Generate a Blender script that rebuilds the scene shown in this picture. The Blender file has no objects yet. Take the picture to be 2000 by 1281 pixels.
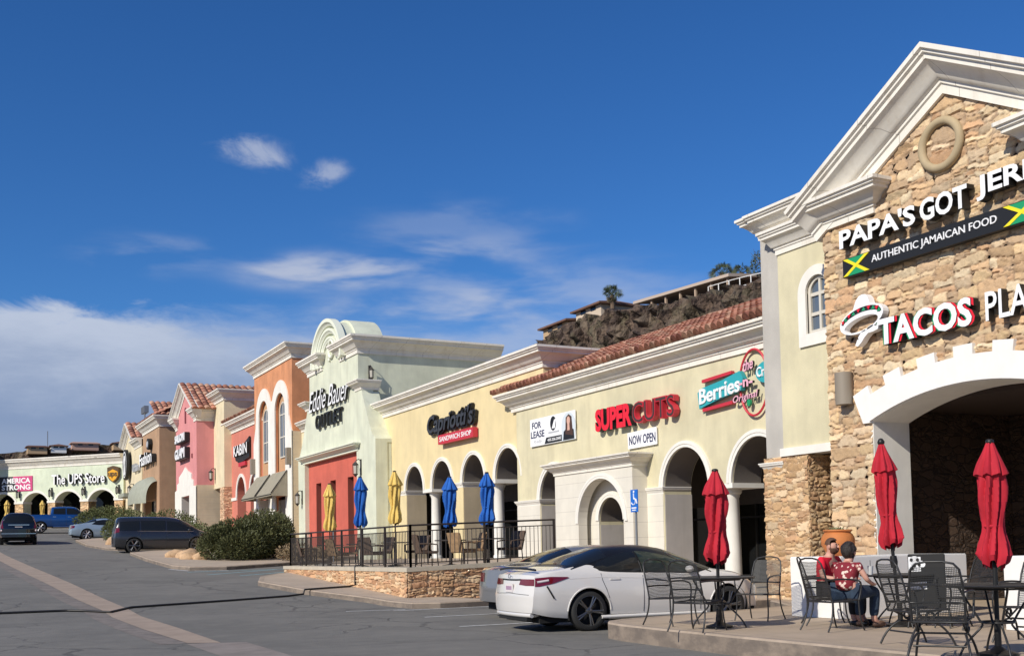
import bpy, bmesh, math, random
from mathutils import Vector, Matrix, noise
from mathutils.geometry import tessellate_polygon
random.seed(7)
S = bpy.context.scene
COL = S.collection
PI = math.pi
R = math.radians

# ------------------------------------------------------------------ camera, sky, sun, exposure
def build_camera():
    yaw, pitch, roll, f, h = R(27.35), R(3.0), R(1.12), 2165.0, 1.42
    fwd = Vector((math.sin(yaw)*math.cos(pitch), math.cos(yaw)*math.cos(pitch), math.sin(pitch)))
    right = Vector((math.cos(yaw), -math.sin(yaw), 0))
    up = right.cross(fwd)
    r2 = right*math.cos(roll) - up*math.sin(roll)
    u2 = up*math.cos(roll) + right*math.sin(roll)
    cd = bpy.data.cameras.new('camera'); co = bpy.data.objects.new('camera', cd); COL.objects.link(co)
    m = Matrix((r2, u2, -fwd)).transposed().to_4x4(); m.translation = (0, 0, h)
    co.matrix_world = m
    cd.sensor_width = 36; cd.lens = f/2000*36; cd.shift_y = (959-640.5)/2000
    cd.clip_start = .05; cd.clip_end = 6000
    S.camera = co
build_camera()
SUN = Vector((-.78, -.265, .55)).normalized()        # towards the sun
sd = bpy.data.lights.new('sun', 'SUN'); sd.energy = 4.55; sd.angle = R(.53); sd.color = (1, .935, .82)
so = bpy.data.objects.new('sun', sd); COL.objects.link(so)
so.rotation_euler = SUN.to_track_quat('Z', 'Y').to_euler()
S.view_settings.view_transform = 'Standard'; S.view_settings.look = 'None'
S.view_settings.exposure = 0.0; S.view_settings.gamma = 1.0

class NT:
    """tiny node-tree writer"""
    def __init__(s, tree): s.t = tree; s.n = tree.nodes; s.l = tree.links
    def new(s, typ, **kw):
        n = s.n.new(typ)
        for k, v in kw.items(): setattr(n, k, v)
        return n
    def put(s, sock, v):
        if hasattr(v, 'is_output'): s.l.new(v, sock)
        else: sock.default_value = v
    def m(s, op, a, b=0.0, c=0.0, clamp=False):
        n = s.n.new('ShaderNodeMath'); n.operation = op; n.use_clamp = clamp
        for i, v in enumerate((a, b, c)): s.put(n.inputs[i], v)
        return n.outputs[0]
    def mix(s, f, a, b, mode='MIX'):
        n = s.n.new('ShaderNodeMix'); n.data_type = 'RGBA'; n.blend_type = mode
        s.put(n.inputs[0], f); s.put(n.inputs[6], a if hasattr(a, 'is_output') else tuple(a)+(1,)*(4-len(a)))
        s.put(n.inputs[7], b if hasattr(b, 'is_output') else tuple(b)+(1,)*(4-len(b)))
        return n.outputs[2]
    def ss(s, x, a, b):
        n = s.n.new('ShaderNodeMapRange'); n.interpolation_type = 'SMOOTHSTEP'; n.clamp = True
        s.put(n.inputs[0], x); s.put(n.inputs[1], a); s.put(n.inputs[2], b); n.inputs[3].default_value = 0; n.inputs[4].default_value = 1
        return n.outputs[0]
    def noise(s, vec, scale, detail=4, rough=.55, dist=0.0):
        n = s.n.new('ShaderNodeTexNoise'); s.put(n.inputs['Vector'], vec)
        n.inputs['Scale'].default_value = scale; n.inputs['Detail'].default_value = detail
        n.inputs['Roughness'].default_value = rough; n.inputs['Distortion'].default_value = dist
        return n.outputs[0]
    def scale(s, vec, xyz, loc=(0, 0, 0)):
        n = s.n.new('ShaderNodeMapping'); s.put(n.inputs[0], vec); n.inputs['Scale'].default_value = xyz; n.inputs['Location'].default_value = loc
        return n.outputs[0]

def build_world():
    w = bpy.data.worlds.new('World'); S.world = w; w.use_nodes = True
    t = NT(w.node_tree); t.n.clear()
    out = t.new('ShaderNodeOutputWorld'); bg = t.new('ShaderNodeBackground'); bg.inputs[1].default_value = .093
    sky = t.new('ShaderNodeTexSky'); sky.sky_type = 'NISHITA'; sky.sun_disc = False
    sky.sun_elevation = math.asin(SUN.z); sky.sun_rotation = math.atan2(SUN.x, SUN.y)
    sky.altitude = 850; sky.air_density = 1.0; sky.dust_density = .35; sky.ozone_density = 2.2
    tc = t.new('ShaderNodeTexCoord'); d = tc.outputs['Generated']
    sp = t.new('ShaderNodeSeparateXYZ'); t.l.new(d, sp.inputs[0])
    az = t.m('ARCTAN2', sp.outputs[0], sp.outputs[1]); el = t.m('ARCSINE', sp.outputs[2])
    hsv = t.new('ShaderNodeHueSaturation'); hsv.inputs['Saturation'].default_value = 1.22; hsv.inputs['Value'].default_value = .97
    t.l.new(sky.outputs[0], hsv.inputs['Color'])
    base = t.mix(1.0, hsv.outputs[0], (.54, .87, 1.24), 'MULTIPLY')
    # clouds live on the sky in azimuth / elevation
    cv = t.new('ShaderNodeCombineXYZ'); t.l.new(az, cv.inputs[0]); t.l.new(el, cv.inputs[1])
    v = cv.outputs[0]
    n1 = t.noise(t.scale(v, (6, 16, 1)), 1.0, 6, .6, .3)
    n2 = t.noise(t.scale(v, (14, 40, 1), (3, 1, 0)), 1.0, 6, .65, .4)
    n3 = t.noise(t.scale(v, (3, 9, 1), (7, 2, 0)), 1.0, 3, .5, .3)
    n4 = t.noise(t.scale(v, (9, 36, 1), (1.3, 4.2, 0)), 1.0, 5, .52, .2)
    # the bank: its top edge falls away to the right
    edge = t.m('MULTIPLY_ADD', t.ss(az, .02, .52), -.012, .212)
    edge = t.m('ADD', edge, t.m('MULTIPLY_ADD', n2, .05, -.025))
    dep = t.m('SUBTRACT', edge, el)
    soft = t.m('MULTIPLY_ADD', t.ss(az, .10, .42), .075, .012)
    bank = t.ss(t.m('DIVIDE', dep, soft), -.3, 1.0)
    fade = t.m('SUBTRACT', 1.0, t.m('MULTIPLY', t.ss(az, .16, .60), .50))
    bank = t.m('MULTIPLY', t.m('MULTIPLY', bank, fade), .95)
    inner = t.ss(t.m('ADD', dep, t.m('MULTIPLY_ADD', n1, .13, -.065)), .0, .10)
    ccol = t.mix(inner, (5.55, 6.25, 7.7), (2.7, 3.55, 5.4))
    ccol = t.mix(t.m('MULTIPLY', t.ss(n3, .48, .66), .5), ccol, (3.9, 4.6, 6.0))
    col = t.mix(bank, base, ccol)
    n5 = t.noise(t.scale(v, (20, 38, 1), (2.2, .7, 0)), 1.0, 5, .6, .5)
    def puff(col, a0, e0, wa, we, amt, tint=(5.6, 6.1, 7.4), lo=.40, hi=.62, nn=None, tilt=0.0):
        da = t.m('SUBTRACT', az, a0); de = t.m('SUBTRACT', t.m('SUBTRACT', el, e0), t.m('MULTIPLY', da, tilt))
        q = t.m('ADD', t.m('POWER', t.m('ABSOLUTE', t.m('DIVIDE', da, wa)), 2.0), t.m('POWER', t.m('ABSOLUTE', t.m('DIVIDE', de, we)), 2.0))
        g = t.m('EXPONENT', t.m('MULTIPLY', q, -1.0))
        k = t.ss(t.m('MULTIPLY', g, t.m('MULTIPLY', t.m('SUBTRACT', nn or n4, .33), 2.9, clamp=True)), lo, hi)
        return t.mix(t.m('MULTIPLY', k, amt), col, tint)
    P2 = lambda x, y: (R(27.35)+math.atan((x-1000)/2165), math.atan((1093-.0196*(x+120)-y)/2165*math.cos(math.atan((x-1000)/2165))))
    for (x, y, wx, wy, am, lo, hi, tl) in ((505, 283, 80, 30, .62, .10, .75, -.08), (640, 326, 48, 26, .55, .10, .75, .15), (655, 522, 150, 30, .80, .0, .50, .03),
                                       (850, 500, 150, 40, .40, .05, .8, .08), (900, 440, 230, 60, .20, .1, .8, .05), (1120, 560, 300, 80, .34, .04, .9, -.1),
                                       (980, 650, 380, 70, .45, .02, .8, .0), (300, 490, 150, 40, .30, .1, .8, .1), (760, 615, 300, 52, .50, .06, .75, .1)):
        a0, e0 = P2(x, y)
        col = puff(col, a0, e0, wx/2165, wy/2165, am, lo=lo, hi=hi, tilt=tl, nn=n5 if wx < 100 else n4)
    t.l.new(col, bg.inputs[0]); t.l.new(bg.outputs[0], out.inputs[0])
build_world()

# ------------------------------------------------------------------ materials
MATS = {}
def mat(name, col=None, rough=.7, metal=0.0, coat=0.0, var=.0, vscale=3.0, bump=0.0, bscale=40.0, spec=.5, fn=None, alpha=1.0, emit=None):
    if name in MATS: return MATS[name]
    m = bpy.data.materials.new(name); m.use_nodes = True; MATS[name] = m
    t = NT(m.node_tree); b = t.n['Principled BSDF']
    b.inputs['Roughness'].default_value = rough; b.inputs['Metallic'].default_value = metal
    b.inputs['Coat Weight'].default_value = coat; b.inputs['Coat Roughness'].default_value = .03
    b.inputs['Specular IOR Level'].default_value = spec
    if col is not None: b.inputs['Base Color'].default_value = tuple(col)+(1,)
    pos = t.new('ShaderNodeNewGeometry').outputs['Position'] if (var or bump or fn) else None
    c = None
    if var and col is not None:
        nz = t.noise(pos, vscale, 5, .6)
        nz2 = t.noise(t.scale(pos, (1.0, 1.0, .22)), vscale*3.1, 3, .6)
        f = t.m('MULTIPLY', t.m('ADD', nz, t.m('MULTIPLY', nz2, .5)), .667)
        lo = tuple(x*(1-var) for x in col); hi = tuple(min(.95, x*(1+var)) for x in col)
        c = t.mix(t.ss(f, .32, .68), lo, hi)
    if fn: c = fn(t, b, pos, c)
    if c is not None: t.put(b.inputs['Base Color'], c)
    if bump:
        bn = t.new('ShaderNodeBump'); bn.inputs['Strength'].default_value = bump; bn.inputs['Distance'].default_value = .01
        t.l.new(t.noise(pos, bscale, 4, .6), bn.inputs['Height']); t.l.new(bn.outputs[0], b.inputs['Normal'])
    return m

def stone_fn(cols, sx=3.4, sz=7.0, mortar=.05, dark=(.10, .065, .04), bumpd=.05, contrast=.35):
    """ledgestone: blocky cells of two sizes, each with its own tint and its own tilted face"""
    def fn(t, b, pos, c):
        wob = t.new('ShaderNodeTexNoise'); t.put(wob.inputs['Vector'], pos); wob.inputs['Scale'].default_value = 3.2; wob.inputs['Detail'].default_value = 3
        wv = t.new('ShaderNodeVectorMath'); wv.operation = 'MULTIPLY_ADD'; t.l.new(wob.outputs['Color'], wv.inputs[0]); wv.inputs[1].default_value = (.14, .14, .12); t.l.new(pos, wv.inputs[2])
        def layer(k, off):
            p = t.scale(wv.outputs[0], (sx*k, sx*k, sz*k), off)
            f1 = t.new('ShaderNodeTexVoronoi', feature='F1', distance='MINKOWSKI'); f2 = t.new('ShaderNodeTexVoronoi', feature='F2', distance='MINKOWSKI')
            for f in (f1, f2):
                t.put(f.inputs['Vector'], p); f.inputs['Scale'].default_value = 1; f.inputs['Randomness'].default_value = .92; f.inputs['Exponent'].default_value = 2.6
            edge = t.m('SUBTRACT', f2.outputs['Distance'], f1.outputs['Distance'])
            sc = t.new('ShaderNodeSeparateColor'); t.l.new(f1.outputs['Color'], sc.inputs[0])
            dv = t.new('ShaderNodeVectorMath'); dv.operation = 'SUBTRACT'; t.l.new(p, dv.inputs[0]); t.l.new(f1.outputs['Position'], dv.inputs[1])
            rv = t.new('ShaderNodeVectorMath'); rv.operation = 'SUBTRACT'; t.l.new(f1.outputs['Color'], rv.inputs[0]); rv.inputs[1].default_value = (.5, .5, .5)
            dt = t.new('ShaderNodeVectorMath'); dt.operation = 'DOT_PRODUCT'; t.l.new(dv.outputs[0], dt.inputs[0]); t.l.new(rv.outputs[0], dt.inputs[1])
            return edge, sc, dt.outputs['Value']
        e1, c1, t1 = layer(1.0, (0, 0, 0)); e2, c2, t2 = layer(1.9, (3.1, 1.7, .6))
        pick = t.m('GREATER_THAN', c1.outputs[2], .52)
        edge = t.m('MINIMUM', e1, t.m('ADD', t.m('MULTIPLY', e2, .75), t.m('MULTIPLY', t.m('SUBTRACT', 1.0, pick), 9.0)))
        mixv = lambda a, b2: t.m('ADD', t.m('MULTIPLY', a, t.m('SUBTRACT', 1.0, pick)), t.m('MULTIPLY', b2, pick))
        hue = mixv(c1.outputs[0], c2.outputs[0]); lev = mixv(c1.outputs[1], c2.outputs[1]); tilt = mixv(t1, t2)
        rp = t.new('ShaderNodeValToRGB'); t.l.new(hue, rp.inputs[0])
        e = rp.color_ramp.elements; e[0].position = 0; e[0].color = cols[0]+(1,); e[1].position = 1; e[1].color = cols[-1]+(1,)
        for i, cc in enumerate(cols[1:-1]): x = rp.color_ramp.elements.new((i+1)/(len(cols)-1)); x.color = cc+(1,)
        g = t.noise(t.scale(pos, (1, 1, 1.8)), 17, 6, .7); g2 = t.noise(pos, 5, 4, .6)
        body = t.mix(t.m('MULTIPLY', t.ss(g, .36, .66), contrast), rp.outputs[0], (.62, .55, .46), 'MULTIPLY')
        body = t.mix(t.m('MULTIPLY', t.ss(g2, .45, .7), .4), body, (1.18, 1.16, 1.10), 'MULTIPLY')
        gap = t.m('MULTIPLY', t.m('SUBTRACT', 1.0, t.ss(edge, mortar*.25, mortar*1.3)), t.m('MULTIPLY_ADD', g2, 1.1, .15), clamp=True)
        col = t.mix(gap, body, dark)
        hgt = t.m('ADD', t.m('ADD', t.m('MULTIPLY', t.ss(edge, 0.0, .15), .55), t.m('MULTIPLY', tilt, 1.5)), t.m('ADD', t.m('MULTIPLY', lev, .55), t.m('MULTIPLY', g, .42)))
        bn = t.new('ShaderNodeBump'); bn.inputs['Strength'].default_value = 1.0; bn.inputs['Distance'].default_value = bumpd
        t.l.new(hgt, bn.inputs['Height']); t.l.new(bn.outputs[0], b.inputs['Normal'])
        return col
    return fn
def joints_fn(dz=.42, dy=.84, col=(.35, .32, .28), w=.03):
    def fn(t, b, pos, c):
        sp = t.new('ShaderNodeSeparateXYZ'); t.l.new(pos, sp.inputs[0])
        fz = t.m('FRACT', t.m('DIVIDE', sp.outputs[2], dz))
        k = t.m('LESS_THAN', fz, w)
        return t.mix(t.m('MULTIPLY', k, .55), c, col)
    return fn
def cornice_fn(t, b, pos, c):
    # sections of precast trim with fine joints along the run
    sp = t.new('ShaderNodeSeparateXYZ'); t.l.new(pos, sp.inputs[0])
    k = t.m('LESS_THAN', t.m('FRACT', t.m('DIVIDE', t.m('ADD', sp.outputs[1], t.m('MULTIPLY', sp.outputs[0], 1.0)), 1.32)), .012)
    n = t.noise(t.scale(pos, (3.4, 3.4, .35)), 1.0, 5, .65); d = t.noise(pos, 1.3, 4, .6)
    c = t.mix(t.m('MULTIPLY', t.ss(n, .50, .72), .30), c, (.62, .54, .44), 'MULTIPLY')
    c = t.mix(t.m('MULTIPLY', t.ss(d, .52, .70), .22), c, (.74, .68, .60), 'MULTIPLY')
    return t.mix(t.m('MULTIPLY', k, .6), c, (.28, .25, .21))

M_white = mat('white_trim', (.78, .74, .66), .75, var=.05, vscale=1.2, bump=.15, bscale=60, fn=cornice_fn)
M_arch = mat('arch_white', (.79, .76, .69), .78, var=.06, vscale=1.5, bump=.25, bscale=50)
M_ashlar = mat('ashlar_white', (.70, .66, .57), .8, var=.06, vscale=1.5, bump=.25, bscale=50, fn=joints_fn())
def streak_fn(t, b, pos, c):
    # old run-down streaks and patchy repainting
    n = t.noise(t.scale(pos, (2.6, 2.6, .16)), 1.0, 4, .6); p = t.noise(pos, .45, 4, .6)
    c = t.mix(t.m('MULTIPLY', t.ss(n, .54, .72), .17), c, (.62, .56, .48), 'MULTIPLY')
    return t.mix(t.m('MULTIPLY', t.ss(p, .5, .7), .30), c, (1.10, 1.08, 1.02), 'MULTIPLY')
def stucco(name, col, var=.11): return mat(name, tuple(x*.97 for x in col), .88, var=var, vscale=.9, bump=.6, bscale=55, fn=streak_fn)
M_yel = stucco('pale_yellow_stucco', (.65, .59, .395))
M_cap = stucco('warm_yellow_stucco', (.74, .61, .345), .075)
M_mint = stucco('mint_stucco', (.65, .67, .525))
M_orange = stucco('orange_stucco', (.62, .27, .13), .16)
M_coral = stucco('coral_stucco', (.62, .205, .145), .06)
M_redp = stucco('red_panel_stucco', (.57, .125, .085), .12)
M_pink = stucco('pink_stucco', (.68, .27, .265), .07)
M_tan = stucco('tan_stucco', (.44, .275, .165), .12)
M_cream = stucco('cream_stucco', (.72, .62, .42))
M_ups = stucco('pale_mint_stucco', (.66, .72, .55))
M_grey = stucco('greige_stucco', (.50, .47, .42))
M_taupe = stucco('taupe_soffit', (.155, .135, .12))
M_jamb_c = stucco('tan_jamb', (.50, .41, .28)); M_jamb_g = stucco('grey_jamb', (.52, .48, .44))
M_block = mat('tan_block', (.58, .48, .34), .85, var=.09, vscale=1.2, bump=.3, bscale=50, fn=joints_fn(.42))
M_stone = mat('ledge_stone', (.5, .33, .17), .9, fn=stone_fn([(.55, .34, .185), (.70, .48, .26), (.76, .51, .32), (.66, .44, .235), (.82, .61, .37), (.62, .36, .20)], 2.6, 6.0, .05, (.34, .21, .125), .06, .25))
M_stone2 = mat('ledge_stone_small', (.5, .33, .17), .9, fn=stone_fn([(.60, .38, .20), (.78, .53, .29), (.83, .61, .37), (.66, .41, .23)], 2.6, 7.5, .05, (.36, .22, .13), .055, .25))
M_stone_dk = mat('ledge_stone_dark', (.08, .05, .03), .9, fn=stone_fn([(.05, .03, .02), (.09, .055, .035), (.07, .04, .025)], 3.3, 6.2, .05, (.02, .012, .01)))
M_wallstone = mat('retaining_stone', (.5, .33, .17), .9, fn=stone_fn([(.66, .40, .23), (.82, .54, .33), (.85, .61, .40), (.70, .41, .25)], 2.4, 9.0, .06, (.36, .21, .13), .055, .25))
M_dark = mat('dark_interior', (.030, .022, .018), .9)
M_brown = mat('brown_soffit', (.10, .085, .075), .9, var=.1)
M_glass = mat('dark_glass', (.010, .011, .012), .04, spec=.55)
M_pane = mat('window_pane', (.10, .13, .17), .06, spec=.8)
M_frame = mat('window_frame', (.62, .58, .50), .6)
M_black = mat('black_metal', (.016, .015, .014), .45, spec=.4)
M_iron = mat('wrought_iron', (.024, .023, .023), .42, spec=.5, var=.2, vscale=20)
M_rail = mat('brown_rail', (.030, .022, .018), .5)
M_bronze = mat('lantern_bronze', (.035, .03, .026), .5)
M_lamp = mat('lantern_glass', (.45, .42, .36), .2)
M_sconce = mat('sconce_taupe', (.26, .22, .17), .6)
M_conc = mat('pavement_concrete', (.43, .345, .26), .9, var=.10, vscale=.8, bump=.2, bscale=30)
def kerb_fn(t, b, pos, c):
    # upright faces mixed darker by their normal, broken up by noise
    g = t.new('ShaderNodeNewGeometry'); sp = t.new('ShaderNodeSeparateXYZ'); t.l.new(g.outputs['Normal'], sp.inputs[0])
    up = t.m('SUBTRACT', 1.0, t.ss(sp.outputs[2], .2, .7)); n = t.noise(t.scale(pos, (1, 1, 2)), 2.2, 5, .65)
    return t.mix(t.m('MULTIPLY', up, t.m('MULTIPLY_ADD', t.ss(n, .35, .65), .45, .5)), c, (.145, .118, .098))
M_kerb = mat('kerb_concrete', (.36, .285, .215), .9, var=.16, vscale=2.5, bump=.4, bscale=25, fn=kerb_fn)
M_cap_c = mat('wall_cap', (.50, .44, .34), .85, var=.08)
M_whitew = mat('white_wall', (.80, .78, .74), .8, var=.03, bump=.2, bscale=60)
M_paint_w = mat('white_paint', (.62, .62, .60), .8, var=.3, vscale=6)
M_paint_b = mat('blue_paint', (.24, .42, .46), .8, var=.25, vscale=6)
M_sgn_w = mat('sign_white', (.86, .86, .86), .5)
M_sgn_k = mat('sign_black', (.012, .012, .012), .5)
M_sgn_r = mat('sign_red', (.75, .015, .035), .5)
M_sgn_dr = mat('sign_dark_red', (.55, .03, .05), .5)
M_sgn_g = mat('sign_green', (.012, .30, .12), .5)
M_sgn_y = mat('sign_yellow', (.85, .72, .02), .5)
M_sgn_t = mat('sign_teal', (.03, .36, .40), .5)
M_sgn_p = mat('sign_pink', (.80, .42, .52), .5)
M_sgn_m = mat('sign_magenta', (.60, .06, .20), .5)
M_sgn_n = mat('sign_navy', (.03, .035, .09), .5)
M_sgn_bl = mat('sign_blue', (.012, .14, .55), .45)
M_sgn_br = mat('sign_brown', (.09, .045, .01), .5)
M_sgn_go = mat('sign_gold', (.75, .36, .01), .5)
M_sgn_gr = mat('sign_grey', (.45, .46, .48), .5)
M_awn = mat('awning_fabric', (.30, .27, .20), .9, var=.08)
M_awn2 = mat('awning_sage', (.33, .34, .27), .85, var=.08)
M_red_u = mat('red_canvas', (.44, .011, .026), .85, var=.12, vscale=5)
M_blue_u = mat('blue_canvas', (.010, .105, .42), .85, var=.12, vscale=5)
M_yel_u = mat('yellow_canvas', (.72, .50, .13), .85, var=.12, vscale=5)
M_wick = mat('wicker_brown', (.10, .065, .045), .8, var=.25, vscale=12)
M_wick2 = mat('wicker_tan', (.30, .19, .10), .8, var=.25, vscale=12)
M_terra = mat('terracotta', (.50, .17, .045), .75, var=.12, vscale=4)
M_cable = mat('steel_grey', (.30, .31, .32), .45, metal=.6)
def tile_fn(t, b, pos, c):
    a = t.new('ShaderNodeVertexColor'); a.layer_name = 'tile'
    n = t.noise(pos, 6, 4, .6)
    return t.mix(t.ss(n, .35, .7), a.outputs[0], t.mix(1.0, a.outputs[0], (.72, .70, .68), 'MULTIPLY'))
def veneer_fn(t, b, pos, c):
    a = t.new('ShaderNodeVertexColor'); a.layer_name = 'stone'
    g = t.noise(t.scale(pos, (1, 1, 1.6)), 24, 6, .7); g2 = t.noise(pos, 6, 4, .6)
    col = t.mix(t.m('MULTIPLY', t.ss(g, .38, .66), .30), a.outputs[0], (.66, .58, .48), 'MULTIPLY')
    col = t.mix(t.m('MULTIPLY', t.ss(g2, .46, .7), .45), col, (1.16, 1.13, 1.06), 'MULTIPLY')
    bn = t.new('ShaderNodeBump'); bn.inputs['Strength'].default_value = .8; bn.inputs['Distance'].default_value = .02
    t.l.new(g, bn.inputs['Height']); t.l.new(bn.outputs[0], b.inputs['Normal'])
    return col
M_ven = mat('stone_veneer', None, .92, fn=veneer_fn)
M_tile = mat('clay_tile', None, .85, fn=tile_fn)

# ------------------------------------------------------------------ mesh helpers
class MB:
    def __init__(s): s.v = []; s.f = []; s.mi = []
    def add(s, vs, fs, mi=0):
        o = len(s.v); s.v += [tuple(x) for x in vs]; s.f += [tuple(i+o for i in f) for f in fs]; s.mi += [mi]*len(fs); return s
    def box(s, x0, x1, y0, y1, z0, z1, mi=0, M=None):
        vs = [Vector((x, y, z)) for x in (x0, x1) for y in (y0, y1) for z in (z0, z1)]
        if M: vs = [M @ v for v in vs]
        return s.add(vs, [(0, 1, 3, 2), (4, 6, 7, 5), (0, 4, 5, 1), (2, 3, 7, 6), (0, 2, 6, 4), (1, 5, 7, 3)], mi)
    def bbox(s, x0, x1, y0, y1, z0, z1, b=.02, mi=0, M=None):
        bm = bmesh.new(); bmesh.ops.create_cube(bm, size=1)
        for v in bm.verts: v.co = Vector(((x0+x1)/2+v.co.x*(x1-x0), (y0+y1)/2+v.co.y*(y1-y0), (z0+z1)/2+v.co.z*(z1-z0)))
        bmesh.ops.bevel(bm, geom=bm.edges[:], offset=b, segments=2, affect='EDGES')
        bm.verts.ensure_lookup_table()
        vs = [M @ v.co if M else v.co.copy() for v in bm.verts]; fs = [[v.index for v in f.verts] for f in bm.faces]
        bm.free(); return s.add(vs, fs, mi)
    def prism(s, outer, holes, fn, d0, d1, mi=0):
        loops = [outer]+list(holes)
        pts = [p for lp in loops for p in lp]; n = len(pts)
        tri = tessellate_polygon([[Vector((p[0], p[1], 0)) for p in lp] for lp in loops])
        vs = [fn(p[0], p[1], d0) for p in pts]+[fn(p[0], p[1], d1) for p in pts]
        fs = [tuple(t) for t in tri]+[tuple(i+n for i in reversed(t)) for t in tri]
        o = 0
        for lp in loops:
            k = len(lp)
            for i in range(k): a, b2 = o+i, o+(i+1) % k; fs.append((a, b2, b2+n, a+n))
            o += k
        return s.add(vs, fs, mi)
    def tube(s, path, r, n=8, mi=0, closed=False, cap=True):
        P = [Vector(p) for p in path]; k = len(P); rs = r if hasattr(r, '__len__') else [r]*k
        vs = []; fs = []; prev = None
        for i in range(k):
            a = P[(i-1) % k] if (closed or i > 0) else P[i]; b2 = P[(i+1) % k] if (closed or i < k-1) else P[i]
            tg = (b2-a)
            if tg.length < 1e-9: tg = Vector((0, 0, 1))
            tg.normalize()
            ref = prev if prev is not None else (Vector((0, 0, 1)) if abs(tg.z) < .9 else Vector((1, 0, 0)))
            u = ref - tg*ref.dot(tg)
            if u.length < 1e-6: u = tg.orthogonal()
            u.normalize(); prev = u; w = tg.cross(u)
            for j in range(n):
                an = 2*PI*j/n; vs.append(P[i]+(u*math.cos(an)+w*math.sin(an))*rs[i])
        for i in range(k if closed else k-1):
            for j in range(n):
                a = i*n+j; b2 = i*n+(j+1) % n; c = ((i+1) % k)*n
                fs.append((a, b2, c+(j+1) % n, c+j))
        if cap and not closed: fs += [tuple(reversed(range(n))), tuple(range((k-1)*n, k*n))]
        return s.add(vs, fs, mi)
    def lathe(s, prof, cx=0, cy=0, z0=0, n=24, mi=0, mod=None, cap=True):
        vs = []; fs = []; k = len(prof)
        for (r, z) in prof:
            for j in range(n):
                a = 2*PI*j/n; rr = r*(mod(a, z) if mod else 1)
                vs.append((cx+rr*math.cos(a), cy+rr*math.sin(a), z0+z))
        for i in range(k-1):
            for j in range(n): fs.append((i*n+j, i*n+(j+1) % n, (i+1)*n+(j+1) % n, (i+1)*n+j))
        if cap: fs += [tuple(reversed(range(n))), tuple(range((k-1)*n, k*n))]
        return s.add(vs, fs, mi)
    def ball(s, c, r, n=10, m=8, mi=0):
        rx, ry, rz = r if hasattr(r, '__len__') else (r, r, r)
        vs = [(c[0], c[1], c[2]-rz)]; fs = []
        for i in range(1, m):
            p = -PI/2+PI*i/m
            for j in range(n): a = 2*PI*j/n; vs.append((c[0]+rx*math.cos(p)*math.cos(a), c[1]+ry*math.cos(p)*math.sin(a), c[2]+rz*math.sin(p)))
        vs.append((c[0], c[1], c[2]+rz)); L = len(vs)-1
        for j in range(n):
            fs.append((0, 1+(j+1) % n, 1+j)); fs.append((L, 1+(m-2)*n+j, 1+(m-2)*n+(j+1) % n))
            for i in range(m-2): a = 1+i*n; fs.append((a+j, a+(j+1) % n, a+n+(j+1) % n, a+n+j))
        return s.add(vs, fs, mi)
    def sweep(s, path, prof, fn, closed=False, mi=0):
        """path: 2-D points (a,b); prof: (offset along the mitred left normal, e); fn(a,b,e)->xyz"""
        P = [Vector(p) for p in path]; k = len(P); q = len(prof); vs = []; fs = []
        for i in range(k):
            d1 = (P[i]-P[(i-1) % k]) if (closed or i > 0) else (P[i+1]-P[i]); d2 = (P[(i+1) % k]-P[i]) if (closed or i < k-1) else d1
            d1 = d1.normalized(); d2 = d2.normalized()
            n1 = Vector((-d1.y, d1.x)); n2 = Vector((-d2.y, d2.x)); m = n1+n2
            m = m/max(.2, (1+n1.dot(n2)))
            for (o, e) in prof: c = P[i]+m*o; vs.append(fn(c.x, c.y, e))
        for i in range(k if closed else k-1):
            for j in range(q): a = i*q+j; b2 = i*q+(j+1) % q; c = ((i+1) % k)*q; fs.append((a, b2, c+(j+1) % q, c+j))
        if not closed: fs += [tuple(range(q)), tuple(reversed(range((k-1)*q, k*q)))]
        return s.add(vs, fs, mi)
    def xf(s, M): s.v = [tuple(M @ Vector(v)) for v in s.v]; return s
    def mesh(s, name, mats, smooth=None):
        me = bpy.data.meshes.new(name); me.from_pydata(s.v, [], s.f)
        for m in (mats if isinstance(mats, (list, tuple)) else [mats]): me.materials.append(m)
        if any(s.mi): me.polygons.foreach_set('material_index', s.mi)
        bm = bmesh.new(); bm.from_mesh(me); bmesh.ops.recalc_face_normals(bm, faces=bm.faces[:]); bm.to_mesh(me); bm.free()
        if smooth is not None:
            me.shade_smooth()
            if smooth < 180: me.set_sharp_from_angle(angle=R(smooth))
        return me

def link(name, me, parent=None, world=True):
    o = bpy.data.objects.new(name, me); COL.objects.link(o)
    if parent is not None:
        o.parent = parent
        if world: o.location = -wloc(parent)
    return o
def wloc(o):
    v = Vector(o.location)
    while o.parent: o = o.parent; v = v+Vector(o.location)
    return v
def part(name, mb, m, parent, smooth=None, label=None, world=True):
    o = link(name, mb.mesh(name, m, smooth), parent, world)
    if label: o['label'] = label
    return o
def thing(name, label, cat, loc=(0, 0, 0), rz=0.0, group=None):
    o = bpy.data.objects.new(name, None); COL.objects.link(o); o.location = loc; o.rotation_euler = (0, 0, rz)
    o.empty_display_size = .2; o['label'] = label; o['category'] = cat
    if group: o['group'] = group
    return o
def tag(o, label, cat, group=None):
    o['label'] = label; o['category'] = cat
    if group: o['group'] = group
    return o
def struct(name, mb, m, smooth=None, kind='structure'):
    o = link(name, mb.mesh(name, m, smooth)); o['kind'] = kind; return o
def copy_tree(o, parent=None):
    c = o.copy(); COL.objects.link(c)
    if parent is not None: c.parent = parent
    for ch in list(o.children): copy_tree(ch, c)
    return c
def place(o, x, y, z, rz, label, group=None):
    o.location = (x, y, z); o.rotation_euler = (0, 0, rz); o['label'] = label
    if group: o['group'] = group
    return o
FX = lambda X: (lambda a, b, d: (X+d, a, b))                 # facade plane facing the lot: (y, z, depth)
FC = lambda a, b, e: (a, b, e)

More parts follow.
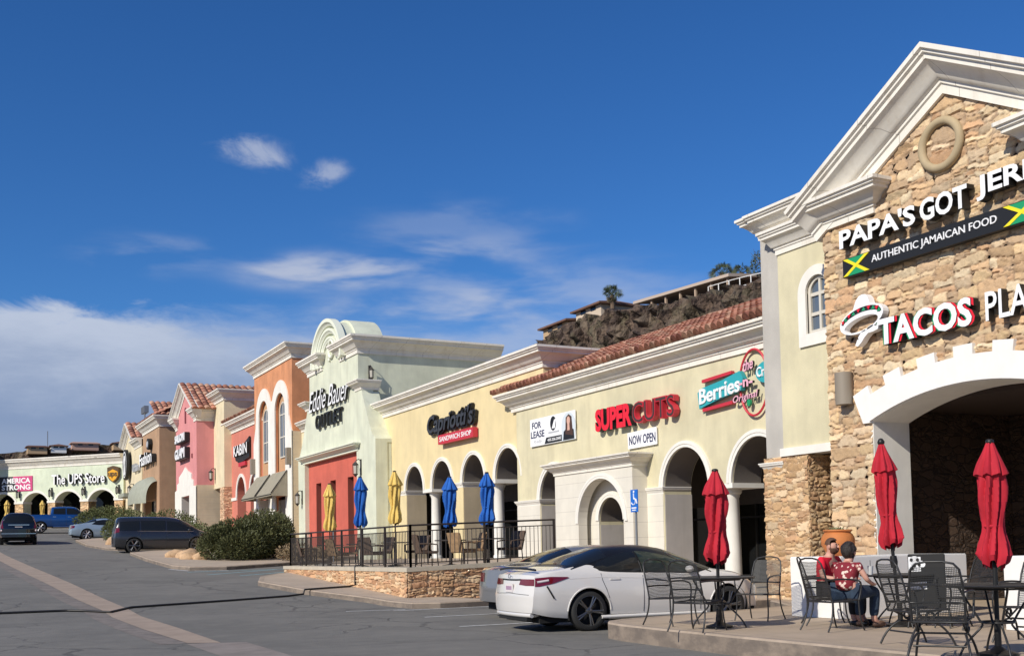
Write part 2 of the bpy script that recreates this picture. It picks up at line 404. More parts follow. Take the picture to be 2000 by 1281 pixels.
GY = [0, 18, 26, 37, 48, 59, 70, 80, 90, 110, 150, 400]; GZ = [0, 0, .08, .64, 1.12, 1.63, 2.25, 2.85, 3.4, 4.3, 5.5, 8]
def gz(y):
    if y <= GY[0]: return 0.0
    for i in range(len(GY)-1):
        if y <= GY[i+1]:
            t = (y-GY[i])/(GY[i+1]-GY[i]); return GZ[i]+t*(GZ[i+1]-GZ[i])
    return GZ[-1]

# ------------------------------------------------------------------ ground
def asphalt_fn(t, b, pos, c):
    n1 = t.noise(pos, .35, 5, .6); n2 = t.noise(pos, 2.2, 5, .65); n3 = t.noise(pos, 60, 3, .7)
    st = t.noise(t.scale(pos, (.22, 3.2, 1)), 1.2, 4, .6)          # traffic-worn streaks along the lanes
    col = t.mix(t.ss(n1, .35, .68), (.140, .134, .120), (.180, .171, .152))
    col = t.mix(t.m('MULTIPLY', t.ss(n2, .42, .7), .35), col, (.225, .212, .184))
    col = t.mix(t.m('MULTIPLY', t.ss(st, .50, .72), .30), col, (.112, .107, .096))
    col = t.mix(t.m('MULTIPLY', t.ss(n3, .55, .75), .22), col, (.29, .28, .26))
    wob = t.new('ShaderNodeTexNoise'); t.put(wob.inputs['Vector'], pos); wob.inputs['Scale'].default_value = 1.1; wob.inputs['Detail'].default_value = 4
    wv = t.new('ShaderNodeVectorMath'); wv.operation = 'MULTIPLY_ADD'; t.l.new(wob.outputs['Color'], wv.inputs[0]); wv.inputs[1].default_value = (.9, .9, 0); t.l.new(pos, wv.inputs[2])
    v = t.new('ShaderNodeTexVoronoi', feature='DISTANCE_TO_EDGE'); t.put(v.inputs['Vector'], t.scale(wv.outputs[0], (.42, .42, 0))); v.inputs['Scale'].default_value = 1
    gate = t.ss(t.noise(pos, .16, 2, .5), .44, .56)
    crack = t.m('MULTIPLY', t.m('SUBTRACT', 1.0, t.ss(v.outputs['Distance'], .006, .022)), gate)
    col = t.mix(t.m('MULTIPLY', crack, .5), col, (.045, .043, .040))
    stain = t.ss(t.noise(pos, .9, 3, .5), .66, .74)
    col = t.mix(t.m('MULTIPLY', stain, .5), col, (.10, .096, .088))
    spot = t.ss(t.noise(pos, 3.1, 2, .5), .70, .76); col = t.mix(t.m('MULTIPLY', spot, .45), col, (.07, .066, .06))
    bn = t.new('ShaderNodeBump'); bn.inputs['Strength'].default_value = .5; bn.inputs['Distance'].default_value = .012
    t.l.new(t.m('ADD', n3, t.m('MULTIPLY', crack, -2.0)), bn.inputs['Height']); t.l.new(bn.outputs[0], b.inputs['Normal'])
    return col
M_asph = mat('asphalt', None, .92, fn=asphalt_fn)
def ground():
    xs = [-900, -300, -120, -60, -30, -15, -8, -4, 0, 2, 4, 6, 8, 10, 12, 15, 20, 30, 60, 140, 300, 900]
    ys = [-600, -120, -30, 0]+[i*2.0 for i in range(1, 76)]+[180, 250, 400, 900, 3000]
    mb = MB(); n = len(xs)
    mb.v = [(x, y, gz(y)) for y in ys for x in xs]
    mb.f = [(j*n+i, j*n+i+1, (j+1)*n+i+1, (j+1)*n+i) for j in range(len(ys)-1) for i in range(n-1)]; mb.mi = [0]*len(mb.f)
    struct('ground', mb, M_asph)
ground()
def ribbon(name, left, right, dz, m, n=40):
    """a strip lying on the ground between two (x,y) polylines of equal length"""
    mb = MB(); vs = []
    for i in range(len(left)-1):
        for k in range(n):
            t = k/n
            for (A, B) in ((left[i], left[i+1]), (right[i], right[i+1])):
                x = A[0]+(B[0]-A[0])*t; y = A[1]+(B[1]-A[1])*t; vs.append((x, y, gz(y)+dz))
    for P in (left[-1], right[-1]): vs.append((P[0], P[1], gz(P[1])+dz))
    q = len(vs)//2
    mb.add(vs, [(2*i, 2*i+1, 2*i+3, 2*i+2) for i in range(q-1)])
    return struct(name, mb, m)
M_gut = mat('gutter_concrete', (.34, .265, .205), .9, var=.12, vscale=1.5, bump=.3, bscale=25)
M_gut2 = mat('gutter_edge_worn', (.19, .165, .145), .92, var=.25, vscale=2.5, bump=.3, bscale=25)
GL = [(3.58, 18.48), (3.45, 22), (3.42, 27.8), (3.2, 31), (2.75, 42), (2.3, 54), (1.9, 66), (1.2, 100)]
GR = [(4.06, 18.2), (4.08, 22), (4.02, 27.8), (3.85, 31), (3.45, 42), (3.0, 54), (2.6, 66), (1.9, 100)]
ribbon('gutter', GL, GR, .008, M_gut)
ribbon('gutter_margin', [(x-.42, y) for x, y in GL], [(x-.004, y) for x, y in GL], .004, M_gut2)
ribbon('gutter_apron', [(3.45, 6), (3.5, 12), (3.55, 18.42)], [(4.25, 6), (4.3, 12), (4.45, 18.1)], .004, mat('apron_concrete', (.24, .205, .18), .92, var=.2, vscale=1.2, bump=.3, bscale=20))

def slab(name, pts, z, depth, m, mk, kerb=.16, zf=None):
    """a raised pavement: top sheet inside a kerb of real height; zf gives z along y when the pavement follows the ground"""
    zt = (lambda x, y: zf(x, y)) if zf else (lambda x, y: z)
    bm = bmesh.new(); vs = [bm.verts.new((p[0], p[1], 0)) for p in pts]; f = bm.faces.new(vs); f.normal_update()
    if f.normal.z < 0: pts = pts[::-1]
    bm.free()
    n = len(pts); P = [Vector(p) for p in pts]; ins = []
    for i in range(n):
        d1 = (P[i]-P[i-1]).normalized(); d2 = (P[(i+1) % n]-P[i]).normalized()
        n1 = Vector((-d1.y, d1.x)); n2 = Vector((-d2.y, d2.x)); mm = (n1+n2)/max(.35, 1+n1.dot(n2)); ins.append(P[i]+mm*kerb)
    mb = MB(); vs = []
    for i in range(n):
        a, b2 = P[i], ins[i]
        c = a+(b2-a)*.15
        vs += [(a.x, a.y, zt(a.x, a.y)-depth), (a.x, a.y, zt(a.x, a.y)-.025), (c.x, c.y, zt(c.x, c.y)), (b2.x, b2.y, zt(b2.x, b2.y))]
    fs = []
    for i in range(n):
        j = (i+1) % n
        for k in range(3): fs.append((i*4+k, j*4+k, j*4+k+1, i*4+k+1))
    mb.add(vs, fs); struct('kerb', mb, mk)
    mb = MB()
    tri = tessellate_polygon([[Vector((p.x, p.y, 0)) for p in ins]])
    mb.add([(p.x, p.y, zt(p.x, p.y)-.002) for p in ins], [tuple(t) for t in tri])
    return struct(name, mb, m)
def fine(pts, step=1.0):
    out = []
    for i in range(len(pts)):
        a = Vector(pts[i]); b2 = Vector(pts[(i+1) % len(pts)]); k = max(1, int((b2-a).length/step))
        out += [tuple(a+(b2-a)*j/k) for j in range(k)]
    return out
# near dining terrace in front of the stone gable
def patio_fn(t, b, pos, c):
    sp = t.new('ShaderNodeSeparateXYZ'); t.l.new(pos, sp.inputs[0])
    k1 = t.m('LESS_THAN', t.m('FRACT', t.m('DIVIDE', sp.outputs[0], 1.9)), .008); k2 = t.m('LESS_THAN', t.m('FRACT', t.m('DIVIDE', sp.outputs[1], 1.9)), .008)
    st = t.ss(t.noise(pos, 1.4, 4, .6), .52, .72)
    c = t.mix(t.m('MULTIPLY', st, .35), c, (.31, .235, .165))
    return t.mix(t.m('MULTIPLY', t.m('MAXIMUM', k1, k2), .5), c, (.15, .12, .095))
M_patio = mat('patio_concrete', (.43, .335, .24), .88, var=.12, vscale=.7, bump=.2, bscale=30, fn=patio_fn)
slab('patio_pavement', [(9.2, -12), (9.15, 5), (9.12, 11.5), (9.16, 13.2), (9.22, 14.3), (9.33, 14.85), (9.55, 15.2), (9.95, 15.42), (11.37, 15.72), (13.6, 16.25), (14.6, 16.6), (15.6, 18.4), (26, 18.4), (26, -12)], .25, .27, M_patio, M_kerb)
# walk along the pale yellow arcade
slab('walkway', [(14.3, 18.55), (26, 18.55), (26, 33.3), (14.4, 33.3), (14.3, 26)], .27, .27, M_conc, M_kerb, zf=lambda x, y: .27+max(0, (y-20)*.012))
# small pavement nose beside the retaining wall, then the planted islands up the slope
gi = lambda dz: (lambda x, y: gz(y)+dz)
slab('corner_pavement', fine([(10.55, 24.2), (9.95, 24.5), (9.75, 27), (9.0, 30), (8.62, 33.6), (9.2, 35.6), (10.2, 37), (11.2, 37.6), (11.4, 26.6), (12.6, 24.4)]), 0, .2, M_conc, M_kerb, zf=gi(.14))
slab('island_pavement', fine([(7.9, 43.6), (8.3, 42.3), (9.6, 42.0), (12.8, 44.2), (14.5, 45.2), (15.8, 47), (15.8, 58.2), (9.8, 58.2), (8.2, 56.2), (7.95, 50)]), 0, .2, M_conc, M_kerb, zf=gi(.14))
slab('far_pavement', fine([(7.8, 62), (8.3, 61.0), (14.8, 61.2), (15, 73), (9.2, 74.5), (7.4, 72.5), (7.3, 66)]), 0, .2, M_conc, M_kerb, zf=gi(.14))
slab('shopfront_pavement', fine([(14.2, 48), (24, 48), (24, 104), (13.6, 104), (11.5, 92), (13.0, 78)], 3), 0, .2, M_conc, M_kerb, zf=gi(.15))
slab('end_pavement', fine([(11.5, 100), (13.6, 104), (2, 122), (-6, 126), (-7.5, 122.5), (1, 117)], 3), 0, .2, M_conc, M_kerb, zf=gi(.15))
# painted stall lines
def stripe(x0, y0, x1, y1, w, m):
    d = Vector((x1-x0, y1-y0)).normalized(); nn = Vector((-d.y, d.x))*w/2
    A = Vector((x0, y0)); B = Vector((x1, y1))
    ribbon('stall_marking', [tuple(A+nn), tuple(B+nn)], [tuple(A-nn), tuple(B-nn)], .006, m, 8)
for (a, b2, c, d) in ((8.6, 18.85, 14.0, 18.85), (9.05, 21.6, 14.0, 21.6), (9.3, 24.05, 12.4, 24.05), (8.35, 24.6, 9.7, 24.3)): stripe(a, b2, c, d, .1, M_paint_w)
for (a, b2, c, d) in ((8.3, 39.3, 12.6, 42.4), (9.2, 38.3, 13.4, 41.2), (8.0, 41.2, 11.6, 41.6)): stripe(a, b2, c, d, .12, M_paint_b)
for (a, b2, c, d) in ((7.75, 43.4, 8.2, 42.0), (8.4, 41.9, 9.6, 41.7)): stripe(a, b2, c, d, .12, M_paint_w)
# ------------------------------------------------------------------ building helpers
CP = [(0, 0), (.10, 0), (.10, .20), (.17, .225), (.17, .30), (.29, .33), (.36, .40), (.50, .53), (.66, .63), (.80, .67), (.80, .77), (.90, .80), (.90, .86), (1.0, .885), (1.0, 1.0), (-.5, 1.0), (-.5, 0)]
def cprof(p, h): return [(o*p, e*h) for o, e in CP]
def cornice(root, path, z0, p, h, m=None, name='cornice', label=None):
    mb = MB(); mb.sweep(path, cprof(p, h), lambda a, b, e: (a, b, z0+e))
    return part(name, mb, m or M_white, root, 35, label)
def arch_pts(yc, r, zs, rise, n=20, seg=None):
    """from +y side over the crown to the -y side"""
    return [(yc+r*math.cos(PI*i/n), zs+rise*math.sin(PI*i/n)) for i in range(n+1)]
def seg_pts(yc, r, zs, rise, n=20):
    rad = (r*r+rise*rise)/(2*rise); a = math.asin(min(1, r/rad)); zc = zs+rise-rad
    return [(yc+rad*math.sin(a-2*a*i/n), zc+rad*math.cos(a-2*a*i/n)) for i in range(n+1)]
def outline(top, zb, bites):
    """wall face: top polyline from low y to high y, foot at zb, bites = lists of (y,z) from high y to low y"""
    pts = list(top)
    pts.append((top[-1][0], zb))
    for bt in sorted(bites, key=lambda q: -q[0][0]):
        pts.append((bt[0][0], zb)); pts += bt; pts.append((bt[-1][0], zb))
    pts.append((top[0][0], zb))
    return pts
def archtrim(root, pts, X, w=.16, o=.06, m=None, name='arch_trim'):
    mb = MB(); path = pts[::-1]              # low y first so that the left normal points outwards from the arch
    d = Vector(path[1])-Vector(path[0])
    mb.sweep(path, [(0, 0), (0, o*.75), (w*.45, o*.75), (w*.5, o), (w, o), (w, 0)], lambda a, b, e: (X-e, a, b))
    return part(name, mb, m or M_arch, root, 35)
def gable_trim(root, path, X, p, h, name='raking_cornice'):
    mb = MB(); mb.sweep(path, [(e*h, o*p) for o, e in CP], lambda a, b, e: (X-e, a, b))
    return part(name, mb, M_white, root, 35)
def arch_lining(root, pts, X, zb, d0=.0, d1=.9, jamb=None, name='arch_lining', both=True):
    """taupe soffit over the spring line and painted jamb below it on the far side"""
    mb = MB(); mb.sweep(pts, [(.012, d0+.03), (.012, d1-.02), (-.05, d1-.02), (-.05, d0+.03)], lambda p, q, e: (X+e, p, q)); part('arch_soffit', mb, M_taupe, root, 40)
    if jamb is not None:
        y = pts[0][0]; mb = MB(); mb.box(X+d0+.02, X+d1+.01, y-.014, y+.05, zb, pts[0][1]-.12); part('jamb', mb, jamb, root)
def column(root, x, y, z0, z1, r=.2):
    h = z1-z0
    mb = MB(); mb.lathe([(r*1.35, 0), (r*1.35, .12), (r*1.2, .16), (r*1.2, .2), (r*1.02, .24), (r*1.0, h*.4), (r*.90, h-.24), (r*1.0, h-.2), (r*1.0, h-.16), (r*1.25, h-.1), (r*1.25, h)], x, y, z0, 24)
    return part('column', mb, M_arch, root, 40)
def window_arched(root, X, yc, hw, z0, zs, depth=.06, pane=None, bars=1, cross=None):
    pts = [(yc+hw, z0)]+arch_pts(yc, hw, zs, hw, 16)+[(yc-hw, z0)]
    t = .07
    inn = [(yc+hw-t, z0+t)]+arch_pts(yc, hw-t, zs, hw-t, 16)+[(yc-hw+t, z0+t)]
    mb = MB(); mb.prism(pts, [inn[::-1]], FX(X), -depth, depth)
    mb.box(X-depth*.8, X+depth*.8, yc-.03, yc+.03, z0+t, zs+hw-t)
    for z in (cross or [zs]): mb.box(X-depth*.75, X+depth*.75, yc-hw+t, yc+hw-t, z-.035, z+.035)
    w = part('window', mb, M_frame, root)
    mb = MB(); mb.prism(inn, [], FX(X), .0, .02)
    g = part('pane', mb, pane or M_pane, w)
    g.location = (0, 0, 0)
    return w
def text_mesh(body, bold=0.0, shear=0.0, sp=1.0):
    c = bpy.data.curves.new('lettering', 'FONT'); c.body = body; c.size = 1; c.offset = bold; c.shear = shear; c.space_character = sp; c.extrude = .5; c.fill_mode = 'BOTH'; c.resolution_u = 3
    o = bpy.data.objects.new('lettering', c); COL.objects.link(o)
    bpy.context.view_layer.update()
    me = bpy.data.meshes.new_from_object(o.evaluated_get(bpy.context.evaluated_depsgraph_get()))
    vs = [v.co.copy() for v in me.vertices]; fs = [tuple(p.vertices) for p in me.polygons]
    bpy.data.objects.remove(o); bpy.data.curves.remove(c); bpy.data.meshes.remove(me)
    xs = [v.x for v in vs]; ys = [v.y for v in vs]; x0, x1, y0, y1 = min(xs), max(xs), min(ys), max(ys)
    return [((v.x-x0)/(x1-x0), (v.y-y0)/(y1-y0), v.z+.5) for v in vs], fs
def add_text(mb, body, fn, a0, a1, b0, b1, d0, d1, mf=0, ms=1, bold=0.0, shear=0.0, sp=1.0, rise=0.0):
    """letters from a0 to a1 along the face, b0..b1 high, front at depth d1; mf face material, ms side material"""
    vs, fs = text_mesh(body, bold, shear, sp)
    W = [fn(a0+(a1-a0)*x, b0+(b1-b0)*y+rise*x, d0+(d1-d0)*z) for x, y, z in vs]
    F0 = []; F1 = []
    for f in fs:
        if all(vs[i][2] > .95 for i in f): F0.append(f)
        else: F1.append(f)
    mb.add(W, F0+F1, 0)
    k = len(F0)+len(F1)
    mb.mi[-k:] = [mf]*len(F0)+[ms]*len(F1)
    return mb
FT = lambda X: (lambda a, b, d: (X-d, a, b))                  # lettering on a facade: d stands out towards the lot
def slab_sign(mb, X, y0, y1, z0, z1, d0, d1, mi=0): return mb.box(X-d1, X-d0, min(y0, y1), max(y0, y1), z0, z1, mi)
def blob(mb, fn, pts, d0, d1, mi=0): return mb.prism(pts, [], fn, d0, d1, mi)
def ell(yc, zc, ry, rz, n=28, rot=0.0):
    return [(yc+ry*math.cos(2*PI*i/n)*math.cos(rot)-rz*math.sin(2*PI*i/n)*math.sin(rot), zc+ry*math.cos(2*PI*i/n)*math.sin(rot)+rz*math.sin(2*PI*i/n)*math.cos(rot)) for i in range(n)]
def tile_roof(root, y0, y1, xe, ze, xr, zr, name='tile_roof', tw=.24, tl=.40, f=None):
    """barrel tiles: eave (xe,ze) up to ridge (xr,zr), running from y0 to y1; f maps (along, x, z)"""
    f = f or (lambda a, x, z: (x, a, z))
    L = math.hypot(xr-xe, zr-ze); ux, uz = (xr-xe)/L, (zr-ze)/L; nx, nz = -uz, ux
    if nz < 0: nx, nz = -nx, -nz
    nc = max(1, int(L/tl)); ncol = max(1, int((y1-y0)/tw)); sub = 6
    mb = MB(); cols = []
    rnd = random.Random(5)
    for r in range(nc):
        for c in range(ncol):
            s0 = L*r/nc-.05; s1 = L*(r+1)/nc; base = (.45, .20, .13)
            q = rnd.random(); k = .72+.5*rnd.random()
            if q < .22: base = (.52, .30, .20)
            elif q < .36: base = (.27, .105, .072)
            cc = tuple(x*k for x in base)
            vs = []
            jit = rnd.uniform(-.012, .012)
            for j in range(sub+1):
                a = y0+(y1-y0)*(c+j/sub)/ncol; hgt = .125*abs(math.sin(PI*j/sub))**.7
                for (s, lift) in ((s0, .055), (s1, .0)):
                    hh = hgt+lift+jit; vs.append(f(a, xe+ux*s+nx*hh, ze+uz*s+nz*hh))
            for j in range(sub+1):                                   # front lip of each tile
                a = y0+(y1-y0)*(c+j/sub)/ncol; hh = .0; vs.append(f(a, xe+ux*(s0+.10)+nx*hh, ze+uz*(s0+.10)-.02))
            fs = [(2*j, 2*j+2, 2*j+3, 2*j+1) for j in range(sub)]+[(2*j, 2*(sub+1)+j, 2*(sub+1)+j+1, 2*j+2) for j in range(sub)]
            mb.add(vs, fs); cols += [cc]*len(fs)
    me = mb.mesh(name, M_tile)
    at = me.color_attributes.new('tile', 'FLOAT_COLOR', 'CORNER')
    for p in me.polygons:
        for li in p.loop_indices: at.data[li].color = cols[p.index]+(1,)
    return link(name, me, root)
def veneer(root, name, fn, w, h, inside, seed, size=(.32, .12), cell=.025, relief=.038, cols=None, label=None):
    """ledgestone laid stone by stone: irregular courses, each stone with its own tint, set-out and tilt; fn(u, v, d) -> xyz"""
    import numpy as np
    rg = np.random.default_rng(seed); rnd = random.Random(seed)
    cols = cols or [(.65, .445, .255), (.74, .535, .305), (.79, .60, .375), (.69, .465, .27), (.83, .67, .45), (.63, .395, .225), (.72, .55, .365), (.59, .42, .265)]
    nu, nv = int(w/cell)+1, int(h/cell)+1
    U, V = np.meshgrid(np.arange(nu)*cell, np.arange(nv)*cell)
    # smooth warp so that no joint runs straight
    def field(step):
        a = rg.normal(size=(int(h/step)+3, int(w/step)+3)); x = U/step; y = V/step; i = x.astype(int); j = y.astype(int); fx = x-i; fy = y-j
        fx = fx*fx*(3-2*fx); fy = fy*fy*(3-2*fy)
        return (a[j, i]*(1-fx)+a[j, i+1]*fx)*(1-fy)+(a[j+1, i]*(1-fx)+a[j+1, i+1]*fx)*fy
    Uw = U+.030*field(.16)+.014*field(.06)+.02*field(.4); Vw = V+.022*field(.22)+.012*field(.07)+.025*field(.6)
    rects = []
    def split(x0, x1, y0, y1):
        a, b2 = x1-x0, y1-y0; k = rnd.uniform(.62, 1.55)
        if b2 > size[1]*1.5*k and (b2/size[1] > a/size[0]*.8 or a < size[0]*1.1): s = y0+b2*rnd.uniform(.34, .66); split(x0, x1, y0, s); split(x0, x1, s, y1)
        elif a > size[0]*1.55*k: s = x0+a*rnd.uniform(.32, .68); split(x0, s, y0, y1); split(s, x1, y0, y1)
        elif b2 > size[1]*1.7*k: s = y0+b2*rnd.uniform(.34, .66); split(x0, x1, y0, s); split(x0, x1, s, y1)
        else: rects.append((x0, x1, y0, y1))
    split(-.3, w+.3, -.3, h+.3)
    ID = np.full(U.shape, -1); E = np.zeros(U.shape); TU = np.zeros(U.shape); TV = np.zeros(U.shape)
    for k, (x0, x1, y0, y1) in enumerate(rects):
        i0, i1 = max(0, int((x0-.2)/cell)), min(nu, int((x1+.2)/cell)+1); j0, j1 = max(0, int((y0-.2)/cell)), min(nv, int((y1+.2)/cell)+1)
        if i1 <= i0 or j1 <= j0: continue
        a, b2 = Uw[j0:j1, i0:i1], Vw[j0:j1, i0:i1]; m = (a >= x0) & (a < x1) & (b2 >= y0) & (b2 < y1)
        cut = rnd.uniform(0, .5)*min(x1-x0, y1-y0)
        e = np.minimum(np.minimum(a-x0, x1-a), np.minimum(b2-y0, y1-b2)); e = np.minimum(e, (np.minimum(a-x0, x1-a)+np.minimum(b2-y0, y1-b2)-cut)*.7)
        ID[j0:j1, i0:i1][m] = k; E[j0:j1, i0:i1][m] = e[m]
        TU[j0:j1, i0:i1][m] = ((a-(x0+x1)/2)/(x1-x0))[m]; TV[j0:j1, i0:i1][m] = ((b2-(y0+y1)/2)/(y1-y0))[m]
    n = len(rects); lev = rg.uniform(.1, 1, n+1); tu = rg.normal(0, .5, n+1); tv = rg.normal(-.1, .6, n+1)
    edge = np.clip(E/.017, 0, 1)
    D = relief*(edge*(.45+.5*lev[ID]+tu[ID]*TU+tv[ID]*TV+.14*field(.055)+.10*field(.03)+.12*np.round(field(.09)*1.5)/1.5))
    keep = np.array([[inside(u, v) for u in (np.arange(nu-1)+.5)*cell] for v in (np.arange(nv-1)+.5)*cell])
    pal = np.array(cols); pick = rg.integers(0, len(cols), n+1); lum = rg.uniform(.72, 1.10, (n+1, 1)); C = (pal[pick]*lum)[ID]
    joint = np.clip(E/.014, 0, 1)[..., None]; C = C*joint+np.array((.38, .265, .175))*(1-joint)
    vi = np.full(U.shape, -1); used = np.zeros(U.shape, bool)
    used[:-1, :-1] |= keep; used[1:, :-1] |= keep; used[:-1, 1:] |= keep; used[1:, 1:] |= keep
    vi[used] = np.arange(used.sum())
    vs = [fn(float(u), float(v), float(d)) for u, v, d in zip(U[used], V[used], D[used])]
    j, i = np.nonzero(keep); F = np.stack([vi[j, i], vi[j, i+1], vi[j+1, i+1], vi[j+1, i]], 1)
    me = bpy.data.meshes.new(name); me.from_pydata(vs, [], F.tolist()); me.materials.append(M_ven)
    at = me.color_attributes.new('stone', 'FLOAT_COLOR', 'POINT'); cc = np.concatenate([np.clip(C[used], 0, 1), np.ones((used.sum(), 1))], 1)
    at.data.foreach_set('color', cc.astype(np.float32).ravel())
    me.shade_smooth(); me.set_sharp_from_angle(angle=R(38))
    o = link(name, me, root)
    if label: o['label'] = label
    return o
def lantern(root, x, y, z, nx=-1, ny=0, s=1.0):
    """wall lantern on a bracket; (nx,ny) is the way the wall faces"""
    mb = MB()
    mb.box(-.02*s, .03*s, -.06*s, .06*s, -.28*s, .34*s)
    mb.tube([(0, 0, .26*s), (.10*s, 0, .34*s), (.2*s, 0, .30*s), (.24*s, 0, .22*s)], .018*s, 6)
    mb.lathe([(.02*s, .25*s), (.04*s, .22*s), (.13*s, .13*s), (.12*s, .10*s)], .24*s, 0, 0, 4)
    mb.lathe([(.12*s, -.24*s), (.06*s, -.30*s), (.015*s, -.36*s)], .24*s, 0, 0, 4)
    for i in range(4):
        a = PI*i/2; mb.tube([(.24*s+.1*s*math.cos(a), .1*s*math.sin(a), -.24*s), (.24*s+.11*s*math.cos(a), .11*s*math.sin(a), .11*s)], .012*s, 4)
    ang = math.atan2(ny, nx); M = Matrix.Translation((x, y, z)) @ Matrix.Rotation(ang, 4, 'Z'); mb.xf(M)
    o = part('wall_lantern', mb, M_bronze, root)
    g = MB(); g.lathe([(.07*s, -.23*s), (.085*s, .09*s)], .24*s, 0, 0, 4); g.xf(M)
    q = part('lamp_glass', g, M_lamp, o); q.location = (0, 0, 0)
    return o
def interior(root, x0, x1, y0, y1, z0, z1, back=None):
    """covered walk behind an arcade: shop glazing, ceiling, end walls"""
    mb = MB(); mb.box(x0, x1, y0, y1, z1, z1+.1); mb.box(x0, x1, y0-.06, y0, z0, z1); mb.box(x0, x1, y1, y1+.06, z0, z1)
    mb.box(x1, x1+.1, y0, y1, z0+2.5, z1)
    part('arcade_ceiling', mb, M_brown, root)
    n = max(1, int((y1-y0)/1.6)); mb = MB()
    for i in range(n+1): yy = y0+(y1-y0)*i/n; mb.box(x1-.06, x1-.005, yy-.03, yy+.03, z0, z0+2.5)
    mb.box(x1-.055, x1-.006, y0, y1, z0+2.1, z0+2.16); mb.box(x1-.055, x1-.006, y0, y1, z0, z0+.3)
    fr = part('shopfront_frame', mb, M_black, root)
    mb = MB(); mb.box(x1, x1+.09, y0, y1, z0, z0+2.5)
    part('shop_window', mb, back or M_glass, root)
    mb = MB(); mb.box(x1+.2, x1+9, y0+.05, y1-.05, z0, z1+.6)
    part('shop_volume', mb, M_cream, root)

# ------------------------------------------------------------------ 1 stone gable with the jerk / taco signs
def stone_gable():
    Xs, Xy = 15.15, 16.0; yl, yr, yc = 16.0, 9.95, 12.98
    b = thing('gabled_building', 'tall stone faced building with white gable cornice and wide arch over the terrace', 'building', (Xs, yc, .25))
    # stone front
    a = seg_pts(12.78, 2.12, 3.63, .42, 24)
    peak = 9.03
    wall = outline([(yr, 7.45), (yc, peak), (yl, 7.45)], -.1, [a])
    mb = MB(); mb.prism(wall, [], FX(Xs+.03), 0, .52); part('wall', mb, M_stone, b)
    radw = (2.12**2+.42**2)/.84; zcw = 3.63+.42-radw
    def ins(u, v):
        y, z = yl-u, v-.1
        if z > peak-.555*abs(y-yc)-.0: return False
        return not (abs(y-12.78) < 2.13 and (z < 3.63 or (y-12.78)**2+(z-zcw)**2 < (radw+.02)**2))
    veneer(b, 'stone_facing', lambda u, v, d: (Xs+.03-d, yl-u, v-.1), yl-yr, peak+.15, ins, 3, label='tan ledgestone facing laid in uneven courses')
    mb = MB(); mb.box(Xs+.55, Xs+12, yl-.4, yl, -.1, 7.4); mb.box(Xs+.55, Xs+12, yr, yr+.4, -.1, 7.4); part('side_wall', mb, M_yel, b)
    mb = MB(); mb.prism([(yr, 7.4), (yc, 8.95), (yl, 7.4)], [], FX(Xs+.55), 0.0, 11.4); part('roof', mb, M_tan, b)
    # jamb lining and soffit of the arch (white)
    lin = [(p[0], p[1]) for p in a]
    full = [(12.78+2.12, .25)]+lin+[(12.78-2.12, .25)]
    mb = MB(); mb.sweep(full, [(0.012, -.0), (0.012, .9), (-.06, .9), (-.06, -.0)], lambda p, q, e: (Xs+.02+e, p, q)); part('arch_lining', mb, M_arch, b, 40)
    # stepped white surround
    inner = lin
    outer = []
    n = 13
    rad = (2.12**2+.42**2)/(.84); ang = math.asin(2.12/rad); zc = 3.63+.42-rad
    for i in range(n):
        t0 = ang*1.07-2*ang*1.07*i/n; t1 = ang*1.07-2*ang*1.07*(i+1)/n
        ro = rad+(.62 if i % 2 == 0 else .44)
        outer += [(12.78+ro*math.sin(t0), zc+ro*math.cos(t0)), (12.78+ro*math.sin(t1), zc+ro*math.cos(t1))]
    L = (lin[0][0]+.16, 3.60); Rr = (lin[-1][0]-.16, 3.60)
    sur = [(lin[0][0], 3.60)]+inner+[(lin[-1][0], 3.60), Rr]+outer[::-1]+[L]
    mb = MB(); mb.prism(sur, [], FX(Xs), -.06, .02); part('arch_surround', mb, M_whitew, b, label='white stepped surround over the wide arch')
    # porch behind the arch
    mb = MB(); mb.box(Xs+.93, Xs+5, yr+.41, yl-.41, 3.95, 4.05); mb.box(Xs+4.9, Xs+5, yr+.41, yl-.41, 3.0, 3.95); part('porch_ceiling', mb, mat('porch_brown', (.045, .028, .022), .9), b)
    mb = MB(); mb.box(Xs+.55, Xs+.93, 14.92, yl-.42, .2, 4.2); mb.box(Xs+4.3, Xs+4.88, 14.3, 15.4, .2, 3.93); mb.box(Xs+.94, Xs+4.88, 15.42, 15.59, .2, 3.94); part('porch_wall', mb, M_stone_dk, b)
    mb = MB(); mb.box(Xs+4.8, Xs+4.9, yr+.41, 14.3, .25, 3.0); part('shop_window', mb, M_glass, b)
    mb = MB()
    for y in (14.2, 13.1, 12.0, 11.0): mb.box(Xs+4.72, Xs+4.8, y-.04, y+.04, .25, 3.0)
    mb.box(Xs+4.72, Xs+4.79, yr+.41, 14.3, 2.42, 2.5)
    part('shopfront_frame', mb, mat('frame_brown', (.09, .07, .06), .5), b)
    # raking cornice
    sl = .555; ze = lambda y: peak-sl*abs(y-yc)-.02
    gable_trim(b, [(yr-.75, ze(yr-.75)), (yc, peak-.02), (yl+.12, ze(yl+.12))], Xs, .55, .70)
    # cornice returns
    cornice(b, [(Xs+.8, yl-1.35), (Xs, yl-1.35), (Xs, yl), (Xs+1.2, yl)][0:0] or [(Xs+.05, yl-1.32), (Xs, yl-1.32), (Xs, yl), (Xs+.85, yl)], 7.42, .45, .55, name='cornice_return')
    cornice(b, [(Xs+3, yr), (Xs, yr), (Xs, yr+1.32), (Xs+.05, yr+1.32)], 7.42, .45, .55, name='cornice_return')
    # ring ornament
    mb = MB(); c = (13.08, 8.16); mb.tube([(Xs-.03, c[0]+.40*math.cos(2*PI*i/36), c[1]+.40*math.sin(2*PI*i/36)) for i in range(36)], .075, 10, closed=True)
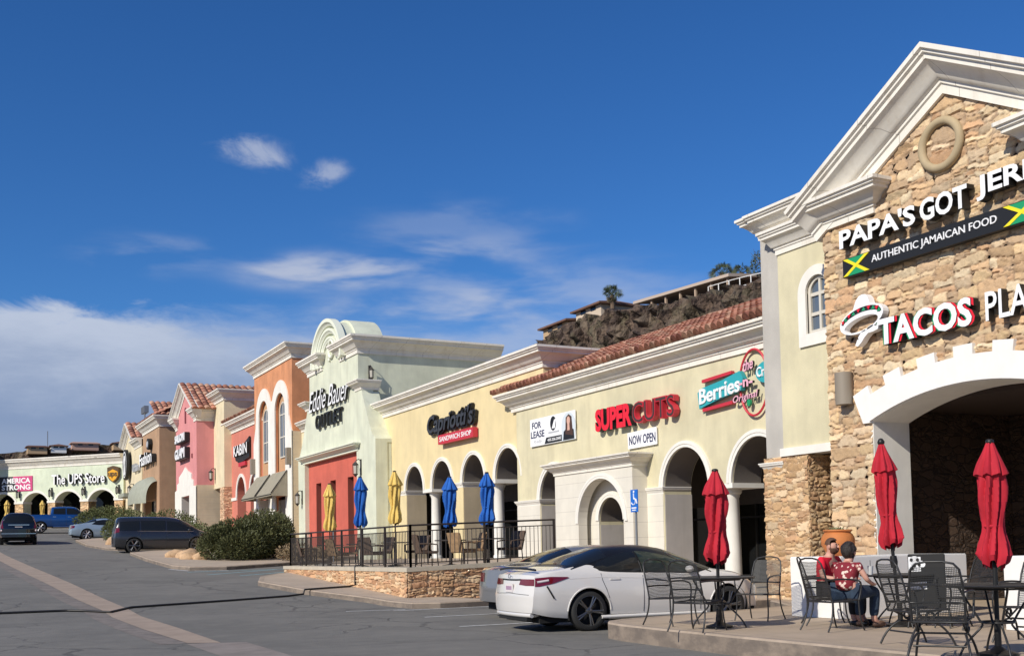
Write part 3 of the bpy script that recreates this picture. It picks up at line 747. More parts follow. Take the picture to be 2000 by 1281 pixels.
    part('ring_ornament', mb, mat('cast_ring', (.42, .33, .20), .8, var=.08), b, 60)
    # drum sconce
    mb = MB(); mb.lathe([(.16, 0), (.165, .0), (.165, .60), (.16, .60)], Xs-.10, 15.47, 4.0, 24); part('wall_sconce', mb, M_sconce, b, 40)
    # pale yellow wing with arched window
    Z0 = 3.40; yy0, yy1 = yl-.3, 18.28
    win = [(17.08+.33, 5.75)]+arch_pts(17.08, .33, 6.6, .33, 16)+[(17.08-.33, 5.75)]
    mb = MB(); mb.prism([(yy0, Z0), (yy1, Z0), (yy1, 7.7), (yy0, 7.7)], [win], FX(Xy), 0, .4); part('upper_wall', mb, M_yel, b)
    so_ = [(17.08+.56, 5.5)]+arch_pts(17.08, .56, 6.58, .56, 20)+[(17.08-.56, 5.5)]
    mb = MB(); mb.prism(so_, [win[::-1]], FX(Xy), -.05, .03); part('window_surround', mb, M_arch, b)
    window_arched(b, Xy+.08, 17.08, .33, 5.75, 6.6, .05, cross=[6.56, 6.15])
    mb = MB(); mb.box(Xy-.06, Xy+.36, yy0, yy1+.05, 3.28, 3.45); part('string_course', mb, M_arch, b)
    mb = MB(); mb.box(Xy+.4, Xy+11, yy0, yy1-.05, 3.4, 7.6); part('upper_volume', mb, M_yel, b)
    GC = [(.60, .385, .20), (.70, .47, .25), (.74, .52, .30), (.64, .40, .22), (.76, .57, .36), (.58, .35, .19)]
    mb = MB(); mb.box(Xy-.02, Xy+1.4, 17.52, 18.9, -.1, 3.28); part('stone_pier', mb, M_stone2, b, label='sunlit stone pier beside the dark recess')
    veneer(b, 'stone_facing', lambda u, v, d: (Xy-.015-d, 18.9-u, v-.1), 1.38, 3.4, lambda u, v: v < 3.36, 5, (.26, .10), relief=.035, cols=GC)
    veneer(b, 'stone_facing', lambda u, v, d: (Xy+u, 17.525-d, v-.1), 1.3, 3.4, lambda u, v: v < 3.36, 6, (.26, .10), relief=.035, cols=GC)
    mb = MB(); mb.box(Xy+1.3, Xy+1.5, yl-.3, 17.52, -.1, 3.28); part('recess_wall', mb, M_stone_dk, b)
    # greige pilaster set back behind the wing
    mb = MB(); mb.box(Xy+.03, Xy+9, yy1+.004, 18.86, 3.0, 8.2); part('pilaster', mb, M_grey, b)
    cornice(b, [(Xy+.02, yy1-.02), (Xy, 18.31), (Xy, 18.86), (Xy+1.3, 18.86)], 2.98, .12, .2, M_arch, name='pier_cap')
    cornice(b, [(Xy, yl-.2), (Xy, yy1), (Xy+.3, yy1)], 7.62, .32, .52, name='lower_cornice')
    cornice(b, [(Xy, yl-.2), (Xy, yy1+.25), (Xy+.05, yy1+.25), (Xy+.05, 18.86), (Xy+7, 18.86)], 8.10, .40, .50, name='upper_cornice')
stone_gable()

# ------------------------------------------------------------------ 2 pale yellow arcade with clay tile eave
def yellow_arcade():
    X = 17.5; y0, y1 = 18.9, 33.4
    b = thing('arcade_building', 'pale yellow stucco arcade with clay tile eave and white portal', 'building', (X, 26, .2))
    ar = [(30.85, .95), (27.5, .67), (23.83, 1.0), (20.9, 1.0)]
    bites = [arch_pts(30.85, .95, 2.95, 1.08), arch_pts(27.5, .67, 2.22, .67), arch_pts(23.83, 1.0, 2.95, 1.08)+arch_pts(20.9, 1.0, 2.95, 1.08)]
    for (yc, r) in ((30.85, .95), (23.83, 1.0), (20.9, 1.0)): arch_lining(b, arch_pts(yc, r, 2.95, 1.08), X, 0, jamb=None if yc < 22 else M_jamb_g)
    arch_lining(b, arch_pts(27.5, .67, 2.22, .67), X, 0, jamb=M_jamb_g)
    mb = MB(); mb.prism(outline([(y0, 6.2), (y1, 6.2)], -.1, bites), [], FX(X), 0, .9); part('wall', mb, M_yel, b)
    for i, (yc, r) in enumerate(ar):
        if i != 1: archtrim(b, arch_pts(yc, r, 2.95, 1.08), X, .17, .07)
    # white ashlar piers below the imposts, imposts, columns
    for (a, c) in ((31.82, 33.42), (24.87, 25.7)):
        mb = MB(); mb.box(X-.02, X+.92, a, c, -.1, 2.86); part('pier', mb, M_ashlar, b)
        cornice(b, [(X+.88, a), (X, a), (X, c), (X+.2, c)], 2.84, .09, .20, M_arch, name='impost')
    mb = MB(); mb.box(X-.05, X+.95, 21.85, 22.85, 2.84, 2.96); part('impost', mb, M_arch, b)
    column(b, X+.32, 22.36, .3, 2.84, .21)
    mb = MB(); mb.box(X-.02, X+.92, y0, 19.9, -.1, 2.9); part('pier', mb, M_ashlar, b)
    cornice(b, [(X+.9, y0), (X, y0), (X, y1+.25), (X+.15, y1+.25)], 6.10, .52, .62)
    tile_roof(b, y0, y1+.75, X-.55, 6.74, X+2.7, 8.12)
    mb = MB(); mb.prism([(X-.5, 6.70), (X+2.7, 8.08), (X+2.7, 6.2), (X+.9, 6.2)], [], lambda a, c, d: (a, d, c), y0, 33.38); part('roof_deck', mb, M_yel, b)
    interior(b, X+.9, X+3.6, y0, y1-.05, .1, 4.5)
    # white portal with a round niche
    Xp = 17.0; big = arch_pts(27.3, 1.27, 2.15, 1.27, 24)
    mb = MB(); mb.prism(outline([(25.62, 3.8), (29.95, 3.8)], -.1, [big]), [], FX(Xp), 0, .30); part('portal', mb, M_ashlar, b, label='white ashlar portal with round arched niche')
    mb = MB(); mb.box(Xp+.30, X+.05, 25.62, 25.9, -.1, 3.8); mb.box(Xp+.30, X+.05, 29.6, 29.95, -.1, 3.8); mb.box(Xp+.30, X+.05, 25.9, 29.6, 3.45, 3.8); part('portal_side', mb, M_ashlar, b)
    archtrim(b, big, Xp, .14, .04)
    sm = arch_pts(27.5, .67, 2.22, .67, 20)
    mb = MB(); mb.prism(outline([(25.9, 3.45), (29.6, 3.45)], -.1, [sm]), [], FX(X-.03), 0, .02); part('niche_back', mb, M_ashlar, b)
    archtrim(b, sm, X-.03, .15, .04)
    cornice(b, [(X, 25.62), (Xp, 25.62), (Xp, 29.95), (X, 29.95)], 3.66, .34, .36, M_white, name='portal_cornice')
yellow_arcade()

# ------------------------------------------------------------------ 3 warm yellow arcade behind the raised terrace
def warm_arcade():
    X = 17.56; y0, y1 = 33.4, 46.6
    b = thing('arcade_building', 'warm yellow stucco arcade with four arches behind the raised terrace', 'building', (X, 40, 1.0))
    ar = [42.72, 39.88, 37.0, 34.2]; r = .96
    mb = MB(); mb.prism(outline([(y0, 7.5), (y1, 7.5)], .3, [arch_pts(42.72, r, 3.90, 1.05)+arch_pts(39.88, r, 3.90, 1.05), arch_pts(37.0, r, 3.90, 1.05)+arch_pts(34.2, r, 3.90, 1.05)]), [], FX(X), 0, .9); part('wall', mb, M_cap, b)
    for y in ar: arch_lining(b, arch_pts(y, r, 3.90, 1.05), X, .5, jamb=M_jamb_c if y in (42.72, 37.0) else None)
    mb = MB(); mb.box(X, X+.9, 31.55, y0, 6.3, 7.5); mb.box(X+.9, X+3.2, 31.55, 32.0, 6.3, 7.5); part('parapet_end', mb, M_cap, b)
    for y in ar: archtrim(b, arch_pts(y, r, 3.90, 1.05), X, .15, .07)
    for (a, c) in ((43.68, y1), (37.96, 38.92)):
        cornice(b, [(X+.88, a), (X, a), (X, c), (X+.88, c)], 3.80, .08, .19, M_arch, name='impost')
    for y in (41.3, 35.6):
        mb = MB(); mb.box(X-.05, X+.95, y-.47, y+.47, 3.78, 3.92); part('impost', mb, M_arch, b)
        column(b, X+.32, y, 1.0, 3.78, .2)
    interior(b, X+.9, X+3.4, y0+.05, y1, .9, 5.3)
    cornice(b, [(X+1.9, 31.55), (X, 31.55), (X, y1), (X+.3, y1)], 7.36, .50, .66)
    mb = MB(); mb.box(X+.9, X+8, y0+.1, y1, 5.6, 7.45); part('roof', mb, M_cap, b)
warm_arcade()

# ------------------------------------------------------------------ 4 mint building with the scrolled gable
def mint_gable():
    X = 16.8
    b = thing('mint_building', 'tall pale mint building with round scrolled parapet and red recessed front', 'building', (X, 51.2, 1.1))
    rf = [(45.3, 6.35), (45.62, 6.55), (45.95, 6.95), (46.3, 7.5), (46.65, 8.1), (46.95, 8.6), (47.05, 8.92), (47.42, 8.92), (47.42, 10.6)]
    cr = 51.25
    arcs = arch_pts(cr, 2.25, 10.6, 1.95, 24)[::-1]
    lf = [(2*cr-p[0]-.25, p[1]) for p in rf][::-1]
    top = [(45.3, .3)]+rf+[(cr-2.25, 10.6)]+arcs[1:-1]+[(cr+2.25, 10.6)]+lf+[(56.9, .3)]
    panel = [(55.8, .31), (55.8, 6.12), (47.75, 6.12), (47.75, .31)]
    pts = top+[(55.8, .3)]+panel[1:3]+[(47.75, .3)]
    mb = MB(); mb.prism(pts, [], FX(X), 0, .55); part('wall', mb, M_mint, b)
    # deep round hood on top of the gable
    arc2 = arch_pts(cr, 2.35, 10.6, 2.08, 30)
    mb = MB(); mb.prism([(cr+2.35, 10.5)]+arc2+[(cr-2.35, 10.5)], [], FX(X), .55, 1.9); part('hood', mb, M_mint, b, 40)
    for (rr, rz, w, o) in ((2.02, 1.80, .34, .34), (1.62, 1.44, .26, .22), (1.24, 1.10, .22, .14)):
        mb = MB(); path = arch_pts(cr, rr, 10.55, rz, 30)[::-1]
        mb.sweep(path, [(0, 0), (0, o*.6), (w*.35, o*.75), (w*.5, o), (w, o), (w, 0)], lambda p, q, e: (X-e, p, q)); part('hood_moulding', mb, mat('mint_trim', (.74, .76, .63), .8), b, 40)
    mb = MB(); c = (cr-.15, 11.25); mb.tube([(X-.05, c[0]+.36*math.cos(2*PI*i/28), c[1]+.42*math.sin(2*PI*i/28)) for i in range(28)], .085, 8, closed=True)
    mb.tube([(X-.05, c[0]+.36-.02*i, c[1]-.42-.035*i*(1 if i < 4 else 1)) for i in range(5)], .06, 8)
    part('scroll_ornament', mb, MATS['mint_trim'], b, 60)
    # side wall running back, its cornice
    mb = MB(); mb.box(X+.55, 24.1, 47.42, 55.0, .3, 10.6); part('side_wall', mb, M_mint, b)
    mb = MB(); mb.box(X+.03, X+.75, 45.33, 47.5, .3, 6.33); part('buttress', mb, M_mint, b)
    mb = MB(); fl = [(45.3, 6.36), (45.62, 6.56), (45.95, 6.96), (46.3, 7.51), (46.65, 8.11), (46.95, 8.61), (47.45, 8.9), (47.45, 6.2), (45.3, 6.2)]
    mb.prism(fl, [], FX(X+.03), .52, .78); part('buttress', mb, M_mint, b)
    cornice(b, [(24.0, 47.42), (X, 47.42), (X, 49.9), (X+.02, 49.9)], 10.42, .52, .80, name='cornice')
    cornice(b, [(X+.02, 52.6), (X, 52.6), (X, 55.02), (X+3, 55.02)], 10.42, .52, .80, name='cornice')
    cornice(b, [(X+.85, 47.0), (X, 47.0), (X, 47.8), (X+.02, 47.8)], 8.72, .35, .42, name='string_course')
    cornice(b, [(X+.02, 54.9), (X, 54.9), (X, 55.5), (X+1.5, 55.5)], 8.72, .35, .42, name='string_course')
    cornice(b, [(X+.02, 47.55), (X, 47.55), (X, 56.0), (X+.02, 56.0)], 6.02, .36, .34, MATS['mint_trim'], name='panel_cornice')
    # red recessed shopfront wall with tall openings
    ops = [[(y+.42, .3), (y+.42, 4.95), (y-.42, 4.95), (y-.42, .3)] for y in (54.15, 51.85, 49.25)]
    mb = MB(); mb.prism(outline([(47.75, 6.2), (55.8, 6.2)], .3, [o[1:3] for o in ops]), [], FX(X+.22), 0, .6); part('red_panel', mb, M_redp, b, label='coral red recessed panel with tall openings')
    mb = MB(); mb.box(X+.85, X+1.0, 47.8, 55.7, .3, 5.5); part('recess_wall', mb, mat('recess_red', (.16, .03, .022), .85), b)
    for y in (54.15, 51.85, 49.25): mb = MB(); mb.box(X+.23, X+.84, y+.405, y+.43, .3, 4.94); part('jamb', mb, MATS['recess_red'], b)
    lantern(b, X, 56.25, 4.3, -1, 0, 1.15); lantern(b, X, 47.15, 5.2, -1, 0, 1.15); lantern(b, 17.35, 47.42, 9.55, 0, -1, 1.0)
mint_gable()

# ------------------------------------------------------------------ 5 orange tower with twin arched windows
def orange_tower():
    X = 16.8; y0, y1 = 58.0, 66.0
    b = thing('orange_building', 'orange tower with twin tall arched windows and grey green awnings', 'building', (X, 62, 1.7))
    yc = [63.75, 60.25]; hw = 1.05
    holes = [[(y+hw, 6.0)]+arch_pts(y, hw, 9.3, hw, 16)+[(y-hw, 6.0)] for y in yc]
    low = [[(y+hw, 4.6), (y-hw, 4.6)] for y in yc]
    mb = MB(); mb.prism(outline([(y0, 12.1), (y1, 12.1)], 1.2, low), holes, FX(X), 0, .13); part('wall', mb, M_orange, b)
    mb = MB(); mb.box(X+.13, 25, y0, y0+.4, 8.0, 12.1); mb.box(X+.9, 25, y0+.4, y1, 8.0, 12.05); part('side_wall', mb, M_orange, b)
    mb = MB(); mb.box(X-.02, 25, y0-.02, y0+.4, 1.2, 8.0); part('block_side', mb, M_block, b, label='tan block lower side wall')
    # white arcaded frame
    fr = outline([(y0-.03, 1.2)][0:0]+[(y0-.02, 8.0)]+[(yc[1]-1.75, 8.9)]+arch_pts(yc[1], 1.72, 9.3, 1.75, 20)[::-1][2:-3]+arch_pts(yc[0], 1.72, 9.3, 1.75, 20)[::-1][3:-2]+[(yc[0]+1.75, 8.9), (y1, 8.0)], 1.2, [])
    inner = [[(y+hw, 1.3)]+arch_pts(y, hw, 9.3, hw, 16)+[(y-hw, 1.3)] for y in yc]
    mb = MB(); mb.prism(fr, inner, FX(X), -.07, .02); part('arch_frame', mb, M_arch, b, label='white frame around the twin arches')
    mb = MB(); mb.box(X-.02, X+1.19, 64.77, 64.83, 1.2, 4.6); part('jamb', mb, M_arch, b)
    for y in yc:
        window_arched(b, X+.14, y-.05, .66, 6.75, 9.2, .04, cross=[9.15, 7.9])
        mb = MB(); mb.prism([(y+hw, 5.9)]+arch_pts(y, hw, 9.3, hw, 16)+[(y-hw, 5.9)], [[(y-.05+.6, 6.77)]+arch_pts(y-.05, .6, 9.2, .6, 16)+[(y-.05-.6, 6.77)]], FX(X+.14), .03, .08); part('window_wall', mb, mat('peach_stucco', (.52, .31, .165), .85, var=.06), b)
    # awnings: a pitched panel with cheeks
    for y in yc:
        ax, az = X-1.0, 4.55
        mb = MB(); w = 1.5
        mb.add([(X-.1, y+w, 5.95), (X-.1, y-w, 5.95), (ax, y-w, az+.15), (ax, y+w, az+.15), (ax, y-w, az), (ax, y+w, az), (X-.1, y-w, az), (X-.1, y+w, az)],
               [(0, 1, 2, 3), (3, 2, 4, 5), (1, 6, 4, 2), (0, 3, 5, 7)])
        part('awning', mb, M_awn, b)
        mb = MB(); mb.tube([(ax, y+w, az+.08), (ax, y-w, az+.08)], .03, 6); mb.tube([(X-.1, y-w, 5.95), (ax, y-w, az+.15)], .025, 6); part('awning_frame', mb, M_black, b)
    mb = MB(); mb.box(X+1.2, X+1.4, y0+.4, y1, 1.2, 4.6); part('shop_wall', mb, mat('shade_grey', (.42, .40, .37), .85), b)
    mb = MB(); mb.box(X+1.1, X+1.19, 61.2, 65.6, 1.6, 3.6); part('shop_window', mb, M_glass, b)
    cornice(b, [(25, y0), (X, y0), (X, y1), (X+3, y1)], 11.95, .55, .78)
    for y in (65.75, 58.15):
        mb = MB(); mb.box(X-.32, X-.02, y-.16, y+.16, 6.2, 7.1); part('wall_sconce', mb, M_sconce, b)
    # narrow cream link towards the mint building
    mb = MB(); mb.box(17.3, 24, 55.6, 57.98, 1.0, 8.1); part('link_wall', mb, M_cream, b)
    cornice(b, [(17.3, 55.0), (17.3, 57.95)], 7.9, .4, .5, name='link_cornice')
orange_tower()

# ------------------------------------------------------------------ 6 coral arcade
def coral_arcade():
    X = 17.5; y0, y1 = 66.0, 74.9
    b = thing('coral_building', 'coral red building with small arches between orange tower and yellow block', 'building', (X, 70, 2.0))
    ar = [72.2, 68.7]
    mb = MB(); mb.prism(outline([(y0, 9.8), (y1, 9.8)], 1.5, [arch_pts(y, 1.15, 5.2, 1.3) for y in ar]), [], FX(X), 0, .9); part('wall', mb, M_coral, b)
    for y in ar: archtrim(b, arch_pts(y, 1.15, 5.2, 1.3), X, .2, .08)
    mb = MB(); mb.box(X-.06, X+.95, 73.4, 74.9, 5.02, 5.22); part('impost', mb, M_arch, b)
    mb = MB(); mb.box(X-.06, X+.95, 69.9, 71.0, 5.02, 5.22); part('impost', mb, M_arch, b)
    column(b, X+.35, 70.45, 2.2, 5.0, .24)
    interior(b, X+.9, X+3.2, y0, y1, 2.0, 6.7)
    mb = MB(); mb.box(X+.9, X+7, y0, y1, 6.9, 9.7); part('roof_volume', mb, M_coral, b)
    cornice(b, [(X+1, y0), (X, y0), (X, y1+.3), (X+.3, y1+.3)], 9.55, .55, .72)
    tile_roof(b, y0, y1+.4, X-.55, 10.3, X+1.8, 11.2, tw=.3)
coral_arcade()

# ------------------------------------------------------------------ 7 cream block on stone base
def cream_block():
    X = 17.0; y0, y1 = 74.9, 78.0
    b = thing('cream_building', 'narrow cream block with tan side wall on a rubble stone base', 'building', (X, 76.5, 2.6))
    mb = MB(); mb.box(X, X+8, y0, y1, 6.0, 12.0); part('wall', mb, M_cream, b)
    mb = MB(); mb.box(X-.03, X+3, y0-.03, 76.1, 1.5, 6.0); part('stone_base', mb, M_wallstone, b)
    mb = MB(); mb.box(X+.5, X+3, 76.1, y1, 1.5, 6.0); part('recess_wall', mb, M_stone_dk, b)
    cornice(b, [(X+7.5, y0), (X, y0), (X, y1)], 11.85, .55, .72)
    lantern(b, X, 77.6, 7.0, -1, 0, 1.3)
cream_block()

# ------------------------------------------------------------------ 8 pink gabled shop
def pink_gable():
    X = 15.8; y0, y1, yc = 78.0, 85.5, 81.75
    b = thing('pink_building', 'pink gabled shop with clay tile roof and pale stone doorway', 'building', (X, yc, 2.8))
    door = [(83.1, 5.7), (80.2, 5.7)]
    mb = MB(); mb.prism(outline([(y0, 11.2), (yc, 13.3), (y1, 11.2)], 2.0, [door]), [], FX(X), 0, .5); part('wall', mb, M_pink, b)
    mb = MB(); mb.box(X+.5, X+7, y0, y0+.5, 2.0, 11.2); part('side_wall', mb, M_pink, b)
    mb = MB(); mb.box(X-.04, X+7.01, y0-.04, y0+.3, 2.0, 6.3); part('block_base', mb, M_block, b)
    sur = [(y1+.02, 2.0), (y1+.02, 6.2), (84.7, 6.3), (84.7, 6.7), (84.0, 6.8), (84.0, 7.2), (82.6, 7.5), (81.75, 7.8), (80.9, 7.5), (79.5, 7.2), (79.5, 6.8), (78.8, 6.7), (78.8, 6.3), (y0-.04, 6.2), (y0-.04, 2.0), (80.2, 2.0), (80.2, 5.7), (83.1, 5.7), (83.1, 2.0)]
    mb = MB(); mb.prism(sur, [], FX(X), -.08, .02); part('door_surround', mb, M_arch, b)
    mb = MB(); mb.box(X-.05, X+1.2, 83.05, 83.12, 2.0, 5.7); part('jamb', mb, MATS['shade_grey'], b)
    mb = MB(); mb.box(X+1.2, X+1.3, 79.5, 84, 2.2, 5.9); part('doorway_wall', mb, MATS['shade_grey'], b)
    gable_trim(b, [(y0-.35, 10.95), (yc, 13.05), (y1+.35, 10.95)], X, .5, .75)
    cornice(b, [(X+7, y0), (X, y0), (X, y0+.75), (X+.02, y0+.75)], 10.75, .5, .9, name='eave_cornice')
    cornice(b, [(X+.02, y1-.75), (X, y1-.75), (X, y1), (X+3, y1)], 10.75, .5, .9, name='eave_cornice')
    tile_roof(b, X-.45, X+6.6, y0-.75, 11.5, yc, 13.85, tw=.42, tl=.52, f=lambda a, x, z: (a, x, z))
    tile_roof(b, X-.45, X+6.6, y1+.75, 11.5, yc, 13.85, tw=.42, tl=.52, f=lambda a, x, z: (a, x, z))
    mb = MB(); mb.prism([(y0, 11.2), (yc, 13.6), (y1, 11.2)], [], FX(X+.5), 0, 6.2); part('roof_deck', mb, M_pink, b)
    mb = MB(); mb.box(X-.05, X-.005, yc-.18, yc+.18, 11.0, 12.1); mb.box(X-.05, X-.005, 83.4, 83.7, 8.3, 8.6); mb.box(X-.05, X-.005, 79.3, 79.6, 8.3, 8.6); part('wall_vent', mb, mat('vent_maroon', (.20, .04, .05), .8), b)
    lantern(b, 17.6, y0-.0, 8.3, 0, -1, 1.1)
pink_gable()

# ------------------------------------------------------------------ 9 tan shop and its cream neighbour with small gable
def tan_shop():
    X = 15.0; y0, y1 = 87.9, 95.6
    b = thing('tan_building', 'tan stucco shop with clay tile hip and rounded sage awning', 'building', (X, 91.7, 3.3))
    mb = MB(); mb.prism(outline([(y0, 11.6), (y1, 11.6)], 2.5, [[(94.6, 5.9), (89.6, 5.9)]]), [], FX(X), 0, .5); part('wall', mb, M_tan, b)
    mb = MB(); mb.box(X+.5, X+6, y0, y0+.5, 2.5, 11.6); mb.box(X+.5, X+6, y0+.5, y1, 6.2, 11.5); part('side_wall', mb, M_tan, b)
    mb = MB(); mb.box(X+1, X+1.1, y0+.5, y1, 2.5, 6.2); part('shop_window', mb, M_glass, b)
    mb = MB(); mb.box(X+1.4, X+2.1, y0-.03, y0+.01, 3.0, 5.4); part('side_door', mb, M_dark, b)
    cornice(b, [(X+6, y0), (X, y0), (X, y1), (X+2, y1)], 11.4, .55, .85)
    tile_roof(b, y0-.4, y1, X-.5, 12.2, X+2.2, 13.6, tw=.4, tl=.5)
    tile_roof(b, X-.4, X+3.5, y0-.5, 12.25, y0+2.2, 13.55, tw=.4, tl=.5, f=lambda a, x, z: (a, x, z))
    mb = MB(); n = 8
    vs = []; 
    for i in range(n+1):
        a = PI/2*i/n
        for (yy, k) in ((88.9, 1), (90.6, 1), (93.6, 1), (95.3, 1)):
            ins = .55 if yy in (88.9, 95.3) else 1.0
            vs.append((X-1.5*math.sin(a)*ins-.02, yy, 5.9+1.8*math.cos(a)*(1 if ins == 1 else .75)))
    fs = [(i*4+j, i*4+j+1, i*4+j+5, i*4+j+4) for i in range(n) for j in range(3)]
    mb.add(vs, fs); mb.add([(X-1.52, 90.6, 5.9), (X-1.52, 93.6, 5.9), (X-1.52, 93.6, 5.55), (X-1.52, 90.6, 5.55), (X-.845, 88.9, 5.9), (X-.845, 88.9, 5.55), (X-.845, 95.3, 5.9), (X-.845, 95.3, 5.55)], [(0, 1, 2, 3), (4, 0, 3, 5), (1, 6, 7, 2)])
    part('dome_awning', mb, M_awn2, b, 60)
tan_shop()
def coffee_shop():
    X = 14.9; y0, y1 = 95.6, 105.0
    b = thing('cream_building', 'cream shop with small tiled gable at the bend of the row', 'building', (X, 100, 3.8))
    mb = MB(); mb.prism(outline([(y0, 11.2), (99.4, 11.2), (102.0, 12.6), (y1, 11.0)], 2.8, [[(98.8, 6.6), (96.4, 6.6)], [(103.4, 6.6), (100.6, 6.6)]]), [], FX(X), 0, .5); part('wall', mb, M_cream, b)
    mb = MB(); mb.box(X+.8, X+.9, y0, y1, 2.8, 7); part('shop_window', mb, M_glass, b)
    mb = MB(); mb.box(X+.5, X+6, y0+.05, y1, 7, 11); part('volume', mb, M_cream, b)
    cornice(b, [(X, y0), (X, 99.4)], 10.6, .5, .7)
    gable_trim(b, [(98.9, 11.0), (102.0, 12.5), (105.2, 10.9)], X, .5, .6)
    tile_roof(b, X-.4, X+4, 98.7, 11.6, 102.0, 13.2, tw=.45, tl=.55, f=lambda a, x, z: (a, x, z))
    tile_roof(b, X-.4, X+4, 105.3, 11.5, 102.0, 13.2, tw=.45, tl=.55, f=lambda a, x, z: (a, x, z))
    mb = MB(); mb.tube([(X+1.5, 103.5, 12), (X+1.5, 103.5, 15.0)], .06, 6)
    for i in range(4): mb.box(X+1.3, X+1.7, 102.6+i*.5, 102.85+i*.5, 14.3, 14.9)
    part('roof_antenna', mb, M_cable, b)
    mb = MB(); mb.box(X-1.4, X+.02, 95.9, 99.2, 6.4, 6.7); part('awning', mb, M_awn2, b)
    lantern(b, X, 99.9, 7.2, -1, 0, 1.5)
coffee_shop()

# ------------------------------------------------------------------ 10 mint shop closing the row at an angle
UA = math.atan2(.8, -.6)          # direction of its front, running away to the far side
def UM(s, d, z):                  # s along the front, d behind it
    return (14.5-.68*s+.734*d, 104.8+.734*s+.68*d, z)
FU = lambda a, b, d: UM(a, d, b)
def mint_shop():
    b = thing('corner_building', 'pale mint shop with wide low arches closing the end of the row', 'building', (14.5, 104.8, 4))
    ar = [2.08, 5.87, 9.6, 13.45, 17.3]
    mb = MB(); mb.prism(outline([(-.3, 10.2), (26, 10.2)], 3.0, [seg_pts(s, 1.45, 6.72, .83) for s in ar]), [], FU, 0, .9); part('wall', mb, M_ups, b)
    for s in ar:
        mb = MB(); pts = seg_pts(s, 1.45, 6.72, .83)[::-1]
        mb.sweep(pts, [(0, 0), (0, .06), (.2, .06), (.2, 0)], lambda p, q, e: UM(p, -e, q)); part('arch_trim', mb, M_arch, b)
    for s0, s1 in ((-.3, .63), (3.53, 4.42), (7.32, 8.15), (11.05, 12.0), (14.9, 15.85)):
        mb = MB(); mb.prism([(s0, 3.0), (s1, 3.0), (s1, 6.55), (s0, 6.55)], [], FU, -.08, .95); part('stone_pier', mb, M_stone2, b)
        mb = MB(); mb.prism([(s0-.05, 6.55), (s1+.05, 6.55), (s1+.05, 6.75), (s0-.05, 6.75)], [], FU, -.14, 1.0); part('impost', mb, M_arch, b)
        p = UM((s0+s1)/2, -.02, 7.5); lantern(b, p[0], p[1], p[2], -.734, -.68, 1.3)
    mb = MB(); mb.prism([(-.3, 3.0), (26, 3.0), (26, 7.8), (-.3, 7.8)], [], FU, 4.2, 4.3); part('shop_window', mb, M_glass, b)
    mb = MB(); mb.prism([(-.3, 7.85), (26, 7.85), (26, 10.1), (-.3, 10.1)], [], FU, .9, 8); part('volume', mb, M_ups, b)
    mb = MB(); mb.sweep([(-.3, 0), (26, 0)], cprof(.55, .9), lambda a, c, e: UM(a, -c, 9.85+e)); part('cornice', mb, M_white, b, 35)
mint_shop()
def unseen_mint_wing():  # out of view; placed so that its shadow falls on the end shop
    b = thing('shading_wing', 'unseen pale mint wing placed to shade the far end of the row', 'building', (-4, 118, 4.5))
    mb = MB(); mb.box(-10, 1.9, 112.95, 124, 3, 13.5); part('wall', mb, M_ups, b)
    cornice(b, [(1.9, 124), (1.9, 112.95), (-10, 112.95)][::-1], 13.0, .5, .7)
unseen_mint_wing()
# ------------------------------------------------------------------ signs
def sign(name, label, X, y, z, cat='sign', group=None): return thing(name, label, cat, (X, y, z), 0, group)
def jerk_sign():
    X = 15.13; d0, d1 = .02, .20
    s = sign('restaurant_sign', 'white raised lettering reading PAPA\'S GOT JERK high on the stone gable', X, 13.3, 6.85)
    for w, a, c, z0, z1 in (("PAPA'S", 15.34, 13.52, 6.89, 7.25), ('GOT', 13.42, 12.43, 6.88, 7.27), ('JERK', 12.25, 10.97, 6.90, 7.31)):
        mb = MB(); add_text(mb, w, FT(X), a, c, z0, z1, d0, d1, 0, 1, bold=.03); part('lettering', mb, [M_sgn_w, M_sgn_k], s)
def jamaican_banner():
    X = 15.13
    s = sign('banner_sign', 'long black sign with green and yellow flags under the white jerk lettering', X, 13.3, 6.35)
    mb = MB(); slab_sign(mb, X, 15.33, 11.1, 6.35, 6.70, .0, .14); part('board', mb, M_sgn_k, s)
    mb = MB(); add_text(mb, 'AUTHENTIC JAMAICAN FOOD', FT(X), 14.60, 11.92, 6.44, 6.61, .14, .155, 0, 0, bold=.004); part('lettering', mb, M_sgn_w, s)
    for a, c in ((15.31, 14.66), (11.80, 11.12)):
        mb = MB(); zc = 6.525; y = (a+c)/2; t = .035
        f = FT(X)
        mb.prism([(a, 6.685), (c, 6.685), (y, zc)], [], f, .14, .150, 0); mb.prism([(a, 6.365), (c, 6.365), (y, zc)], [], f, .14, .150, 0)
        mb.prism([(a, 6.685), (a-.11, 6.685), (c, 6.365), (c+.11, 6.365)], [], f, .14, .154, 1)
        mb.prism([(a, 6.365), (a-.11, 6.365), (c, 6.685), (c+.11, 6.685)], [], f, .14, .157, 1)
        part('flag', mb, [M_sgn_g, M_sgn_y], s)
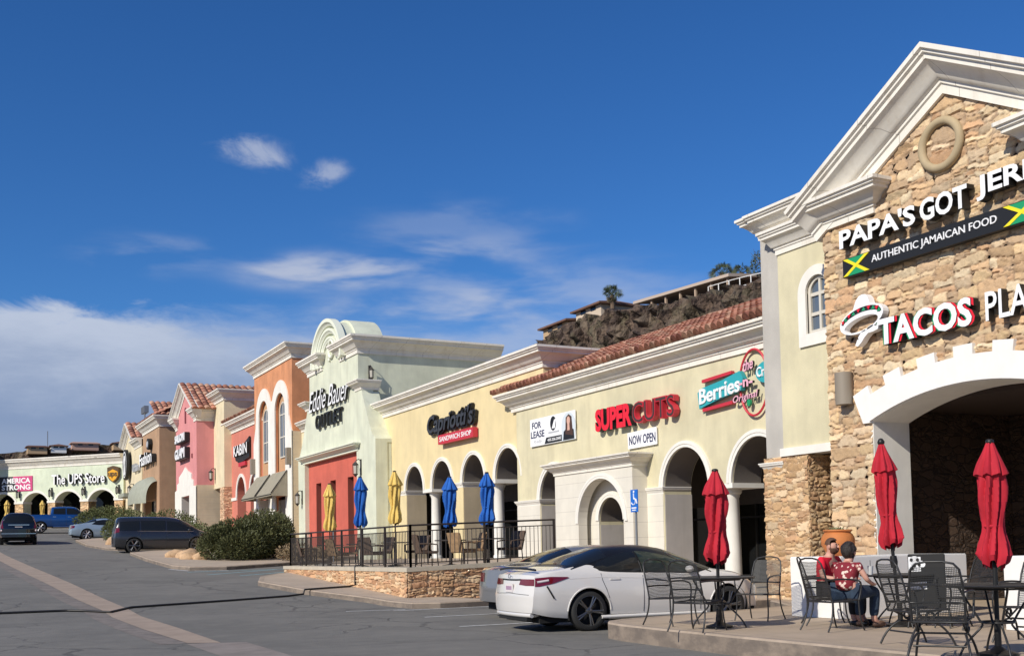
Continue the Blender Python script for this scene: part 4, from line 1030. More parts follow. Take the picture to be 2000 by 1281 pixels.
def taco_sign():
    X = 15.13; f = FT(X)
    s = sign('restaurant_sign', 'white sombrero and moustache sign with green and red edged TACOS lettering', X, 13.3, 4.95)
    # sombrero
    cy, cz = 14.90, 5.50; rot = -.10
    def rp(u, v): return (cy-u*math.cos(rot)+v*math.sin(rot)*1.0, cz-u*math.sin(rot)+v*math.cos(rot))
    E_ = lambda ru, rv, cv, a0=0, a1=2*PI, n=30: [rp(ru*math.cos(a0+(a1-a0)*i/n), cv+rv*math.sin(a0+(a1-a0)*i/n)) for i in range(n+(0 if a1-a0 > 6 else 1))]
    mb = MB(); mb.prism(E_(.54, .25, 0), [E_(.42, .13, -.085)[::-1]], f, .02, .16, 0)
    crown = [rp(-.26, .12), rp(-.20, .26), rp(-.15, .38), rp(-.08, .44), rp(0, .45), rp(.08, .43), rp(.15, .36), rp(.20, .25), rp(.27, .14), rp(0, .1)]
    mb.prism(crown[::-1], [], f, .02, .165, 0); part('hat', mb, [M_sgn_w], s)
    mb = MB(); band = E_(.50, .215, 0, .12, PI-.12, 24)+E_(.45, .135, -.01, PI-.12, .12, 24); mb.prism(band, [], f, .15, .168, 0); hb = part('hat_band', mb, M_sgn_k, s)
    mb = MB()
    for i in range(10):
        a = PI-.34-(PI-.68)*i/9; u, v = .475*math.cos(a), .175*math.sin(a)-.005; k = .045; q = 1 if i % 2 == 0 else -1
        mb.prism([rp(u-k, v+q*.032), rp(u+k, v+q*.032), rp(u, v-q*.036)], [], f, .166, .176, i % 2)
    part('hat_trim', mb, [M_sgn_r, M_sgn_g], s)
    mcy, mcz = 14.78, 5.24
    mo = [(-.30, -.14), (-.24, -.05), (-.20, -.09), (-.22, -.02), (-.13, .05), (-.04, .06), (0, .02), (.04, .08), (.14, .09), (.22, .03), (.26, .02), (.31, .12), (.33, .04), (.29, -.05), (.17, -.05), (.04, -.03), (-.05, -.07), (-.14, -.14), (-.24, -.18)]
    mb = MB(); mb.prism([(mcy-u*.95, mcz+v+u*.20) for u, v in mo], [], f, .02, .16, 0); part('moustache', mb, [M_sgn_w], s)
    # TACOS: green left edge, white face, red right edge
    for mi, off, dd in ((1, .045, .145), (2, -.045, .15), (0, 0, .17)):
        mb = MB(); add_text(mb, 'TACOS', f, 14.50+off, 12.46+off, 4.93, 5.41, .02, dd, 0, 1, bold=.035, sp=1.02)
        part('lettering', mb, [(M_sgn_w, M_sgn_g, M_sgn_r)[mi], M_sgn_k], s)
    mb = MB(); add_text(mb, 'PLA', f, 12.20, 11.40, 4.94, 5.41, .02, .16, 0, 1, bold=.01); part('lettering', mb, [M_sgn_w, M_sgn_k], s)
def berries_sign():
    X = 17.48; f = FT(X)
    s = sign('dessert_sign', 'teal Berries sign with pink and red scroll at the end of the yellow arcade', X, 22, 4.95)
    mb = MB(); mb.prism([(22.94, 4.92), (23.0, 5.34), (22.8, 5.44), (22.0, 5.53), (21.3, 5.66), (21.18, 5.46), (21.26, 5.18), (22.0, 5.10), (22.7, 4.97)], [], f, .02, .15, 0)
    part('board', mb, [M_sgn_t], s)
    mb = MB(); add_text(mb, 'Berries', f, 22.90, 21.28, 5.02, 5.41, .15, .18, 0, 0, bold=.016, rise=.14); part('lettering', mb, M_sgn_w, s)
    for z0, z1 in ((5.58, 5.66), (4.84, 4.92)):
        mb = MB(); mb.prism([(22.85, z0), (21.65, z0+.06), (21.65, z1+.06), (22.85, z1)], [], f, .02, .12); part('rule', mb, M_sgn_dr, s)
    ring = [(X-.08, 20.86+.52*math.cos(2*PI*i/40), 5.32+.80*math.sin(2*PI*i/40)) for i in range(40)]
    mb = MB(); mb.tube(ring, .03, 6, closed=True); part('scroll', mb, M_sgn_dr, s)
    mb = MB(); add_text(mb, 'the', f, 21.16, 20.78, 5.60, 5.88, .1, .16, 0, 1, bold=.02, shear=.2, rise=.05); part('lettering', mb, [M_sgn_p, M_sgn_k], s)
    mb = MB(); add_text(mb, '-n-', f, 21.32, 20.80, 5.24, 5.42, .1, .17, 0, 1, bold=.03); part('lettering', mb, [M_sgn_p, M_sgn_k], s)
    mb = MB(); add_text(mb, 'Original', f, 21.56, 20.62, 4.84, 5.06, .1, .17, 0, 1, bold=.012, shear=.2, rise=.06); part('lettering', mb, [M_sgn_p, M_sgn_k], s)
    mb = MB(); mb.prism(ell(20.30, 5.50, .40, .26), [], f, .02, .15); part('board', mb, M_sgn_t, s)
    mb = MB(); add_text(mb, 'Cream', f, 20.64, 19.95, 5.40, 5.64, .15, .18, 0, 0, bold=.012); part('lettering', mb, M_sgn_w, s)
    mb = MB(); mb.prism(ell(20.98, 4.84, .06, .09), [], f, .1, .16); part('leaf', mb, M_sgn_g, s)
def salon_sign():
    X = 17.48; f = FT(X)
    s = sign('salon_sign', 'red raised lettering reading SUPERCUTS above the white portal', X, 25.9, 4.7)
    mb = MB(); add_text(mb, 'SUPER', f, 27.95, 26.0, 4.83, 5.50, .03, .2, 0, 1, bold=.05); part('lettering', mb, [M_sgn_r, M_sgn_k], s, label='solid red letters')
    mb = MB(); add_text(mb, 'CUTS', f, 25.98, 23.95, 4.86, 5.47, .03, .2, 0, 0, bold=.03); part('lettering', mb, [M_sgn_dr], s, label='dark red outlined letters')
    mb = MB(); add_text(mb, 'CUTS', f, 25.95, 23.98, 4.89, 5.44, .2, .212, 0, 0, bold=-.006); part('lettering', mb, [mat('sign_dark_face', (.06, .035, .03), .5)], s)
def now_open():
    X = 17.46; f = FT(X)
    s = sign('banner', 'white NOW OPEN banner hung below the red salon lettering', X, 25.7, 4.18)
    mb = MB(); mb.prism([(26.44, 4.20), (26.46, 4.66), (25.02, 4.70), (25.02, 4.22)], [], f, .0, .03); part('cloth', mb, M_sgn_w, s)
    mb = MB(); add_text(mb, 'NOW OPEN', f, 26.38, 25.07, 4.30, 4.56, .03, .036, 0, 0, bold=.018); part('lettering', mb, M_sgn_n, s)
def lease_banner():
    X = 17.46; f = FT(X); y0, y1, z0, z1 = 32.3, 29.36, 4.79, 5.69
    W = y0-y1; H = z1-z0; P_ = lambda u, v: (y0-W*u, z0+H*v)
    s = sign('banner', 'white FOR LEASE banner with black strip and a portrait near the tile eave', X, 30.8, z0)
    mb = MB(); mb.prism([P_(0, 0), P_(1, 0), P_(1, 1), P_(0, 1)], [], f, 0, .03); part('cloth', mb, M_sgn_w, s)
    for w, a, c, v0, v1 in (('FOR', .05, .26, .64, .88), ('LEASE', .02, .33, .30, .55)):
        mb = MB(); add_text(mb, w, f, y0-W*a, y0-W*c, z0+H*v0, z0+H*v1, .03, .035, 0, 0, bold=.02); part('lettering', mb, M_sgn_n, s)
    mb = MB(); mb.prism([P_(.33, .02), P_(.99, .02), P_(.99, .24), P_(.37, .24)], [], f, .03, .033); part('strip', mb, M_sgn_k, s)
    mb = MB(); add_text(mb, '435.226.2502', f, y0-W*.40, y0-W*.70, z0+H*.09, z0+H*.19, .033, .037, 0, 0, bold=.02); part('lettering', mb, M_sgn_w, s)
    mb = MB(); add_text(mb, 'Kelly', f, y0-W*.08, y0-W*.28, z0+H*.08, z0+H*.22, .03, .034, 0, 0, shear=.4); part('lettering', mb, M_sgn_gr, s)
    mb = MB(); c = P_(.53, .70); mb.prism(ell(c[0], c[1], .19, .23), [], f, .03, .034, 0); mb.prism([P_(.50, .52), P_(.57, .52), P_(.60, .86), P_(.555, .82)], [], f, .034, .038, 1)
    part('emblem', mb, [M_sgn_k, M_sgn_w], s)
    mb = MB(); mb.prism([P_(.42, .36), P_(.66, .36), P_(.66, .42), P_(.42, .42)], [], f, .03, .033); part('strip', mb, M_sgn_gr, s)
    mb = MB(); c = P_(.86, .5)
    mb.prism([P_(.72, .0), P_(.99, .0)]+[P_(.86+.15*math.cos(a), .5+.47*math.sin(a)) for a in [i*PI/14-.1 for i in range(16)]], [], f, .033, .036, 0)
    mb.prism([P_(.745, .02), P_(.98, .02), P_(.97, .34), P_(.91, .42), P_(.82, .42), P_(.76, .32)], [], f, .036, .040, 1)
    mb.prism([P_(.795, .22), P_(.955, .14), P_(.93, .80), P_(.87, .90), P_(.81, .80)], [], f, .036, .042, 2)
    mb.prism(ell(*P_(.865, .68), .10, .13), [], f, .042, .045, 3); mb.prism([P_(.84, .34), P_(.89, .34), P_(.885, .58), P_(.845, .58)], [], f, .042, .0445, 3)
    part('portrait', mb, [mat('print_pale_blue', (.62, .68, .72), .6), M_sgn_k, mat('print_brown', (.07, .035, .025), .6), mat('print_skin', (.66, .40, .31), .6)], s)
def sandwich_sign():
    X = 17.54; f = FT(X)
    s = sign('sandwich_shop_sign', 'black script sign with red SANDWICH SHOP plate on the warm yellow wall', X, 38.8, 5.5)
    mb = MB(); add_text(mb, "Capriotti's", f, 40.95, 36.45, 5.80, 6.85, .02, .13, 0, 0, bold=.075, shear=.25); part('backing', mb, [M_sgn_k], s)
    mb = MB(); add_text(mb, "Capriotti's", f, 40.85, 36.55, 5.88, 6.80, .13, .2, 0, 1, bold=.02, shear=.25); part('lettering', mb, [mat('sign_charcoal', (.035, .035, .038), .35), M_sgn_k], s)
    mb = MB(); mb.box(X-.22, X-.03, 36.5, 39.7, 5.56, 5.92); part('plate', mb, M_sgn_dr, s)
    mb = MB(); add_text(mb, 'SANDWICH SHOP', f, 39.55, 36.65, 5.65, 5.84, .22, .23, 0, 0, bold=.01); part('lettering', mb, M_sgn_w, s)
def outlet_sign():
    X = 16.78; f = FT(X)
    s = sign('clothing_store_sign', 'black script and block lettering reading OUTLET on the mint gable', X, 51.3, 7.6)
    mb = MB(); add_text(mb, 'Eddie Bauer', f, 54.4, 48.2, 8.48, 9.5, .03, .17, 0, 1, bold=.0, shear=.45); part('lettering', mb, [M_sgn_w, M_sgn_k], s)
    mb = MB(); add_text(mb, 'OUTLET', f, 53.4, 49.4, 7.55, 8.25, .03, .15, 0, 0, bold=.0, sp=1.15); part('lettering', mb, [M_sgn_k], s)
def shop_signs():
    X = 17.48; f = FT(X)
    s = sign('shop_sign', 'small white and black sign on the coral red wall', X, 71.3, 7.2)
    mb = MB(); mb.prism([(73.6, 8.1), (73.3, 8.5), (70.8, 8.6), (69.6, 8.9), (69.6, 7.6), (72.0, 7.35), (73.2, 7.6)], [], f, .02, .12); part('board', mb, M_sgn_k, s)
    mb = MB(); add_text(mb, 'KABIN', f, 73.3, 69.7, 7.85, 8.55, .12, .25, 0, 1, bold=.02); part('lettering', mb, [M_sgn_w, M_sgn_k], s)
    mb = MB(); mb.box(X-.14, X-.02, 70.6, 72.4, 7.15, 7.4); part('plate', mb, M_sgn_dr, s)
    X = 15.78; f = FT(X)
    for k, (z0, z1, w, lb) in enumerate(((9.55, 10.2, 'SALON', 'upper white lettered box sign on the pink gable'), (8.35, 9.15, 'GLAM', 'lower white lettered box sign on the pink gable'))):
        s = sign('shop_sign', lb, X, 81.9, z0)
        mb = MB(); mb.box(X-.35, X-.02, 80.2, 83.7, z0, z1); part('board', mb, [M_sgn_k], s)
        mb = MB(); add_text(mb, w, f, 83.65, 80.25, z0+.06, z1, .35, .42, 0, 0, bold=.03); part('lettering', mb, [M_sgn_w], s)
    X = 14.98; f = FT(X)
    s = sign('shop_sign', 'white lettering with a small dark round emblem on the tan shop', X, 92.5, 8.8)
    mb = MB(); add_text(mb, 'Fashion', f, 94.8, 89.0, 8.75, 9.75, .03, .4, 0, 1, bold=.025); part('lettering', mb, [M_sgn_w, M_sgn_k], s)
    mb = MB(); mb.prism(ell(91.4, 10.35, .6, .45), [], f, .03, .3); part('emblem', mb, M_sgn_k, s)
    mb = MB(); mb.prism(ell(91.5, 10.35, .4, .25), [], f, .3, .32); part('emblem_centre', mb, M_sgn_gr, s)
    X = 14.88; f = FT(X)
    s = sign('shop_sign', 'pale lettering on the cream shop beside the round black sign', X, 97.5, 8.7)
    mb = MB(); add_text(mb, 'Urban', f, 99.0, 95.9, 8.6, 9.3, .03, .25, 0, 0, bold=.02); part('lettering', mb, [M_sgn_gr], s)
    s = sign('round_sign', 'tall looking round black sign with white figure on the cream shop', X, 102.0, 8.0)
    mb = MB(); mb.prism(ell(102.0, 9.5, 1.25, 1.35, 36), [], f, .2, .45); part('disc', mb, M_sgn_k, s)
    mb = MB(); mb.prism(ell(102.0, 9.5, 1.05, 1.15, 36), [ell(102.0, 9.5, .95, 1.05, 36)[::-1]], f, .45, .47)
    mb.prism([(102.4, 8.6), (101.6, 8.6), (101.75, 9.4), (101.55, 9.9), (101.8, 10.3), (102.2, 10.3), (102.45, 9.9), (102.25, 9.4)], [], f, .45, .48); part('emblem', mb, M_sgn_w, s)
def parcel_sign():
    s = thing('parcel_store_sign', 'white lettering reading The UPS Store on the pale mint shop', 'sign', UM(4.5, -.1, 8.2))
    f = lambda a, b, d: UM(a, -d, b)
    mb = MB(); add_text(mb, 'The UPS Store', f, 7.55, 1.55, 8.18, 9.12, .05, .28, 0, 1, bold=.015); part('lettering', mb, [M_sgn_w, M_sgn_k], s)
    s = thing('shield_sign', 'brown and gold shield sign reading ups beside the white store lettering', 'sign', UM(1, -.1, 8.2))
    sh = [(1.24, 9.5), (1.24, 8.75), (1.0, 8.4), (.62, 8.15), (.24, 8.4), (0, 8.75), (0, 9.5), (.62, 9.65)]
    mb = MB(); mb.prism(sh, [], f, .05, .3); part('shield', mb, M_sgn_br, s)
    k = [(.62+(a-.62)*.86, 8.9+(z-8.9)*.88) for a, z in sh]
    mb = MB(); mb.prism([(k[0][0], 9.1)]+k[1:6]+[(k[6][0], 9.1), (.62, 9.34)], [], f, .3, .31); part('shield_face', mb, M_sgn_go, s)
    mb = MB(); add_text(mb, 'ups', f, 1.1, .14, 8.55, 9.05, .31, .34, 0, 0, bold=.03); part('lettering', mb, [M_sgn_br], s)
    s = thing('banner', 'black and magenta AMERICA STRONG banner on the pale mint shop', 'banner', UM(12, -.1, 7.8))
    mb = MB(); mb.prism([(14.1, 7.75), (9.98, 7.75), (9.98, 9.15), (14.1, 9.15)], [], f, .02, .06); part('cloth', mb, M_sgn_m, s)
    mb = MB(); mb.prism([(14.1, 7.75), (11.7, 7.75), (12.3, 9.15), (14.1, 9.15)], [], f, .06, .065); part('dark_field', mb, mat('sign_soft_black', (.03, .03, .035), .6), s)
    for w, z in (('AMERICA', 8.5), ('STRONG', 7.88)):
        mb = MB(); add_text(mb, w, f, 13.6, 10.2, z, z+.5, .065, .075, 0, 0, bold=.03); part('lettering', mb, M_sgn_w, s)
jerk_sign(); jamaican_banner(); taco_sign(); berries_sign(); salon_sign(); now_open(); lease_banner(); sandwich_sign(); outlet_sign(); shop_signs(); parcel_sign()

def accessible_sign(x, y, z, h, label):
    s = thing('parking_sign', label, 'sign', (x, y, z))
    mb = MB(); mb.tube([(x, y, z), (x, y, z+h)], .028, 8); part('post', mb, M_cable, s)
    mb = MB(); mb.box(x-.05, x-.03, y-.15, y+.15, z+h-.54, z+h); bd = part('board', mb, M_sgn_bl, s)
    f = FT(x-.05); c = z+h-.21
    mb = MB(); mb.prism(ell(y-.0, c+.16, .03, .03, 12), [], f, 0, .008)
    mb.tube([(x-.055, y+.02+.085*math.cos(a), c-.07+.085*math.sin(a)) for a in [PI*.55+i*.3 for i in range(15)]], .012, 5)
    mb.tube([(x-.055, y+.01, c+.12), (x-.055, y+.0, c-.02), (x-.055, y-.09, c-.02), (x-.055, y-.13, c-.13)], .014, 5)
    mb.box(x-.06, x-.05, y-.10, y+.10, z+h-.455, z+h-.425); mb.box(x-.06, x-.05, y-.08, y+.08, z+h-.505, z+h-.48)
    q = part('symbol', mb, M_sgn_w, bd); q.location = (0, 0, 0)
accessible_sign(14.9, 22.33, .27, 2.53, 'blue accessible parking sign on grey post in front of the white portal')
accessible_sign(14.2, 43.3, gz(43.3)+.14, 2.5, 'blue accessible parking sign in front of the red recessed panel')

# ------------------------------------------------------------------ raised terrace: retaining wall, deck, railing
DX0, DY0, DY1 = 10.62, 26.4, 37.0
deck = lambda x, y: .92+.03*(x-DX0)
def terrace():
    b = thing('retaining_wall', 'low ledgestone retaining wall of the raised terrace with pale cap', 'wall', (DX0, 31, .3))
    corner = [(DX0, DY1+.6), (DX0, DY0), (16.6, DY0)]
    mb = MB(); mb.prism([(DX0, DY0), (16.6, DY0), (16.6, DY0+.3), (DX0+.3, DY0+.3), (DX0+.3, DY1+.4), (11.6, DY1+.4), (11.6, DY1+.7), (DX0, DY1+.7)], [], lambda x, y, d: (x, y, d if d < .5 else deck(x, y)-.02), -.1, .9)
    part('stone_face', mb, M_wallstone, b)
    CR = [(.62, .37, .20), (.70, .45, .25), (.73, .49, .29), (.63, .365, .205), (.75, .55, .345), (.56, .31, .17)]
    veneer(b, 'stone_facing', lambda u, v, d: (DX0-.005-d, DY1+.7-u, v), DY1+.7-DY0, 1.0, lambda u, v: v < .90, 8, (.32, .085), relief=.045, cols=CR)
    veneer(b, 'stone_facing', lambda u, v, d: (DX0+u, DY0-.005-d, v), 5.9, 1.1, lambda u, v: v < .90+.03*u, 9, (.32, .085), relief=.045, cols=CR)
    mb = MB(); mb.prism([(DX0-.05, DY0-.05), (16.6, DY0-.05), (16.6, DY0+.36), (DX0+.36, DY0+.36), (DX0+.36, DY1+.4), (11.6, DY1+.4), (11.6, DY1+.76), (DX0-.05, DY1+.76)], [], lambda x, y, d: (x, y, deck(x, y)+d), -.02, .085)
    part('cap', mb, M_cap_c, b)
    mb = MB(); mb.prism([(DX0+.3, DY0+.3), (17.55, DY0+.3), (17.55, 46.5), (14.6, 46.5), (14.6, DY1+.4), (DX0+.3, DY1+.4)], [], lambda x, y, d: (x, y, d if d < .5 else deck(x, y)+.0), -.1, .9)
    struct('terrace_deck', mb, M_conc)
    # railing
    r = thing('railing', 'dark brown metal railing with thin balusters round the raised terrace', 'railing', (DX0, 31, 1))
    runs = [((DX0+.14, DY1+.5), (DX0+.14, DY0+.14)), ((DX0+.14, DY0+.14), (15.0, DY0+.14)), ((DX0+.14, DY1+.5), (11.5, DY1+.5))]
    for (A, B) in runs:
        A = Vector(A); B = Vector(B); L = (B-A).length; k = max(1, round(L/1.75))
        for i in range(k):
            p, q = A+(B-A)*i/k, A+(B-A)*(i+1)/k; zp, zq = deck(*p)+.085, deck(*q)+.085
            mb = MB()
            mb.tube([(p.x, p.y, zp+1.08), (q.x, q.y, zq+1.08)], .024, 6); mb.tube([(p.x, p.y, zp+.93), (q.x, q.y, zq+.93)], .014, 6); mb.tube([(p.x, p.y, zp+.10), (q.x, q.y, zq+.10)], .016, 6)
            n = 17
            for j in range(1, n):
                t = j/n; x, y, z = p.x+(q.x-p.x)*t, p.y+(q.y-p.y)*t, zp+(zq-zp)*t
                mb.tube([(x, y, z+.1), (x, y, z+.93)], .0105, 4)
            part('rail_panel', mb, M_rail, r)
        for i in range(k+1):
            p = A+(B-A)*i/k; z = deck(*p)+.085
            mb = MB(); mb.box(p.x-.025, p.x+.025, p.y-.025, p.y+.025, z, z+1.1); part('post', mb, M_rail, r)
terrace()

# ------------------------------------------------------------------ low white walls and terracotta pot on the near terrace
def white_wall(x0, x1, y0, y1, label):
    t = thing('planter_wall', label, 'wall', ((x0+x1)/2, (y0+y1)/2, .25))
    mb = MB(); mb.bbox(x0, x1, y0, y1, .24, 1.21, .015); part('wall_body', mb, M_whitew, t)
white_wall(12.35, 15.13, 12.9, 14.05, 'low white planter wall under the terracotta pot')
white_wall(12.35, 15.13, 7.6, 9.96, 'low white planter wall behind the nearest terrace table')
def pot():
    x, y, z = 14.2, 14.35, 1.21; x, y = 13.3, 13.45
    x, y = 13.0, 13.62
    t = thing('terracotta_pot', 'wide terracotta pot with a sparse pale plant on the white wall', 'pot', (x, y, z))
    mb = MB(); mb.lathe([(.16, 0), (.24, .08), (.315, .2), (.32, .3), (.28, .38), (.245, .41), (.255, .43), (.28, .445), (.27, .465), (.22, .455), (.21, .40)], 0, 0, 0, 32); part('pot_body', mb, M_terra, t, 60, world=False)
    mb = MB(); rnd = random.Random(3)
    for i in range(60):
        a = rnd.uniform(0, 2*PI); r = rnd.uniform(.02, .17); h = rnd.uniform(.02, .09)
        p = Vector((r*math.cos(a), r*math.sin(a), .43)); d = Vector((math.cos(a)*.05, math.sin(a)*.05, h)); w = Vector((-math.sin(a), math.cos(a), 0))*.02
        mb.add([p-w, p+w, p+d+w*.4, p+d-w*.4], [(0, 1, 2, 3)])
    t.scale = (.84, .84, .92)
    part('foliage', mb, mat('pale_leaf', (.22, .24, .12), .8, var=.3, vscale=20), t, world=False)
pot()

# ------------------------------------------------------------------ closed parasols
def umbrella(name, label, x, y, z, htop, hbot, rmax, m, seed, lean=(0, 0), group=None, ffinial=True, nf=8, waist=.62):
    rmax *= .95
    rnd = random.Random(seed); ph = rnd.uniform(0, 6)
    t = thing(name, label, 'parasol', (x, y, z), 0, group)
    mb = MB(); mb.tube([(0, 0, 0), (0, 0, htop)], .024, 10); 
    pole = part('pole', mb, M_black, t, world=False)
    H = htop-hbot
    prof = []
    def R_(u):          # u 0 bottom .. 1 top
        tab = [(0, .80), (.06, .95), (.16, .84), (.25, .66), (.31, waist), (.37, .68), (.5, .80), (.62, .84), (.73, .80), (.735, .98), (.75, .95), (.83, .72), (.92, .42), (.985, .24), (1.0, .20)]
        for i in range(len(tab)-1):
            if u <= tab[i+1][0]:
                k = (u-tab[i][0])/(tab[i+1][0]-tab[i][0]); return tab[i][1]+(tab[i+1][1]-tab[i][1])*k
        return .06
    us = [-.0, .03, .06, .1, .16, .2, .25, .28, .30, .33, .36, .42, .5, .56, .62, .68, .73, .737, .76, .83, .88, .92, .97, .985, 1.0]
    n = 96; vs = []; fs = []
    am = [rnd.uniform(.7, 1.3) for _ in range(nf)]; sh = [rnd.uniform(-.25, .25) for _ in range(nf)]
    for u in us:
        tw = ph+1.1*(u-.5)*(1 if u < .73 else .3)
        for j in range(n):
            a = 2*PI*j/n; k = (a-tw)/(2*PI)*nf; i = int(math.floor(k)) % nf; fr = k-math.floor(k)
            fr = min(1, max(0, fr+.16*sh[i])); fold = (fr/.68 if fr < .68 else (1-fr)/.32)
            fold = fold**.75*(1-.16*abs(math.sin(2.5*PI*fr+3*u+i)))
            amp = .46 if u < .73 else .27
            r = rmax*R_(u)*(1.04-amp*am[i]*(1-fold)**1.1+.05*math.sin(5*a+9*u+ph)+.05*math.sin(3*a-14*u))
            if u < .2: r *= 1+.10*sh[i]*(1-u/.2)*3
            zz = hbot+H*u+((.22*sh[i]-.05*(1-fold))*(1-u/.1) if u < .1 else 0)+(-.03*(1-fold) if .72 < u < .74 else 0)
            vs.append((r*math.cos(a), r*math.sin(a), zz))
    for i in range(len(us)-1):
        for j in range(n): fs.append((i*n+j, i*n+(j+1) % n, (i+1)*n+(j+1) % n, (i+1)*n+j))
    mb = MB(); mb.add(vs, fs); part('canopy', mb, m, t, 24, world=False)
    if not ffinial: mb = MB(); mb.lathe([(rmax*.20, -.02), (rmax*.24, 0), (rmax*.22, .02), (.02, .03)], 0, 0, htop, 16); part('top_cap', mb, M_black, t, 60, world=False)
    mb = MB(); mb.lathe([(rmax*R_(.3)*.80, -.015), (rmax*R_(.3)*.88, 0), (rmax*R_(.3)*.80, .015)], 0, 0, hbot+H*.30, 20); part('tie', mb, m, t, world=False)
    if ffinial:
        mb = MB(); mb.lathe([(.02, 0), (.045, .02), (.05, .05), (.03, .09), (.01, .1)], 0, 0, htop-.02, 14); mb.lathe([(.045, 0), (.055, .08), (.045, .16)], 0, 0, hbot-.30, 12); part('fitting', mb, M_black, t, 60, world=False)
    t.rotation_euler = (lean[0], lean[1], 0)
    return t
umbrella('parasol', 'closed red parasol standing between white sedan and the round white column', 9.90, 12.78, .25, 2.24, .98, .215, M_red_u, 1, group='closed red parasols', ffinial=False)
umbrella('parasol', 'leaning closed red parasol beside the seated couple', 11.89, 11.30, .25, 2.55, 1.12, .195, M_red_u, 2, (-.03, -.065), 'closed red parasols')
umbrella('parasol', 'closed red parasol with the thickest folds at the nearest terrace table', 9.54, 7.79, .25, 2.17, .94, .185, M_red_u, 3, group='closed red parasols', ffinial=False)
# ------------------------------------------------------------------ terrace furniture
def mesh_fn(t, b, pos, c): return None
def wire_mat():
    m = bpy.data.materials.new('wire_mesh'); m.use_nodes = True; t = NT(m.node_tree); b = t.n['Principled BSDF']
    b.inputs['Base Color'].default_value = (.03, .03, .03, 1); b.inputs['Roughness'].default_value = .5
    tc = t.new('ShaderNodeTexCoord'); sp = t.new('ShaderNodeSeparateXYZ'); t.l.new(tc.outputs['Object'], sp.inputs[0])
    q = t.m('ADD', sp.outputs[0], sp.outputs[2])
    k = t.m('MAXIMUM', t.m('LESS_THAN', t.m('FRACT', t.m('MULTIPLY', q, 70)), .34), t.m('LESS_THAN', t.m('FRACT', t.m('MULTIPLY', sp.outputs[1], 70)), .34))
    t.put(b.inputs['Alpha'], k); MATS['wire_mesh'] = m; return m
M_wire = wire_mat()
def sheet(mb, pts_rows):
    n = len(pts_rows[0]); vs = [p for r in pts_rows for p in r]
    mb.add(vs, [(i*n+j, i*n+j+1, (i+1)*n+j+1, (i+1)*n+j) for i in range(len(pts_rows)-1) for j in range(n-1)]); return mb
def tubepart(name, paths, r, par, m=None, n=8):
    mb = MB()
    for p in paths: mb.tube(p, r, n)
    return part(name, mb, m or M_iron, par, 60, world=False)
def bez(p0, p1, p2, p3, n=8):
    P = [Vector(p) for p in (p0, p1, p2, p3)]
    return [P[0]*(1-t)**3+P[1]*3*t*(1-t)**2+P[2]*3*t*t*(1-t)+P[3]*t**3 for t in [i/n for i in range(n+1)]]
def terrace_chair(label, spring=False, group='black metal terrace chairs'):
    """sitter looks along +x"""
    t = thing('patio_chair', label, 'chair', (0, 0, 0), 0, group)
    w = .245; r = .0115; zs = .41
    tip = (-.37, .97)       # top of the back
    # seat + back hoop in one line each, mesh sheets between
    seat_hoop = [(.25, -w, zs), (.25, w, zs), (.20, w+.005, zs), (-.22, w, zs-.02), (-.22, -w, zs-.02), (.20, -w-.005, zs)]
    tubepart('seat_frame', [seat_hoop+[seat_hoop[0]]], r, t)
    mb = MB(); sheet(mb, [[(.25-.47*i/6, -w+2*w*j/4, zs-.004-.02*i/6-.012*math.sin(PI*i/6)) for j in range(5)] for i in range(7)]); part('seat', mb, M_wire, t, world=False)
    L = [(-.22, -w, zs-.02), (-.25, -w, zs+.12), (-.32, -w*.98, zs+.36), (-.36, -w*.90, .90), (-.375, -w*.70, .955), (-.38, -w*.3, .975)]
    hoop = L+[(x, -y, z) for x, y, z in L[::-1]]
    tubepart('back_frame', [hoop, [(-.27, -w, zs+.17), (-.27, w, zs+.17)]], r, t)
    rows = []
    for i in range(9):
        u = i/8; x = -.22-.15*u**.9; z = zs-.01+(.935-zs)*u; ww = w*(1-.10*u**3); rows.append([(x-.01*math.cos(PI*(j/4-.5)), -ww+2*ww*j/4, z) for j in range(5)])
    mb = MB(); sheet(mb, rows); part('backrest', mb, M_wire, t, world=False)
    for s in (-1, 1):
        y = s*(w+.02)
        arm = bez((-.29, s*w, .68), (-.1, y+s*.02, .70), (.12, y+s*.03, .69), (.22, y+s*.02, .66), 8)
        arm += bez((.22, y+s*.02, .66), (.28, y+s*.01, .64), (.26, y, .52), (.22, y, zs), 6)[1:]
        tubepart('armrest', [arm], r, t)
    if not spring:
        for s in (-1, 1):
            y = s*(w+.01)
            tubepart('leg', [bez((.22, y, zs), (.23, y, .28), (.22, y+s*.01, .14), (.29, y+s*.02, .005), 8)], r, t)
            tubepart('leg', [bez((-.22, y, zs), (-.21, y, .28), (-.23, y+s*.01, .16), (-.33, y+s*.03, .005), 8)], r, t)
    else:
        for s in (-1, 1):
            y = s*(w-.03)
            arch = bez((-.30, y+s*.08, .008), (-.22, y+s*.05, .22), (-.08, y, .30), (0, y, .26), 8)+bez((0, y, .26), (.08, y, .30), (.2, y+s*.05, .22), (.28, y+s*.08, .008), 8)[1:]
            tubepart('leg', [arch], r*1.1, t)
            coil = [(.02+.05*math.cos(a), y+s*.012*a/6, .335+.05*math.sin(a)) for a in [i*.5 for i in range(26)]]
            tubepart('spring', [coil], r*.9, t)
            tubepart('support', [[(-.18, y, zs-.02), (0, y, .30), (.18, y, zs)]], r, t)
        tubepart('brace', [[(0, -w+.03, .27), (0, w-.03, .27)], [(-.2, -w, .16), (-.2, w, .16)]], r*.9, t)
    return t
